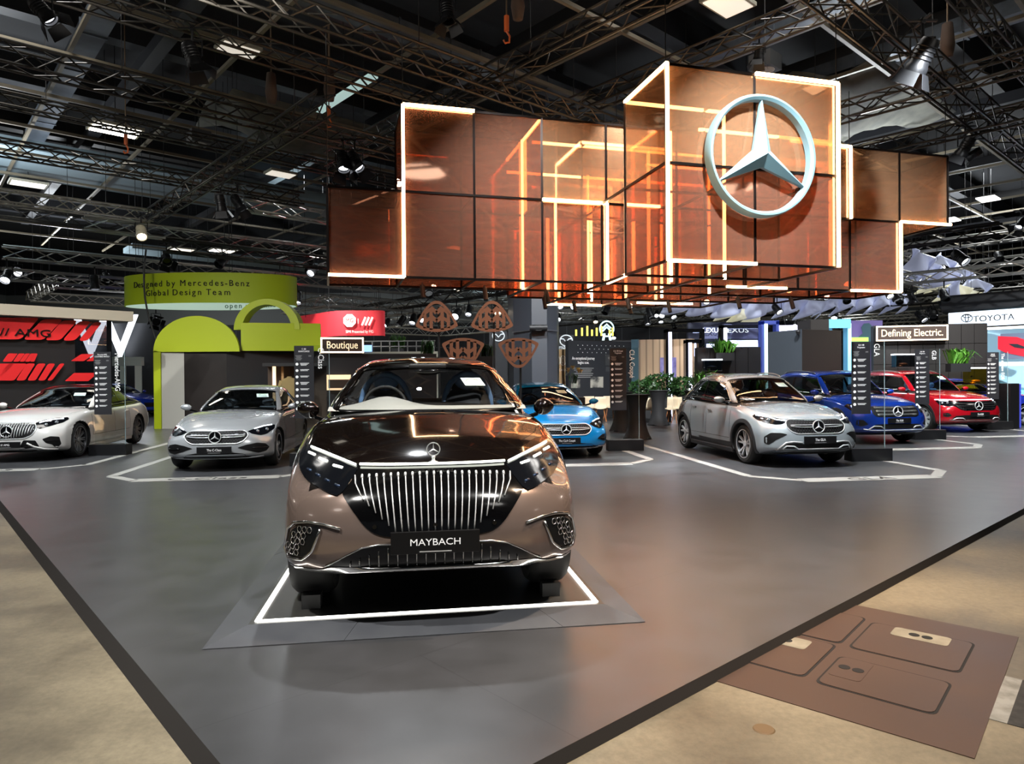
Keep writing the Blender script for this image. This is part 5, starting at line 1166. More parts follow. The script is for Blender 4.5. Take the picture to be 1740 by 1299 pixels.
# ---- round blue-white brand signs
def roundsign(name, px, py, d, r, lab, kind):
    c0 = P(px, py, d); e = empty(name, (c0.x, c0.y, 0), 0, lab, 'sign'); M = Matrix.Translation((0, 0, c0.z)) @ Matrix.Rotation(PI/2, 4, 'X'); Gm = pm('sign_silver', 'dde6ec', .4, emit=.6)
    f = MB()
    if kind == 'wing':
        f.tube([(r*1.15*math.cos(t), r*math.sin(t), 0) for t in [2*PI*k/32 for k in range(32)]], r*.10, 6, closed=True); f.tube([(-r*1.1, r*.35, 0), (-r*.5, r*.30, 0), (0, -r*.25, 0), (r*.5, r*.30, 0), (r*1.1, r*.35, 0)], r*.11, 6)
    else:
        f.tube([(r*math.cos(t), r*1.1*math.sin(t), 0) for t in [2*PI*k/32 for k in range(32)]], r*.10, 6, closed=True)
        for k in (0, .42): f.tube([(-r*.6, r*(-.35+k), 0), (0, r*(.25+k), 0), (r*.6, r*(-.35+k), 0)], r*.12, 6)
    f.build('sign_emblem', Gm if kind == 'wing' else pm('sign_mint', 'bfeef2', .4, emit=2.0), e, M=M); return e
o = wallp('slate_banner', 951, 28.2, 975, 28.2, 0, ZP(960, 563, 26), .2, pm('banner_slate', '23262c', .5)); tag(o, 'tall dark slate banner beside the hall pillar under a winged oval emblem', 'banner')
e = roundsign('oval_emblem', 962, 579, 28.18, .22, 'white winged oval emblem with lettering beside the pillar', 'wing'); text('emblem_lettering', 'mazda', .24, pm('sign_silver'), e, frame_M((0, 0, ZP(958, 590.5, 28.18)-.0), (1, 0, 0), (0, 0, 1)), .01)
o = wallp('slate_banner', 832, 27, 872, 27, 0, ZP(850, 563, 27), .2, pm('banner_slate')); tag(o, 'small dark slate banner seen behind the right upper emblem board', 'banner')
e = roundsign('oval_emblem', 847, 571, 26.98, .20, 'white winged oval emblem seen behind the right upper emblem board', 'wing')
e = roundsign('chevron_sign', 1031, 559, 30, .30, 'glowing pale chevron sign in a ring above the dark text wall', 'chevron'); f = MB()
for sg in (-1, 1): f.bar((sg*.1, 0, ZP(1031, 567, 30)), (sg*.16, 0, ZP(1031, 579, 30)), .09)
f.build('sign_feet', pm('sign_mint'), e); f = MB(); f.box((0, .1, ZP(1031, 579, 30)/2), (2.2, .5, ZP(1031, 579, 30))); f.build('sign_base', pm('banner_slate'), e)
# yellow pendants
for i, px in enumerate((979, 989, 998, 1006, 1014, 1022, 1036, 1041)):
    c0 = P(px, 571, 29+.2*(i % 3)); f = MB(); hgt = .26+.08*(i % 3); f.tube([(0, 0, 0), (0, 0, hgt)], .04, 8); o = f.build('yellow_pendant', pm('pendant_yellow', 'f0d860', .5, emit=1.6)); o.location = c0
    g = MB(); g.tube([(0, 0, hgt), (0, 0, 12.45-c0.z)], .006, 4); q_ = g.build('pendant_cord', BLACK, o); tag(o, ('leftmost', 'second', 'third', 'fourth', 'fifth', 'sixth', 'seventh', 'rightmost')[i]+' from the left of the yellow glowing pendant tubes above the dark text wall' if 0 < i < 7 else ('leftmost' if i == 0 else 'rightmost')+' of the yellow glowing pendant tubes above the dark text wall', 'pendant lamp', 'yellow pendant tubes')
# ---- wooden walls and the dark text wall
def slats(name, c1, c2, n):
    m = noise_mix(name, c1, c2, 3, .5, stretch=(1, 1, .15)); nn, l = nodes_of(m); b = nn['Principled BSDF']; tc = nn.new('ShaderNodeTexCoord'); wv = nn.new('ShaderNodeTexWave'); wv.bands_direction = 'X'; wv.inputs['Scale'].default_value = n; l.new(tc.outputs['Object'], wv.inputs[0])
    r = nn.new('ShaderNodeValToRGB'); r.color_ramp.elements[0].position = 0; r.color_ramp.elements[0].color = (.45, .45, .45, 1); r.color_ramp.elements[1].position = .25; l.new(wv.outputs['Fac'], r.inputs[0]); mx = nn.new('ShaderNodeMix'); mx.data_type = 'RGBA'; mx.blend_type = 'MULTIPLY'; mx.inputs['Factor'].default_value = 1
    l.new(b.inputs['Base Color'].links[0].from_socket, mx.inputs['A']); l.new(r.outputs[0], mx.inputs['B']); l.new(mx.outputs['Result'], b.inputs['Base Color']); return m
WOODL = slats('wood_slats', 'c8a878', 'b08f60', 1.6)
def booth(name, lab, cat='booth wall'): return empty(name, (0, 0, 0), 0, lab, cat)
e = booth('oak_wall', 'light oak slatted wall with white interlocked-ring logo behind the blue coupe'); wallp('oak_panel', 913, 26.8, 967, 26.8, 0, ZP(940, 594, 26.8), .15, WOODL, e)
KS = Matrix.Diagonal((1.24, 1.24, 1, 1)); M = faceM(913, 26.8, 967, 26.8, .72, ZP(950, 613, 26.8)) @ KS; f = MB()
for sg in (-1, 1): f.tube([(sg*.09+.085*math.cos(t), .15*math.sin(t), .01) for t in [2*PI*k/20 for k in range(20)]], .016, 5, closed=True); f.tube([(sg*.09+.04*math.cos(t), .09*math.sin(t), .01) for t in [2*PI*k/20 for k in range(20)]], .012, 5, closed=True)
f.build('ring_logo', pm('logo_white', 'efe9dc', .5), e, M=M); text('logo_lettering', 'GLE & CARLINE', .10, pm('logo_white'), e, M @ Matrix.Translation((0, -.30, 0)), .004, .8)
f = wallp('poster', 912, 26.7, 924, 26.7, ZP(918, 636, 26.7), ZP(918, 620, 26.7), .04, pm('poster_teal', '6fb0c4', .5, emit=.5), e)
e = booth('text_wall', 'dark charcoal wall with white dots, text and grey photographs behind the tall tables'); xl, dl, xr, dr = 966, 26.0, 1076, 27.6
zt = ZP(1000, 580, 26.6); wallp('charcoal_panel', xl, dl, xr, dr, 0, zt, .2, pm('panel_charcoal', '25272b', .5), e); f = MB()
for r_ in range(3):
    for k in range(11): f.box(((k+.5*(r_ % 2))*.18-.92, .0-r_*.11, 0), (.022, .022, .01))
f.build('dot_pattern', TXT, e, M=faceM(xl, dl, xr, dr, .5, ZP(1000, 588, 26.8)) @ KS)
M = faceM(xl, dl, xr, dr, .22, ZP(990, 613, 26.4)) @ KS; text('wall_heading', 'An exceptional journey\nbegins now.', .13, TXT, e, M, .004, .7)
f = MB()
for k in range(6): f.box((-.02*(k % 2), -.24-.055*k, 0), (.78-.1*(k % 3), .022, .008))
f.build('wall_text_lines', pm('print_grey'), e, M=M)
PHO = noise_mix('photo_grey', '3a3b3c', 'b0aca0', 2.5, .5, ramp=(.42, .6))
for (a0, y0, w_, h_) in ((.62, 612, .34, .34), (.10, 652, .34, .26), (.42, 650, .50, .34), (.72, 650, .44, .34), (.62, 628, .30, .14)): on(faceM(xl, dl, xr, dr, a0, ZP(1000, y0, 26.8)) @ KS, 'wall_photograph', PHO if y0 != 628 else pm('print_dark', '3b3d40', .6), e, [(0, 0, w_, h_)])
o = wallp('blue_wall_strip', 1073, 27.2, 1084, 27.0, 0, ZP(1078, 577, 27.1), .1, pm('strip_bluegrey', '4b6470', .4)); tag(o, 'narrow blue-grey upright panel between the text wall and the wooden wall', 'wall panel')
e = booth('wooden_wall', 'tall light wooden slatted wall with a purple poster behind the planters'); wallp('wood_panel', 1084, 28.2, 1180, 27.8, 0, ZP(1120, 577, 28), .2, slats('wood_slats_pink', 'b89a78', 'a5876a', 1.2), e)
on(faceM(1084, 28.2, 1180, 27.8, .54, ZP(1135, 625, 28)) @ KS, 'purple_poster', noise_mix('poster_purple', '4a3f78', '8d86b8', 2, .5), e, [(0, 0, .52, .66)])
# ---- light-edged frames
def gate(name, xl, xr, yt, d, lab, led, rail=GLOSSB, led_side='L'):
    e = empty(name, (0, 0, 0), 0, lab, 'portal frame'); zt = ZP((xl+xr)/2, yt, d)
    for x0 in (xl, xr): wallp('upright', x0-2.5, d, x0+2.5, d, 0, zt, .35, rail, e)
    wallp('lintel', xl-2.5, d, xr+2.5, d, zt-.12, zt+.02, .35, rail, e)
    x0 = xl+5 if led_side == 'L' else xr; wallp('light_edge', x0-2.2, d-.05, x0+3, d-.05, 0, zt-.1, .05, led, e); return e
LEDP = pm('led_lilac', 'e6e4ff', .5, emit=3.0, ecol='d8dcff')
gate('portal_frame', 1134, 1195, 560, 26.6, 'black portal frame with a lilac-white light edge beside the wooden wall', LEDP)
gate('portal_frame', 1168, 1190, 578, 25.6, 'smaller black portal frame with light edge nearest the silver crossover rear', LEDP)
# ---- navy booth with LEXUS lettering
e = booth('navy_booth', 'navy blue booth with two white lettered fascias and pale light bands', 'booth'); NV = pm('booth_navy', '20253c', .5)
wallp('booth_back', 1170, 34, 1300, 34, 0, ZP(1230, 548, 34), .3, NV, e)
for xa, xb, yt in ((1196, 1220, 556), (1230, 1296, 551)): wallp('booth_fascia', xa, 31, xb, 31, ZP(xa, 576, 31), ZP(xa, yt, 31), .2, pm('booth_indigo', '2b3050', .5), e)
for px, w_ in ((1210, .9), (1250, 1.25)): text('booth_lettering', 'LEXUS', .30, pm('sign_silver'), e, frame_M(P(px, 562, 30.8), (1, 0, 0), (0, 0, 1)), .01, 1.1*w_)
for xa, xb, ya, yb in ((1178, 1196, 585, 592), (1201, 1216, 585, 592), (1234, 1295, 579, 590), (1289, 1296, 595, 630), (1178, 1186, 592, 606)): wallp('light_band', xa, 30.9, xb, 30.9, ZP(xa, yb, 31), ZP(xa, ya, 31), .05, pm('band_lilac', 'c4d0ff', .5, emit=1.3), e)
gate('portal_frame', 1228, 1296, 553, 27, 'black portal frame with white light edge in front of the navy booth', LEDP)
gate('portal_frame', 1297, 1322, 546, 26, 'narrow portal frame with pale mint light edge left of the grey box', pm('led_mint', 'b8e4dc', .5, emit=1.2), pm('frame_blue', '22306c', .5, emit=.12, ecol='2a48d0'))
o = wallp('white_screen', 1324, 28, 1378, 28, 0, ZP(1350, 553, 28), .1, pm('screen_lilac', 'dcd8f8', .5, emit=1.6)); tag(o, 'pale lilac lit screen strip above the dark grey box', 'screen')
# ---- black cabinet wall with plants and a display case
e = booth('cabinet_wall', 'low black tiled wall with a lit display case behind the silver crossover', 'cabinet wall'); BT = pm('tile_black', '161618', .4); zt = ZP(1230, 590, 19.3)
for k in range(5):
    for j in range(2): x0 = 1185+k*21.6; wallp('black_tile', x0+.3, 19.3, x0+21.2, 19.3, .02+j*zt/2, zt/2*(j+1)-.01, .3, BT, e)
def case(xl, xr, yt, yb, d, lab, tint, glow='e8f4ff'):
    e = empty('display_case', (0, 0, 0), 0, lab, 'display case'); a, b = XY(xl, d), XY(xr, d); zt, zb = ZP(xl, yt, d), ZP(xl, yb, d); cx_, w_ = (a.x+b.x)/2, b.x-a.x
    f = MB(); f.box((cx_, d, (zt+zb)/2), (w_, .26, zt-zb)); f.build('glass_box', glassy('case_glass_'+tint, lin(tint)[:3], f0=.05), e)
    f = MB(); f.box((cx_, d, zt+.02), (w_+.04, .28, .035)); f.build('top_light', pm('case_light', 'ffffff', .5, emit=3.0, ecol=glow), e)
    f = MB(); f.box((cx_, d, zb-.01), (w_+.04, .28, .02)); f.build('case_floor', BLACK, e); f = MB(); f.ball((cx_, d, zb+.09), .09, 10, 6, (1.6, .7, .5)); f.box((cx_-.1, d, zb+.03), (.1, .1, .06)); f.build('exhibit', pm('model_bronze', '9a5a34', .35, .6), e, smooth=True)
    f = MB(); f.box((cx_, d+.16, (zt+zb)/2), (.05, .08, .05)); f.build('wall_bracket', BLACK, e)
case(1196, 1224, 613, 630, 18.95, 'glass display case with blue glow on the black tiled wall', '5c7896')
# ---- big grey and black box
e = booth('box_room', 'big dark box room, grey left side and black right side, a block on top', 'box room')
wallp('grey_side', 1305, 22.0, 1363, 20.8, 0, ZP(1363, 560, 20.8), .15, pm('box_grey', '3b4148', .5), e); wallp('black_side', 1363, 20.8, 1430, 21.5, 0, ZP(1363, 560, 20.8), .15, pm('box_black', '1c1816', .45), e)
wallp('top_block', 1378, 21.4, 1409, 21.4, ZP(1363, 560, 20.8)-.1, ZP(1390, 543, 21.4), 1.0, pm('box_black'), e)
cam_p = P(1356, 561, 20.78); f = MB(); f.tube([(cam_p.x, cam_p.y, cam_p.z), (cam_p.x, cam_p.y, cam_p.z-.1)], .06, 10); f.ball((cam_p.x, cam_p.y, cam_p.z-.1), .055, 10, 6); tag(f.build('dome_camera', BLACK, smooth=True), 'small black dome camera on the corner of the dark box room', 'camera')
e = gate('portal_frame', 1412, 1444, 545, 23, 'cyan-lit portal frame right of the black box room', pm('led_cyan', '8ecff0', .5, emit=1.3), pm('frame_cyan', '4f8fb0', .5, emit=.5), 'R')
wallp('portal_top', 1408, 22.9, 1446, 22.9, ZP(1425, 558, 23), ZP(1425, 543, 23), .1, pm('frame_cyan2', '5fa8c4', .5, emit=.6), e)
e = booth('video_wall', 'purple video wall with a lime stripe behind the information stand by the silver crossover', 'video wall')
wallp('screen_face', 1442, 27, 1500, 27, ZP(1460, 690, 27), ZP(1460, 545, 27), .2, noise_mix('video_purple', '2c2848', '4c4470', 1.5, .5), e); MT['video_purple'].node_tree.nodes['Principled BSDF'].inputs['Emission Color'].default_value = (.12, .09, .25, 1); MT['video_purple'].node_tree.nodes['Principled BSDF'].inputs['Emission Strength'].default_value = 1.0
q_ = P(1472, 572, 26.9); f = MB(); f.prism([(x, 0, z) for x, z in ((-.35, -.5), (.4, -.5), (.36, .05), (.2, .15), (.22, .4), (.1, .52), (-.1, .5), (-.2, .35), (-.14, .12), (-.3, 0))], (0, -.02, 0)); o = f.build('screen_figure', pm('screen_teal', '34505c', .5, emit=.5), e, M=Matrix.Translation(q_))
wallp('lime_stripe', 1446, 26.85, 1476, 26.85, ZP(1460, 581, 27), ZP(1460, 574, 27), .03, pm('screen_lime', 'a8e060', .5, emit=1.2), e); wallp('pink_light', 1446, 26.8, 1462, 26.8, ZP(1460, 626, 27), ZP(1460, 612, 27), .03, pm('screen_pink', 'f060b0', .5, emit=1.5), e); wallp('blue_light', 1446, 26.8, 1470, 26.8, ZP(1460, 607, 27), ZP(1460, 602, 27), .03, pm('screen_blue', '3030d0', .5, emit=1.5), e)
# ---- black tiled wall with Defining Electric sign
e = booth('tiled_wall', 'large black tiled wall carrying the Defining Electric sign behind the red SUV', 'tiled wall')
xl, dl, xr, dr = 1484, 22.0, 1678, 21.2; zt = ZP(1600, 551, 21.6)
wallp('wall_core', xl, dl+.03, xr, dr+.03, 0, zt-.02, .3, GAP, e)
A, B = XY(xl, dl), XY(xr, dr)
for i in range(9):
    for j in range(5):
        a, b = A.lerp(B, i/9+.002), A.lerp(B, (i+1)/9-.002); f = MB(); f.prism([a+Vector((0, 0, zt*j/5+.008)), b+Vector((0, 0, zt*j/5+.008)), b+Vector((0, .03, zt*j/5+.008)), a+Vector((0, .03, zt*j/5+.008))], (0, 0, zt/5-.016)); f.build('wall_tile', pm('tile_dark', '1e1c1c', .4), e)
lightbox('defining_electric_sign', 1489, 1611, 553.5, 579, 21.78, 'Defining Electric.', 'long dark sign reading Defining Electric. in a glowing white border', .32, 21.28)
case(1519, 1551, 604, 624, 21.2, 'glass display case with a chrome model on the black tiled wall', '8a8f94'); case(1641, 1675, 627, 653, 20.7, 'yellow-tinted glass display case at the right end of the black tiled wall', 'e8dc50')
o = wallp('tall_black_pedestal', 1717, 19.4, 1732, 19.5, 0, ZP(1725, 652, 19.4), .5, pm('stand_black')); tag(o, 'tall black pedestal box with a blue lit side at the right edge', 'pedestal'); q_ = wallp('blue_side', 1732, 19.5, 1735, 19.7, .02, ZP(1725, 652, 19.4)-.02, .4, pm('side_blue', '4048c0', .5, emit=.8), o)
# ---- TOYOTA booth
e = booth('white_fascia_booth', 'white glowing lettered fascia with oval logo under a black canopy at the right edge', 'booth')
wallp('black_canopy', 1600, 30, 1800, 27, ZP(1700, 524, 28.5), ZP(1700, 496, 28.5), 3.0, pm('canopy_black', '17181a', .6), e)
wallp('white_fascia', 1612, 29.6, 1800, 26.6, ZP(1700, 553, 28.3), ZP(1700, 527, 28.3), .3, pm('fascia_white', 'e6f0fa', .5, emit=.9, ecol='dcecff'), e)
text('booth_lettering', 'TOYOTA', .34, LB, e, frame_M(P(1688, 541, 27.3), (XY(1800, 26.6)-XY(1612, 29.6)), (0, 0, 1)), .01, 1.0)
f = MB(); c0 = P(1642, 541, 28.6)
for rx, rz, dz in ((.23, .16, 0), (.07, .15, 0), (.16, .06, .08)): f.tube([(c0.x+rx*math.cos(t), c0.y-.03, c0.z+dz+rz*math.sin(t)) for t in [2*PI*k/28 for k in range(28)]], .016, 5, closed=True)
f.build('oval_logo', LB, e)
wallp('light_ledge', 1678, 28.2, 1800, 26.4, ZP(1700, 560, 28), ZP(1700, 556, 28), .2, pm('ledge_glow', 'ffffff', .5, emit=2.5, ecol='f6f2e4'), e); wallp('booth_back_wall', 1678, 30, 1800, 29, 0, ZP(1700, 556, 29), .2, pm('booth_sky', '9cc4d8', .5, emit=.5), e)
sc1 = empty('picture_screen', (0, 0, 0), 0, 'large screen showing a red car nose on the right-hand booth', 'screen'); wallp('screen_face', 1700, 27.6, 1800, 26.2, ZP(1720, 610, 27), ZP(1720, 566, 27), .1, pm('screen_grey', '5a6478', .5, emit=.35), sc1)
M = faceM(1700, 27.6, 1800, 26.2, .25, ZP(1720, 588, 27)); on(M, 'red_car_picture', pm('screen_red', 'c01828', .5, emit=.8), sc1, polys=[[(-.55, .42), (.1, .35), (.7, .05), (1.6, -.1), (1.6, -.5), (.3, -.42), (-.3, -.25), (-.55, -.1)]]); on(M @ Matrix.Translation((0, 0, .012)), 'lamp_picture', pm('screen_dark', '20242c', .5), sc1, polys=[[(-.2, .1), (.1, .08), (.35, -.05), (.3, -.12), (0, -.05)]])
o = wallp('counter_band', 1688, 26.9, 1800, 25.6, ZP(1700, 622, 26), ZP(1700, 615, 26), .4, pm('counter_white', 'd8dce4', .5, emit=.35)); tag(o, 'white counter band below the red car screen', 'counter')
# ---- planting, tall tables, tables and chairs
LEAF = noise_mix('leaf_green', '142e12', '2c551d', 30, .5); LEAFL = noise_mix('leaf_bright', '2a5a1a', '4f8426', 30, .5)
def plant(name, px, py, d, r, hgt, n, lab, cat='plant', mat=None, group=None, pot=None, spiky=False, base=None):
    c0 = P(px, py, d); e = empty(name, c0, 0, lab, cat, group); rnd = random.Random(int(px)); f = MB(); g = MB()
    for i in range(n):
        if spiky:
            bx = Vector((rnd.uniform(-.55, .55)*r, rnd.uniform(-.1, .1), 0)); a = rnd.uniform(0, 2*PI); l = hgt*rnd.uniform(.7, 1.1); out = rnd.uniform(.15, 1)*r*(1 if i % 2 else .7); w_ = .040
            pts = [Vector((0, 0, 0)), Vector((out*.5*math.cos(a), out*.3*math.sin(a), l*.75)), Vector((out*math.cos(a), out*.6*math.sin(a), l*(1.0-.75*(out/r)**2)))]
            sd = Vector((-math.sin(a), math.cos(a), 0)) if abs(math.sin(a)) < .7 else Vector((0, 0, 1)); sd = Vector((0.6, 0, .6)).cross(pts[2]).normalized(); pts = [p_+bx for p_ in pts]
            vs = [pts[0]-sd*w_*.6, pts[0]+sd*w_*.6, pts[1]+sd*w_, pts[1]-sd*w_, pts[2]]; f.add(vs, [(0, 1, 2, 3), (3, 2, 4)])
        else:
            z = rnd.uniform(-1, 1); a = rnd.uniform(0, 2*PI); q_ = rnd.uniform(.55, 1)**.5; c1 = Vector((r*q_*math.sqrt(1-z*z)*math.cos(a), r*.7*q_*math.sqrt(1-z*z)*math.sin(a), hgt/2+hgt/2*z*q_))
            u_ = Vector((rnd.uniform(-1, 1), rnd.uniform(-1, 1), rnd.uniform(-.2, 1))).normalized(); v_ = u_.cross(Vector((rnd.uniform(-1, 1), rnd.uniform(-1, 1), rnd.uniform(-1, 1)))).normalized(); s1, s2 = .095, .045
            f.add([c1-u_*s1*.2, c1+v_*s2+u_*s1*.5, c1+u_*s1*1.2, c1-v_*s2+u_*s1*.5], [(0, 1, 2, 3)]); 
    if not spiky: g.tube([(0, 0, 0), (0, 0, hgt*.6)], .02, 6); g.build('stem', pm('stem_brown', '4a3a26', .7), e)
    f.build('foliage', mat or LEAF, e)
    if pot: w_, h_ = pot; h_ = h_ or c0.z; g = MB(); g.box((0, 0, -h_/2), (w_, .26, h_)); g.build('planter_box', pm('planter_black', '17181a', .5), e)
    return e
plant('shelf_plant', 1230, 600, 19.2, .45, .42, 70, 'spiky green plant in a black box on the black tiled wall', mat=LEAFL, spiky=True, pot=(.5, .22))
plant('shelf_plant', 1197, 664, 18.8, .42, .65, 70, 'green plant growing behind the silver crossover roof', mat=LEAFL, spiky=True, pot=(.4, None))
plant('shelf_plant', 1290, 662, 18.6, .3, .4, 50, 'small green plant right above the silver crossover roof', mat=LEAFL, spiky=True, pot=(.4, None))
plant('shelf_plant', 1628, 618, 20.6, .50, .50, 80, 'bright green fern in a black box on the wall behind the red SUV', mat=LEAFL, spiky=True, pot=(.6, .25))
plant('shelf_plant', 676, 592, 27.2, .45, .60, 80, 'bright green plant on the gallery right of the Boutique sign', mat=LEAFL, spiky=True, pot=(.45, .25))
plant('shelf_plant', 726, 602, 19.5, .32, .45, 60, 'green plant between the Boutique sign and the upright emblem boards', mat=LEAF, spiky=True, pot=(.35, None))
plant('shelf_plant', 826, 606, 18, .32, .38, 60, 'dark green plant behind the inverted emblem board', mat=LEAF, spiky=True, pot=(.35, None))
plant('shelf_plant', 932, 632, 26.66, .22, .32, 50, 'small bright plant in a box in front of the oak wall', mat=LEAFL, spiky=True, pot=(.3, .2))
fl = plant('flower_vase', 976, 652, 17.5, .2, .34, 18, 'glass vase of pale yellow lilies behind the blue coupe', 'flowers', spiky=True, mat=LEAF); f = MB()
for k in range(7): a = 2*PI*k/7; f.lathe([(0.005, 0), (.02, .03), (.06, .09)], 8, (.17*math.cos(a), .08*math.sin(a), .26+.05*(k % 3)))
f.build('blossoms', pm('lily_cream', 'f0e0a0', .6), fl); f = MB(); f.lathe([(.05, -.34), (.04, -.2), (.06, 0)], 12); f.build('vase', GLS, fl); f = MB(); f.box((0, 0, -.34-.5), (.5, .4, .98)); f.build('vase_plinth', BLACK, fl)
SPAN = pm('spandex_black', '141416', .75)
def tall_table(px, py, lab):
    o = G(px, py); e = empty('tall_table', (o.x, o.y, 0), 0, lab, 'tall table', 'tall tables in stretched black covers'); rows = []
    for k in range(13):
        t = k/12; z = 1.1*t; r = .20+.11*(abs(t-.55)/.55)**2.2 if t < .55 else .20+.10*((t-.55)/.45)**2; sq = .75*(1-t)**3
        rows.append([(r*(1+.22*sq*abs(math.cos(2*a)))*math.cos(a), r*(1+.22*sq*abs(math.cos(2*a)))*math.sin(a), z+.05*sq*(1-abs(math.cos(2*a)))) for a in [2*PI*j/24 for j in range(24)]])
    f = MB(); f.grid(rows, True); f.build('stretch_cover', SPAN, e, smooth=True); f = MB(); f.lathe([(0, 1.115), (.31, 1.115), (.315, 1.10), (.30, 1.08), (0, 1.08)], 28); f.build('table_top', SPAN, e, smooth=False); return o
t1 = tall_table(1119, 723, 'tall table in black stretch cover, the farthest, standing alone beside the chairs')
t2 = tall_table(1083, 746, 'tall table in black stretch cover directly right of the information stand by the blue coupe')
t3 = tall_table(1056, 733, 'tall table in black stretch cover seen through the glass stand by the blue coupe'); t4 = tall_table(1180, 726, 'tall table in black stretch cover partly behind the silver crossover')
for (px, py, d, r, lab) in ((1125, 676, 23.6, .62, 'round dark green leafy bush behind the farthest tall table'), (1094, 678, 23.4, .46, 'dark green leafy bush left of the farthest tall table'), (1164, 676, 23.8, .52, 'dark green leafy bush next to the silver crossover rear')):
    c0 = P(px, py, d); e = plant('leafy_bush', px, py, d, r*1.12, r*1.35, 620, lab, 'bush', group='leafy bushes in low pots'); f = MB(); f.box((0, 0, -c0.z/2+.04), (r*.9, .34, c0.z+.08)); f.build('planter_box', BLACK, e, bevel=.01)
CREAM = pm('cloth_cream', 'd8cba8', .8); CHS = pm('chair_shell', 'c9b79a', .6); OAKL = pm('leg_oak', '9a6238', .5)
def chair(px, d, rz, lab):
    o = XY(px, d); e = empty('dining_chair', (o.x, o.y, 0), rz, lab, 'chair', 'cream shell chairs with wooden legs'); rows = []
    for i in range(9):
        t = i/8; a0 = t*PI*.52; y, z = (-.20+.38*min(1, t*1.7)), .44+(.42*max(0, t-.45)/.55)**1.0; row = [(.23*(1-.12*t)*(j/4-1), y+.05*(abs(j/4-1)**2)*(-1 if t > .5 else 0), z+.05*abs(j/4-1)**2*(1-t)) for j in range(9)]; rows.append(row)
    f = MB(); f.grid(rows); s_ = f.build('seat_shell', CHS, e, smooth=True); md = s_.modifiers.new('t', 'SOLIDIFY'); md.thickness = .02
    for sx in (-1, 1):
        for sy in (-1, 1): f = MB(); f.tube([(sx*.12, sy*.10, .43), (sx*.20, sy*.19, 0)], [.018, .012], 6); f.build('leg', OAKL, e)
for i, (px, d, rz, lab) in enumerate(((1003, 24.4, .3, 'beside the blue coupe mirror, leftmost'), (1020, 23.8, -.2, 'second from the blue coupe'), (1036, 24.6, .1, 'behind the information panel by the blue coupe'), (1101, 22.6, 2.9, 'between the two front tall tables'), (1110, 25.0, .2, 'half hidden by the farthest tall table'), (1142, 22.9, -.5, 'right of the farthest tall table'), (1155, 22.8, .5, 'nearest the silver crossover rear'), (1130, 25.2, .1, 'behind the round bush'))): chair(px, d, rz, 'cream shell chair with wooden legs '+lab)
def table(px, d, lab, w_=1.5):
    o = XY(px, d); e = empty('dining_table', (o.x, o.y, 0), 0, lab, 'table', 'cream dining tables behind the coupe'); f = MB(); f.box((0, 0, .735), (w_, .8, .03)); f.box((0, -.4, .64), (w_+.01, .01, .2)); f.build('table_cloth', CREAM, e)
    for sx in (-1, 1):
        for sy in (-1, 1): f = MB(); f.tube([(sx*w_*.44, sy*.34, .72), (sx*w_*.46, sy*.36, 0)], .02, 6); f.build('leg', OAKL, e)
table(1012, 25.3, 'cream covered table behind the blue coupe'); table(1137, 26.2, 'cream covered table behind the round bush', 1.6)
# seated visitor behind the bush
o = XY(1096, 25.4); pe = empty('person', (o.x, o.y, 0), 0, 'dark-haired person in a pale shirt seated behind the left leafy bush', 'person'); f = MB()
f.grid([[(w_*math.cos(a), .12*w_/.2*math.sin(a)+y_, z) for a in [2*PI*j/14 for j in range(14)]] for w_, y_, z in ((.17, .0, .44), (.18, 0, .6), (.20, 0, .85), (.215, 0, 1.0), (.17, 0, 1.08), (.06, 0, 1.12), (.055, -.01, 1.19), (.08, -.02, 1.22), (.095, -.02, 1.30), (.085, -.01, 1.38), (.04, 0, 1.43), (.005, 0, 1.44))], True)
for sg in (-1, 1): f.tube([(sg*.19, 0, 1.03), (sg*.25, -.05, .82), (sg*.16, -.28, .78)], [.055, .045, .035], 8); f.tube([(sg*.1, -.02, .48), (sg*.11, -.42, .50), (sg*.11, -.44, .06)], [.08, .065, .045], 8)
f.build('body', pm('shirt_pale', 'c8c4bc', .8), pe, smooth=True); f = MB(); f.ball((0, 0, 1.345), .105, 12, 8, (.95, 1, .95)); f.build('hair', pm('hair_black', '14110f', .7), pe, smooth=True)
# ---- white wave drapes hung over the right-hand booths
DRP = pm('drape_white', 'c9cfe6', .7, emit=.12, ecol='d4dcff'); DRY = pm('drape_cream_lit', 'e6e2c8', .7, emit=.30, ecol='f0ecc8')  # cream light on the white cloth is put into colour and emission
def drape(pl, pr, d0, d1, drop, nw, mat, lab, ph=0):
    a, b = P(pl[0], pl[1], d0), P(pr[0], pr[1], d1); rows = []
    for k in range(8):
        s_ = k/7; rows.append([a.lerp(b, j/60)+Vector((.25*math.sin(j/60*nw*2*PI+ph+s_*2), .55*math.sin(j/60*nw*2*PI+ph)*(.3+s_)+.6*s_, -drop*s_*(.6+.55*abs(math.sin(j/60*nw*PI+ph))) )) for j in range(61)])
    f = MB(); f.grid(rows); o = f.build('fabric_drape', mat, None, smooth=True); md = o.modifiers.new('t', 'SOLIDIFY'); md.thickness = .02; tag(o, lab, 'fabric drape', 'white scalloped drapes over the far booths')
    for q_ in (a, b): g = MB(); g.tube([q_, (q_.x, q_.y, 12.45)], .01, 4); g.build('drape_wire', BLACK, o)
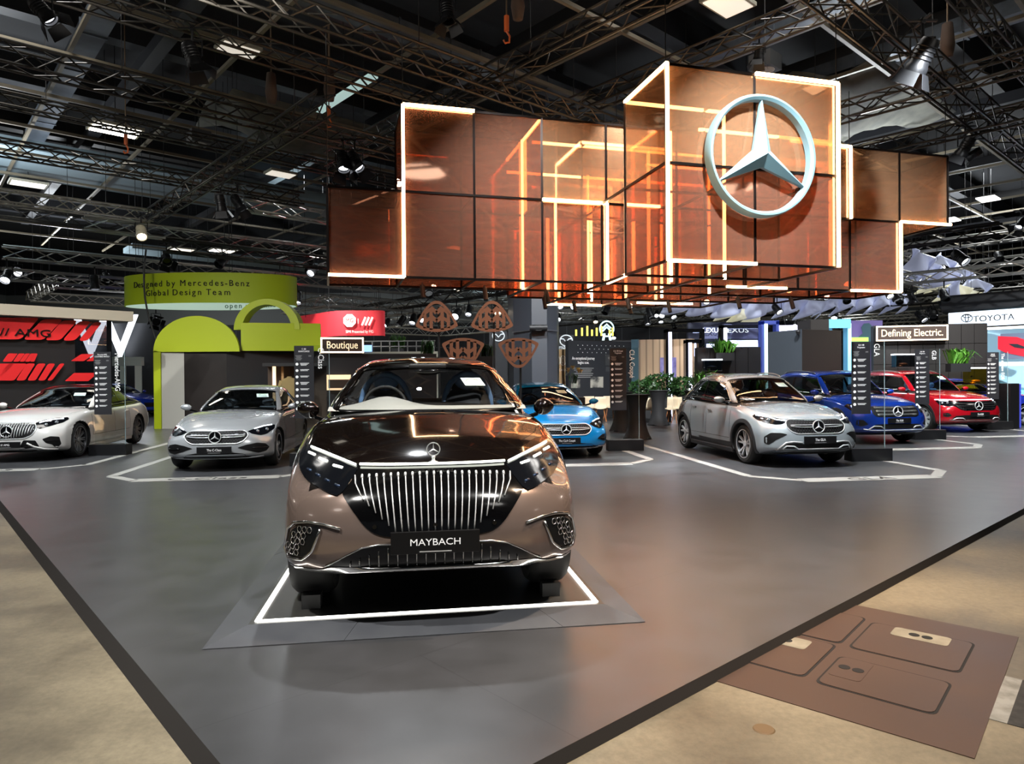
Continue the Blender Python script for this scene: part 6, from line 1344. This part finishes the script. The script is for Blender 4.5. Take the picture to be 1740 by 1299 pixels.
for i, (pl, pr, dr, nw, m, lb_) in enumerate([((1549, 420), (1592, 442), .9, 1.5, DRP, 'topmost small'), ((1556, 434), (1640, 470), .8, 2.5, DRP, 'second down'), ((1550, 452), (1650, 490), .7, 3, DRY, 'third down'), ((1594, 428), (1684, 486), .7, 3, DRP, 'longest, reaching farthest right'), ((1575, 466), (1672, 500), .5, 3, DRY, 'lowest cream-lit')]):
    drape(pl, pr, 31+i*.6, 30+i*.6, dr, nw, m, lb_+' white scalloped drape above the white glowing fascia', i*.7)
for i, (pl, pr, dr, nw, m, lb_) in enumerate([((1125, 500), (1300, 512), .8, 4, DRP, 'left wide'), ((1225, 518), (1290, 530), .6, 3, DRY, 'small cream-lit'), ((1290, 505), (1400, 512), .8, 3, DRP, 'middle'), ((1400, 505), (1548, 500), .8, 5, DRP, 'right wide')]):
    drape(pl, pr, 34+i*.4, 34+i*.4, dr, nw, m, lb_+' white scalloped drape seen below the copper lattice', i*.5)
# ================================================================ hall shell, ceiling, rigging
ZC = 12.5
CE = noise_mix('ceiling_black', '0d0d0e', '17181a', .5, .9)
f = MB(); f.box((0, 30, ZC+.1), (150, 120, .2)); tag(f.build('ceiling', CE), 'black hall ceiling above the rigging', 'ceiling', kind='structure')
def grid_wall(name, c1, c2, band):
    m = pm(name, c1, .6); n, l = nodes_of(m); b = n['Principled BSDF']; tc = n.new('ShaderNodeTexCoord'); mp = n.new('ShaderNodeMapping'); mp.inputs['Rotation'].default_value = (PI/2, 0, 0) if band == 'x' else (PI/2, 0, PI/2)
    sx = n.new('ShaderNodeSeparateXYZ'); l.new(tc.outputs['Object'], sx.inputs[0]); cb = n.new('ShaderNodeCombineXYZ'); l.new(sx.outputs['X' if band == 'x' else 'Y'], cb.inputs[0]); l.new(sx.outputs['Z'], cb.inputs[1])
    br = n.new('ShaderNodeTexBrick'); br.offset = 0; br.inputs['Scale'].default_value = 1; br.inputs['Brick Width'].default_value = 2.4; br.inputs['Row Height'].default_value = 2.1; br.inputs['Mortar Size'].default_value = .03
    br.inputs['Color1'].default_value = lin(c1); br.inputs['Color2'].default_value = lin(c1); br.inputs['Mortar'].default_value = lin(c2); l.new(cb.outputs[0], br.inputs['Vector'])
    gt = n.new('ShaderNodeMath'); gt.operation = 'GREATER_THAN'; gt.inputs[1].default_value = 6.3; l.new(sx.outputs['Z'], gt.inputs[0]); lt = n.new('ShaderNodeMath'); lt.operation = 'LESS_THAN'; lt.inputs[1].default_value = 9.0; l.new(sx.outputs['Z'], lt.inputs[0])
    mu = n.new('ShaderNodeMath'); mu.operation = 'MULTIPLY'; l.new(gt.outputs[0], mu.inputs[0]); l.new(lt.outputs[0], mu.inputs[1]); mx = n.new('ShaderNodeMix'); mx.data_type = 'RGBA'; l.new(mu.outputs[0], mx.inputs['Factor']); l.new(br.outputs['Color'], mx.inputs['A']); mx.inputs['B'].default_value = lin('6c706f')
    l.new(mx.outputs['Result'], b.inputs['Base Color']); return m
WG = grid_wall('hall_wall_x', '1d1e22', '4c4e52', 'x'); WG2 = grid_wall('hall_wall_y', '1d1e22', '4c4e52', 'y')
f = MB(); f.box((0, 60.2, 6.2), (130, .4, 12.6)); tag(f.build('wall_back', WG), 'dark panelled far wall of the hall with a pale upper band', 'wall', kind='structure')
f = MB(); f.box((-44.2, 24, 6.2), (.4, 74, 12.6)); tag(f.build('wall_left', WG2), 'dark panelled left wall of the hall', 'wall', kind='structure')
f = MB(); f.box((52.2, 24, 6.2), (.4, 74, 12.6)); tag(f.build('wall_right', WG2), 'dark panelled right wall of the hall', 'wall', kind='structure')
# suspended channel grid and deep beams
CHN = pm('channel_beige', '665f50', .45, .3); DB = pm('beam_dark', '17181b', .5); TEAL = pm('bulkhead_teal', '6c7c82', .7)
def sbar(p, q_, w_, h_, name, mat, lab, cat, grp=None, kind=None):
    f = MB(); f.bar(p, q_, w_, h_); o = f.build(name, mat); return tag(o, lab, cat, grp, kind)
C0 = Vector((0, 0, 0))
for i in range(-9, 17):
    off = i*3.1+.6
    if -30 < off < 46: p = V*off+U*(-12)+Vector((0, 0, 9.3)); q_ = V*off+U*60+Vector((0, 0, 9.3)); sbar(p, q_, .09, .09, 'ceiling_channel', CHN, 'beige channel rail of the ceiling grid', 'ceiling rail', 'beige ceiling channel rails', 'structure')
for i in range(-4, 19):
    off = i*3.1; p = U*off+V*(-34)+Vector((0, 0, 9.45)); q_ = U*off+V*48+Vector((0, 0, 9.45)); sbar(p, q_, .09, .09, 'ceiling_channel', CHN, 'beige channel rail of the ceiling grid', 'ceiling rail', 'beige ceiling channel rails', 'structure')
for i in range(-6, 10):
    off = i*5.2+1.5; p = V*off+U*(-14); q_ = V*off+U*62; sbar(p+Vector((0, 0, 11.7)), q_+Vector((0, 0, 11.7)), .5, .9, 'ceiling_beam', DB, 'deep dark beam under the hall ceiling', 'ceiling beam', 'deep dark ceiling beams', 'structure')
for i in range(-1, 9):
    off = i*7.4-2; p = U*off+V*(-34); q_ = U*off+V*48; sbar(p+Vector((0, 0, 10.7)), q_+Vector((0, 0, 10.7)), .35, .35, 'ceiling_beam', DB, 'deep dark beam under the hall ceiling', 'ceiling beam', 'deep dark ceiling beams', 'structure')
# teal bulkhead
b0 = G(0, 297, 9.6); p = b0-U*14+V*(-2.3)*-1; 
f = MB(); a_ = b0-U*14; f.prism([a_, a_+U*50, a_+U*50-V*4.3, a_-V*4.3], (0, 0, .35)); tag(f.build('ceiling_bulkhead', TEAL), 'broad grey-green bulkhead running under the ceiling at the left', 'bulkhead', kind='structure')
f = MB(); a_ = G(300, 440, 9.2); f.prism([a_-U*3, a_+U*22, a_+U*22-V*2.2, a_-U*3-V*2.2], (0, 0, .3)); tag(f.build('ceiling_bulkhead', TEAL), 'farther grey-green bulkhead under the ceiling', 'bulkhead', kind='structure')
for (px, py, w_, col) in ((120, 120, .55, 'duct_metal'), (1600, 60, .6, 'duct_metal'), (1290, 60, .5, 'duct_metal'), (700, 60, .5, 'duct_metal')):
    a_ = G(px, py, 10.1); f = MB(); dr = V if px < 300 or px > 1000 else U; f.bar(a_-dr*9, a_+dr*12, w_, w_*.6)
    for k in range(8): q_ = a_+dr*(-8+k*2.5); f.bar(q_-dr*.03, q_+dr*.03, w_+.05, w_*.6+.05)
    tag(f.build('air_duct', noise_mix('duct_metal', '3d434a', '59616a', 1.5, .45, metal=.5)), {120: 'galvanised air duct at the upper left', 1600: 'galvanised air duct at the upper right', 1290: 'galvanised air duct above the star sign', 700: 'galvanised air duct above the copper lattice left wing'}[px], 'air duct')
def sheet(px, py, lab, s_=3.0):
    a_ = G(px, py, 9.9); rows = [[a_+U*(i*.25*s_)+V*(j*.16*s_)+Vector((0, 0, -.35*math.sin(i*.8+j*.3)*math.sin(j*.9)-.5*math.sin(PI*i/8)*math.sin(PI*j/8))) for j in range(9)] for i in range(9)]
    f = MB(); f.grid(rows); o = f.build('insulation_sheet', noise_mix('old_fabric', '3a3a34', '504f45', 2, .9), smooth=True); tag(o, lab, 'sheet'); md = o.modifiers.new('t', 'SOLIDIFY'); md.thickness = .02
    for i in (0, 8):
        for j in (0, 8): g = MB(); g.tube([rows[i][j], Vector(rows[i][j])+Vector((0, 0, 2.5))], .01, 4); g.build('sheet_wire', BLACK, o)
sheet(395, 150, 'sagging grey insulation sheet at the upper left', 2.6); sheet(1500, 90, 'sagging dark insulation sheet above the star sign')
# ---- box trusses
def truss(p, q_, w_=.38, mat=None, lab='', grp=None, r=.030, seg=None, lod=1):
    p, q_ = Vector(p), Vector(q_); d = q_-p; L_ = d.length; d.normalize(); s_ = d.cross(Vector((0, 0, 1))).normalized(); u_ = Vector((0, 0, 1)); h = w_/2; f = MB(); n = max(2, int(L_/(seg or w_*1.25)))
    cor = [s_*h+u_*h, -s_*h+u_*h, -s_*h-u_*h, s_*h-u_*h]; k5 = 6 if lod else 4
    for c_ in cor: f.tube([p+c_, q_+c_], r, k5)
    for fa in range(4):
        a_, b_2 = cor[fa], cor[(fa+1) % 4]
        for i in range(n):
            t0, t1 = i/n*L_, (i+1)/n*L_; A_, B_ = (a_, b_2) if i % 2 == 0 else (b_2, a_); f.tube([p+d*t0+A_, p+d*t1+B_], r*.55, 4 if lod else 3, cap=False)
    o = f.build('lighting_truss', mat or TRUSS, smooth=False); tag(o, lab, 'truss', grp)
    k = max(2, int(L_/7))
    for i in range(k+1): x = p+d*(L_*(i+.3)/(k+.6)); g = MB(); g.tube([x+u_*h, Vector((x.x, x.y, ZC))], .010, 4); g.build('hanging_wire', BLACK, o)
    return o
ZT = 7.6
FAR = []
ORD = ('very', 'second', 'third', 'fourth', 'fifth', 'sixth', 'seventh', 'eighth', 'ninth', 'tenth', 'eleventh', 'twelfth', 'thirteenth')
def tl(px, py, dr, a_, b_2, z=ZT, **k): o = G(px, py, z); return truss(o-dr*a_, o+dr*b_2, **k)
tl(817, 138, U, 9, 6, lab='black box truss crossing above the left wing of the copper lattice')
tl(873, 112, V, 9, 8, z=7.9, lab='black box truss rising to the upper right above the copper lattice')
tl(300, 165, U, 11, 9, z=7.4, lab='black box truss in the upper left, second from the top edge')
tl(420, 78, U, 10, 7, z=8.2, lab='black box truss in the upper left, nearest the top edge')
tl(200, 210, U, 12, 9, z=8.0, lab='black box truss in the upper left, third from the top edge', w_=.30)
tl(200, 285, U, 13, 5.5, lab='black box truss crossing in front of the teal bulkhead')
cf = G(258, 368, 7.2); truss(cf-U*12, cf, mat=TRUSSL, lab='bright alloy box truss ending at the corner above the lime ring sign'); truss(cf, cf-V*13, lab='dark box truss from the alloy corner back towards the copper lattice')
tl(1590, 130, U, 10, 12, z=7.6, w_=.48, lab='wide black box truss running down the upper right')
tl(1230, 80, V, 9, 6, z=8.4, lab='black box truss above the star sign, rising to the top right'); tl(1500, 172, V, 9, 7, z=7.7, lab='black box truss behind the star sign, rising to the right edge'); tl(1560, 235, V, 8, 6, z=7.5, lab='black box truss just above the right wing of the copper lattice')
tl(1730, 100, U, 6, 10, z=8.3, lab='black box truss at the far upper right corner', w_=.3)
rnd = random.Random(3)
n_f = 0
for i in range(13):
    off = 20+i*3.4; z = (5.5, 7.4, 6.0, 6.8, 5.8, 7.6)[i % 6]; a_, b_2 = -30+rnd.uniform(-3, 6), 30+rnd.uniform(-8, 6)
    for sg, dr, o_ in ((1, U, V), (1, V, U)):
        c0 = o_*off*(.55 if dr is U else .95); p, q_ = c0+dr*(-16 if dr is U else -30), c0+dr*(52 if dr is U else 34)
        z2 = z+(.25 if dr is U else -.2); p, q_ = p+Vector((0, 0, z2)), q_+Vector((0, 0, z2))
        # keep to the far part of the hall
        def clip(P_, Q_):
            if P_.y < 24: P_ = P_.lerp(Q_, (24-P_.y)/(Q_.y-P_.y)) if Q_.y > 24 else None
            if P_ is None: return None
            for X in (-43, 51):
                if (P_.x-X)*(Q_.x-X) < 0:
                    m_ = P_.lerp(Q_, (X-P_.x)/(Q_.x-P_.x))
                    if abs(P_.x) > abs(X): P_ = m_
                    else: Q_ = m_
            if Q_.y > 59: Q_ = P_.lerp(Q_, (59-P_.y)/(Q_.y-P_.y))
            return P_, Q_
        if dr is V: p, q_ = (p, q_) if p.y < q_.y else (q_, p)
        r_ = clip(p, q_)
        if r_ and (r_[1]-r_[0]).length > 5:
            FAR.append(r_); truss(r_[0], r_[1], w_=.42, lab='%s nearest of the far box trusses that recede to the %s' % (ORD[i], 'right' if dr is U else 'left'), grp='far box trusses', lod=0, seg=.8, r=.04, mat=TRUSSL if (i+(dr is U)) % 3 != 0 else TRUSS); n_f += 1
# bright square rigs over the far booths
def rig(px, py, z, la, lb_, lab, mat=None, w_=.45):
    o = G(px, py, z); c4 = [o, o+U*la, o+U*la+V*lb_, o+V*lb_]; e = empty('truss_rig', (o.x, o.y, z), 0, lab, 'truss rig')
    for i in range(4):
        t = truss(c4[i], c4[(i+1) % 4], w_=w_, mat=mat or TRUSSL, lod=0, seg=.6, r=.03)
        for k_ in ('category', 'label'):
            if k_ in t: del t[k_]
        t.parent = e; t.matrix_parent_inverse = Matrix.Translation(-e.location); t.name = 'rig_side'
rig(700, 545, 4.9, 8, 8, 'bright alloy square truss rig behind the upright emblem boards'); rig(560, 512, 5.2, 5, 5, 'bright alloy truss rig carrying the red banner'); rig(90, 480, 6.0, 7, 7, 'bright alloy truss rig at the left above the striped wall')
rig(1330, 525, 5.4, 9, 7, 'alloy truss rig below the right part of the copper lattice'); rig(1560, 540, 5.2, 7, 7, 'alloy truss rig above the Defining Electric sign')
rig(1000, 545, 6.0, 8, 8, 'dark truss rig behind the column and the chevron sign', TRUSS)
# ---- spotlights
BODY = pm('lamp_body', '101114', .45, .3); LENS = pm('lens_glow', 'ffffff', .5, emit=14, ecol='f0f6ff'); LENSN = pm('lens_near', 'ffffff', .5, emit=4, ecol='f0f4ff'); LENSW = pm('lens_warm', 'ffe6c0', .5, emit=8, ecol=(1, .8, .55))
def over(x, y):
    u = 870+x/y*1170
    for lim, nm in ((110, 'red-striped wall'), (230, 'glowing letter W'), (390, 'left half of the lime ring sign'), (510, 'right half of the lime ring sign'), (660, 'red octagon banner'), (780, 'left upper emblem board'), (870, 'right upper emblem board'), (960, 'hall pillar'), (1080, 'dark text wall'), (1190, 'wooden wall'), (1300, 'navy booth'), (1440, 'dark box room'), (1560, 'purple video wall'), (1650, 'Defining Electric sign')):
        if u < lim: return nm
    return 'white glowing fascia'
def spot(loc, aim, sc_=1.0, lens=None, doors=True, lab=None, grp=None, body=None, up=None, name='spotlight'):
    e = empty(name, loc, 0, lab, 'spotlight', grp); d = (Vector(aim)-Vector(loc)).normalized(); q_ = d.to_track_quat('-Z', 'Y').to_matrix().to_4x4(); M = q_ @ Matrix.Diagonal((sc_, sc_, sc_, 1))
    f = MB(); f.lathe([(0, .22), (.10, .21), (.12, .16), (.12, -.10), (.14, -.13), (.14, -.20), (.115, -.20), (.115, -.16)], 16)
    for k in range(4): f.lathe([(.126, .12-k*.05), (.13, .11-k*.05), (.126, .10-k*.05)], 16)
    f.build('lamp_body', body or BODY, e, M=M, smooth=True, angle=.6)
    f = MB(); f.lathe([(0, -.13), (.112, -.13)], 16); f.build('lamp_lens', lens or GLOSSB, e, M=M)
    if doors:
        for k in range(4):
            a_ = k*PI/2+.3; f = MB(); ca, sa = math.cos(a_), math.sin(a_); w_ = .12
            f.prism([(ca*.14-sa*w_, sa*.14+ca*w_, -.20), (ca*.14+sa*w_, sa*.14-ca*w_, -.20), (ca*.24+sa*w_*1.3, sa*.24-ca*w_*1.3, -.37), (ca*.24-sa*w_*1.3, sa*.24+ca*w_*1.3, -.37)], (ca*.006, sa*.006, 0)); f.build('barn_door', BODY, e, M=M)
    zt_ = (up or loc[2]+.45*sc_)-loc[2]; f = MB(); f.tube([(-.16*sc_, 0, 0), (-.16*sc_, 0, .24*sc_), (.16*sc_, 0, .24*sc_), (.16*sc_, 0, 0)], .014*sc_, 5); f.tube([(0, 0, .24*sc_), (0, 0, zt_)], .02*sc_, 6); f.box((0, 0, zt_), (.07, .07, .10)); f.box((0, 0, zt_), (.50, .05, .03)); f.box((0, 0, zt_), (.05, .50, .03)); f.build('yoke', BODY, e); return e
CARPT = [(-1, 5, .5), (-5, 12, .5), (1, 14, .5), (5, 12, .5), (8.5, 16, .5), (-9.8, 14, .5)]
for px, py, z, sc_, ln, tgt, lab in ((72, 18, 7.2, .95, LENS, (2, 4, 0), 'black spotlight with barn doors in the top left corner'), (327, 95, 7.4, 1.1, None, (-2, 6, 0), 'black moving-head spotlight hanging near the upper left trusses'),
    (375, 345, 6.6, 1.1, None, (-8, 15, 0), 'left one of two black spotlights under the dark truss corner'), (404, 345, 6.6, 1.1, LENS, (-2, 12, 0), 'right, lit one of two black spotlights under the dark truss corner'),
    (583, 275, 6.4, 1.1, LENS, (-2, 6, 0), 'left one of two black spotlights beside the copper lattice'), (603, 275, 6.4, 1.1, LENS, (2, 6, 0), 'right one of two black spotlights beside the copper lattice'),
    (1568, 95, 7.1, 1.35, LENS, (4, 9, 0), 'big black spotlight with barn doors on the wide right-hand truss'), (1640, 250, 7.0, 1.1, LENS, (7, 13, 0), 'lit black spotlight right of the copper lattice'), (1655, 262, 6.9, .8, LENS, (3, 16, 3), 'small lit spotlight right of the copper lattice, lower of the pair'),
    (1735, 380, 6.8, 1.0, LENS, (9, 15, 0), 'black spotlight at the right edge beside the copper lattice'), (567, 345, 5.6, .9, None, (-6, 11, 0), 'black spotlight hidden beside the left end of the copper lattice'), (283, 440, 6.3, 1.3, None, (-7, 13, 0), 'black spotlight hanging in front of the lime ring sign'),
    (180, 470, 6.1, 1.2, None, (-9, 14, 0), 'black spotlight left of the lime ring sign'), (30, 462, 6.3, 1.3, LENS, (-9, 12, 0), 'brightly lit spotlight at the left edge above the striped wall'), (265, 545, 4.4, 1.4, None, (-6, 13, 0), 'black spotlight on the slanted cable above the lime arch'),
    (760, 20, 8.5, 1.0, None, (0, 5, 0), 'black spotlight near the top edge centre'), (1290, 90, 8.2, .8, None, (4, 8, 0), 'black spotlight above the star sign')):
    g_ = G(px, py, z); spot(g_, (tgt[0]*.7+g_.x*.3, tgt[1]+7, tgt[2]), sc_, ln and LENSN, True, lab)
spot(G(240, 395, 6.5), (-9, 18, 0), 1.3, LENSW, False, 'cream-coloured spotlight hanging from the alloy truss corner', body=pm('lamp_cream', 'cfc8b0', .5))
# power cable from the truss down to the lime booth
a_, b_2 = G(248, 425, 6.0), P(272, 597, 22.0); f = MB(); f.tube([a_.lerp(b_2, k/10)+Vector((-.25*math.sin(PI*k/10), 0, 0)) for k in range(11)], .03, 6); tag(f.build('power_cable', BLACK, smooth=True), 'thick black cable slanting from the rig down to the lime booth', 'cable')
k = 0
while k < 150:
    a_, b_2 = rnd.choice(FAR); q_ = a_.lerp(b_2, rnd.random()); z = q_.z-.21-.62; x, y = q_.x, q_.y
    u_ = 870+x/y*1170
    if u_ < -30 or u_ > 1770 or y < 20 or (560 < u_ < 1560 and 641-(z-1.57)*1170/y < 480) : k += .2; continue
    k += 1; kk = int(k); on_ = kk % 3 != 0; spot((x, y, z), (x+rnd.uniform(-3, 3), y-rnd.uniform(0, 8), 0), rnd.uniform(1.1, 1.5), LENS if on_ and kk % 5 else (LENSW if on_ else None), False, ('lit far spotlight hung above the ' if on_ else 'dark unlit far spotlight hung above the ')+over(x, y), 'lit far spotlights' if on_ else 'unlit far spotlights', up=q_.z-.18)
# ---- ceiling luminaires, speakers, hoists
def lum(px, py, z, s_, em, lab, grp=None):
    o = G(px, py, z); e = empty('ceiling_light', o, math.radians(41.6), lab, 'ceiling light', grp); f = MB(); f.box((0, 0, .05), (s_*1.12, s_*.8, .08)); f.build('light_frame', pm('frame_pale', '8a8778', .5), e)
    f = MB(); f.box((0, 0, 0), (s_, s_*.68, .02)); f.build('light_diffuser', pm('diffuser_%d' % int(em*10), 'fff6e6', .5, emit=em, ecol=(1, .93, .8)), e); g = MB(); g.tube([(0, 0, .09), (0, 0, ZC-o.z)], .012, 4); g.build('light_rod', BLACK, e)
lum(196, 222, 8.9, 1.2, 12, 'brightly lit square ceiling light at the upper left'); lum(405, 86, 9.2, .8, .5, 'pale unlit ceiling light between the upper left trusses'); lum(1237, 8, 9.2, .9, .6, 'pale louvred ceiling light at the top edge above the star sign')
lum(1385, 152, 9.3, .01+.6, .6, 'small ceiling light behind the star sign top'); lum(48, 314, 9.1, 1.1, .6, 'pale ceiling light at the left edge under the teal bulkhead'); lum(308, 425, 9.1, 1.2, .9, 'pale ceiling light left of the lime ring sign'); lum(377, 427, 9.1, 1.2, 5, 'lit ceiling light above the lime ring sign'); lum(477, 297, 9.1, .9, .6, 'pale ceiling light above the dark truss corner')
for k in range(46):
    a_ = U*rnd.uniform(24, 56)+V*rnd.uniform(-30, 40); 
    if a_.y < 26 or a_.y > 58 or a_.x < -42 or a_.x > 50: continue
    e = empty('ceiling_light', (a_.x, a_.y, 9.2), math.radians(41.6), 'square ceiling light far down the hall above the '+over(a_.x, a_.y), 'ceiling light', 'far square ceiling lights'); f = MB(); f.box((0, 0, 0), (1.0, .7, .06)); f.build('light_diffuser', pm('diffuser_far', 'f4f4ee', .5, emit=1.6 if k % 2 else 1.6), e); g = MB(); g.tube([(0, 0, 0), (0, 0, ZC-9.2)], .012, 4); g.build('light_rod', BLACK, e)
for px, py, z, lab in ((338, 245, 8.6, 'square ceiling speaker at the upper left'), (1300, 120, 8.8, 'square ceiling speaker behind the star sign')):
    o = G(px, py, z); e = empty('ceiling_speaker', o, math.radians(41.6), lab, 'speaker'); f = MB(); f.box((0, 0, .18), (.55, .55, .36)); f.build('speaker_box', pm('speaker_grey', '2e3032', .6), e); f = MB(); f.lathe([(0, -.01), (.20, -.01), (.22, 0)], 20); f.build('speaker_cone', pm('cone_pale', '9a9c98', .6), e); g = MB(); g.tube([(0, 0, .3), (0, 0, ZC-o.z)], .012, 4); g.build('speaker_rod', BLACK, e)
ORG = pm('hook_orange', 'c8602a', .5)
for px, py, z, lab in ((214, 262, 7.6, 'orange chain hoist hook above the alloy truss'), (861, 75, 8.1, 'orange chain hoist hook above the central truss crossing'), (559, 218, 7.9, 'orange chain hoist hook at the teal strip left of the lattice'), (461, 165, 8.2, 'brown chain bag hoist in the upper left'), (560, 160, 8.2, 'brown chain bag hoist left of the copper lattice top'), (880, 20, 8.9, 'brown chain bag hoist at the top centre'), (1610, 85, 8.4, 'dark chain bag hoist right of the wide truss')):
    o = G(px, py, z); e = empty('chain_hoist', o, 0, lab, 'chain hoist'); f = MB(); f.tube([(0, 0, .5), (0, 0, ZC-o.z)], .016, 5); f.build('hoist_chain', pm('chain_steel', '6a5a48', .5, .5), e)
    if 'bag' in lab: f = MB(); f.tube([(0, 0, .55), (0, 0, .1), (0, 0, -.15)], [.10, .14, .10], 12); f.build('chain_bag', pm('bag_brown', '4a3a30', .8), e, smooth=True)
    else: f = MB(); f.tube([(0, 0, .55), (0, 0, .25)], .05, 8); f.tube([(0, 0, .25), (.06, 0, .15), (.05, 0, .04), (-.03, 0, .02), (-.06, 0, .08)], .022, 6); f.build('hoist_hook', ORG, e)
strip = G(540, 190, 9.0); f = MB(); f.bar(strip-V*0-Vector((0, 0, 0)), strip-V*3.0, .28, .04); tag(f.build('skylight_strip', pm('strip_mint', 'a8c4c0', .5, emit=.7)), 'pale mint light strip under the ceiling left of the copper lattice', 'light strip'); f = MB(); m_ = strip-V*1.5; f.tube([m_, (m_.x, m_.y, ZC)], .01, 4); q_ = f.build('strip_wire', BLACK, bpy.data.objects['skylight_strip'])
# ---- small cars of other booths
def far_car(px, py, yaw, pnt, lab, suv=False, rim=None):
    c = Car(W=1.82, L=4.6, FO=.88, WB=2.75, top=[(0, .72), (.12, .78), (.5, .88), (1.3, 1.0), (2.3, 1.02), (3.7, 1.05), (4.6, .98)], bot=[(0, .24), (.4, .18), (4.2, .2), (4.6, .34)], arch=.36, wr=.335, yc0=1.35, yr0=2.1, yr1=3.3, yc1=4.2, roof=[(2.0, 1.37), (2.6, 1.44), (3.2, 1.42), (4.2, 1.15)], tumble=.66, belt=.93, ws=.18, pf=.05, k=.30, kp=3.6)
    o = G(px, py); c.root = empty('parked_car', (0, 0, 0), 0, lab, 'car'); c.body(pnt, TYRE_DK); greenhouse(c, pnt, GLASS, c_pillar=.90); bonnet(c, pnt, .12, None, .66, .84); doors(c, pnt, [c.FO+.5, c.FO+1.6, c.FO+2.4], .42); sills(c, pnt); mirrors(c, pnt, c.W/2+.09, 1.7, 1.05, .10, .09, .068)
    c.patch('grille', [(-.4, .42), (.4, .42), (.46, .60), (-.46, .60)], 'front', GRILLE, .004); c.patch('headlamp', [(.52, .66), (.80, .72), (.84, .66), (.58, .60)], 'front', LAMPR, .006, mirror=True)
    put_wheels(c, wheel_parts(c, '', BLKR, 'star', 5)); c.root.location = (o.x, o.y, 0); c.root.rotation_euler = (0, 0, yaw); return c
far_car(262, 708, 1.2, pm('paint_cobalt', '1238b4', .2, .4, coat=1), 'cobalt blue car far behind the white saloon rear'); far_car(180, 704, 1.25, REDP, 'red car mostly hidden behind the white saloon roof')
far_car(1800, 700, 1.0, pm('paint_teal', '5fa8b8', .25, .4, coat=1), 'pale teal car at the right edge behind the farthest information stand'); far_car(1790, 722, 1.2, pm('paint_royal', '1c2f9c', .2, .4, coat=1), 'royal blue car cut off by the right edge')
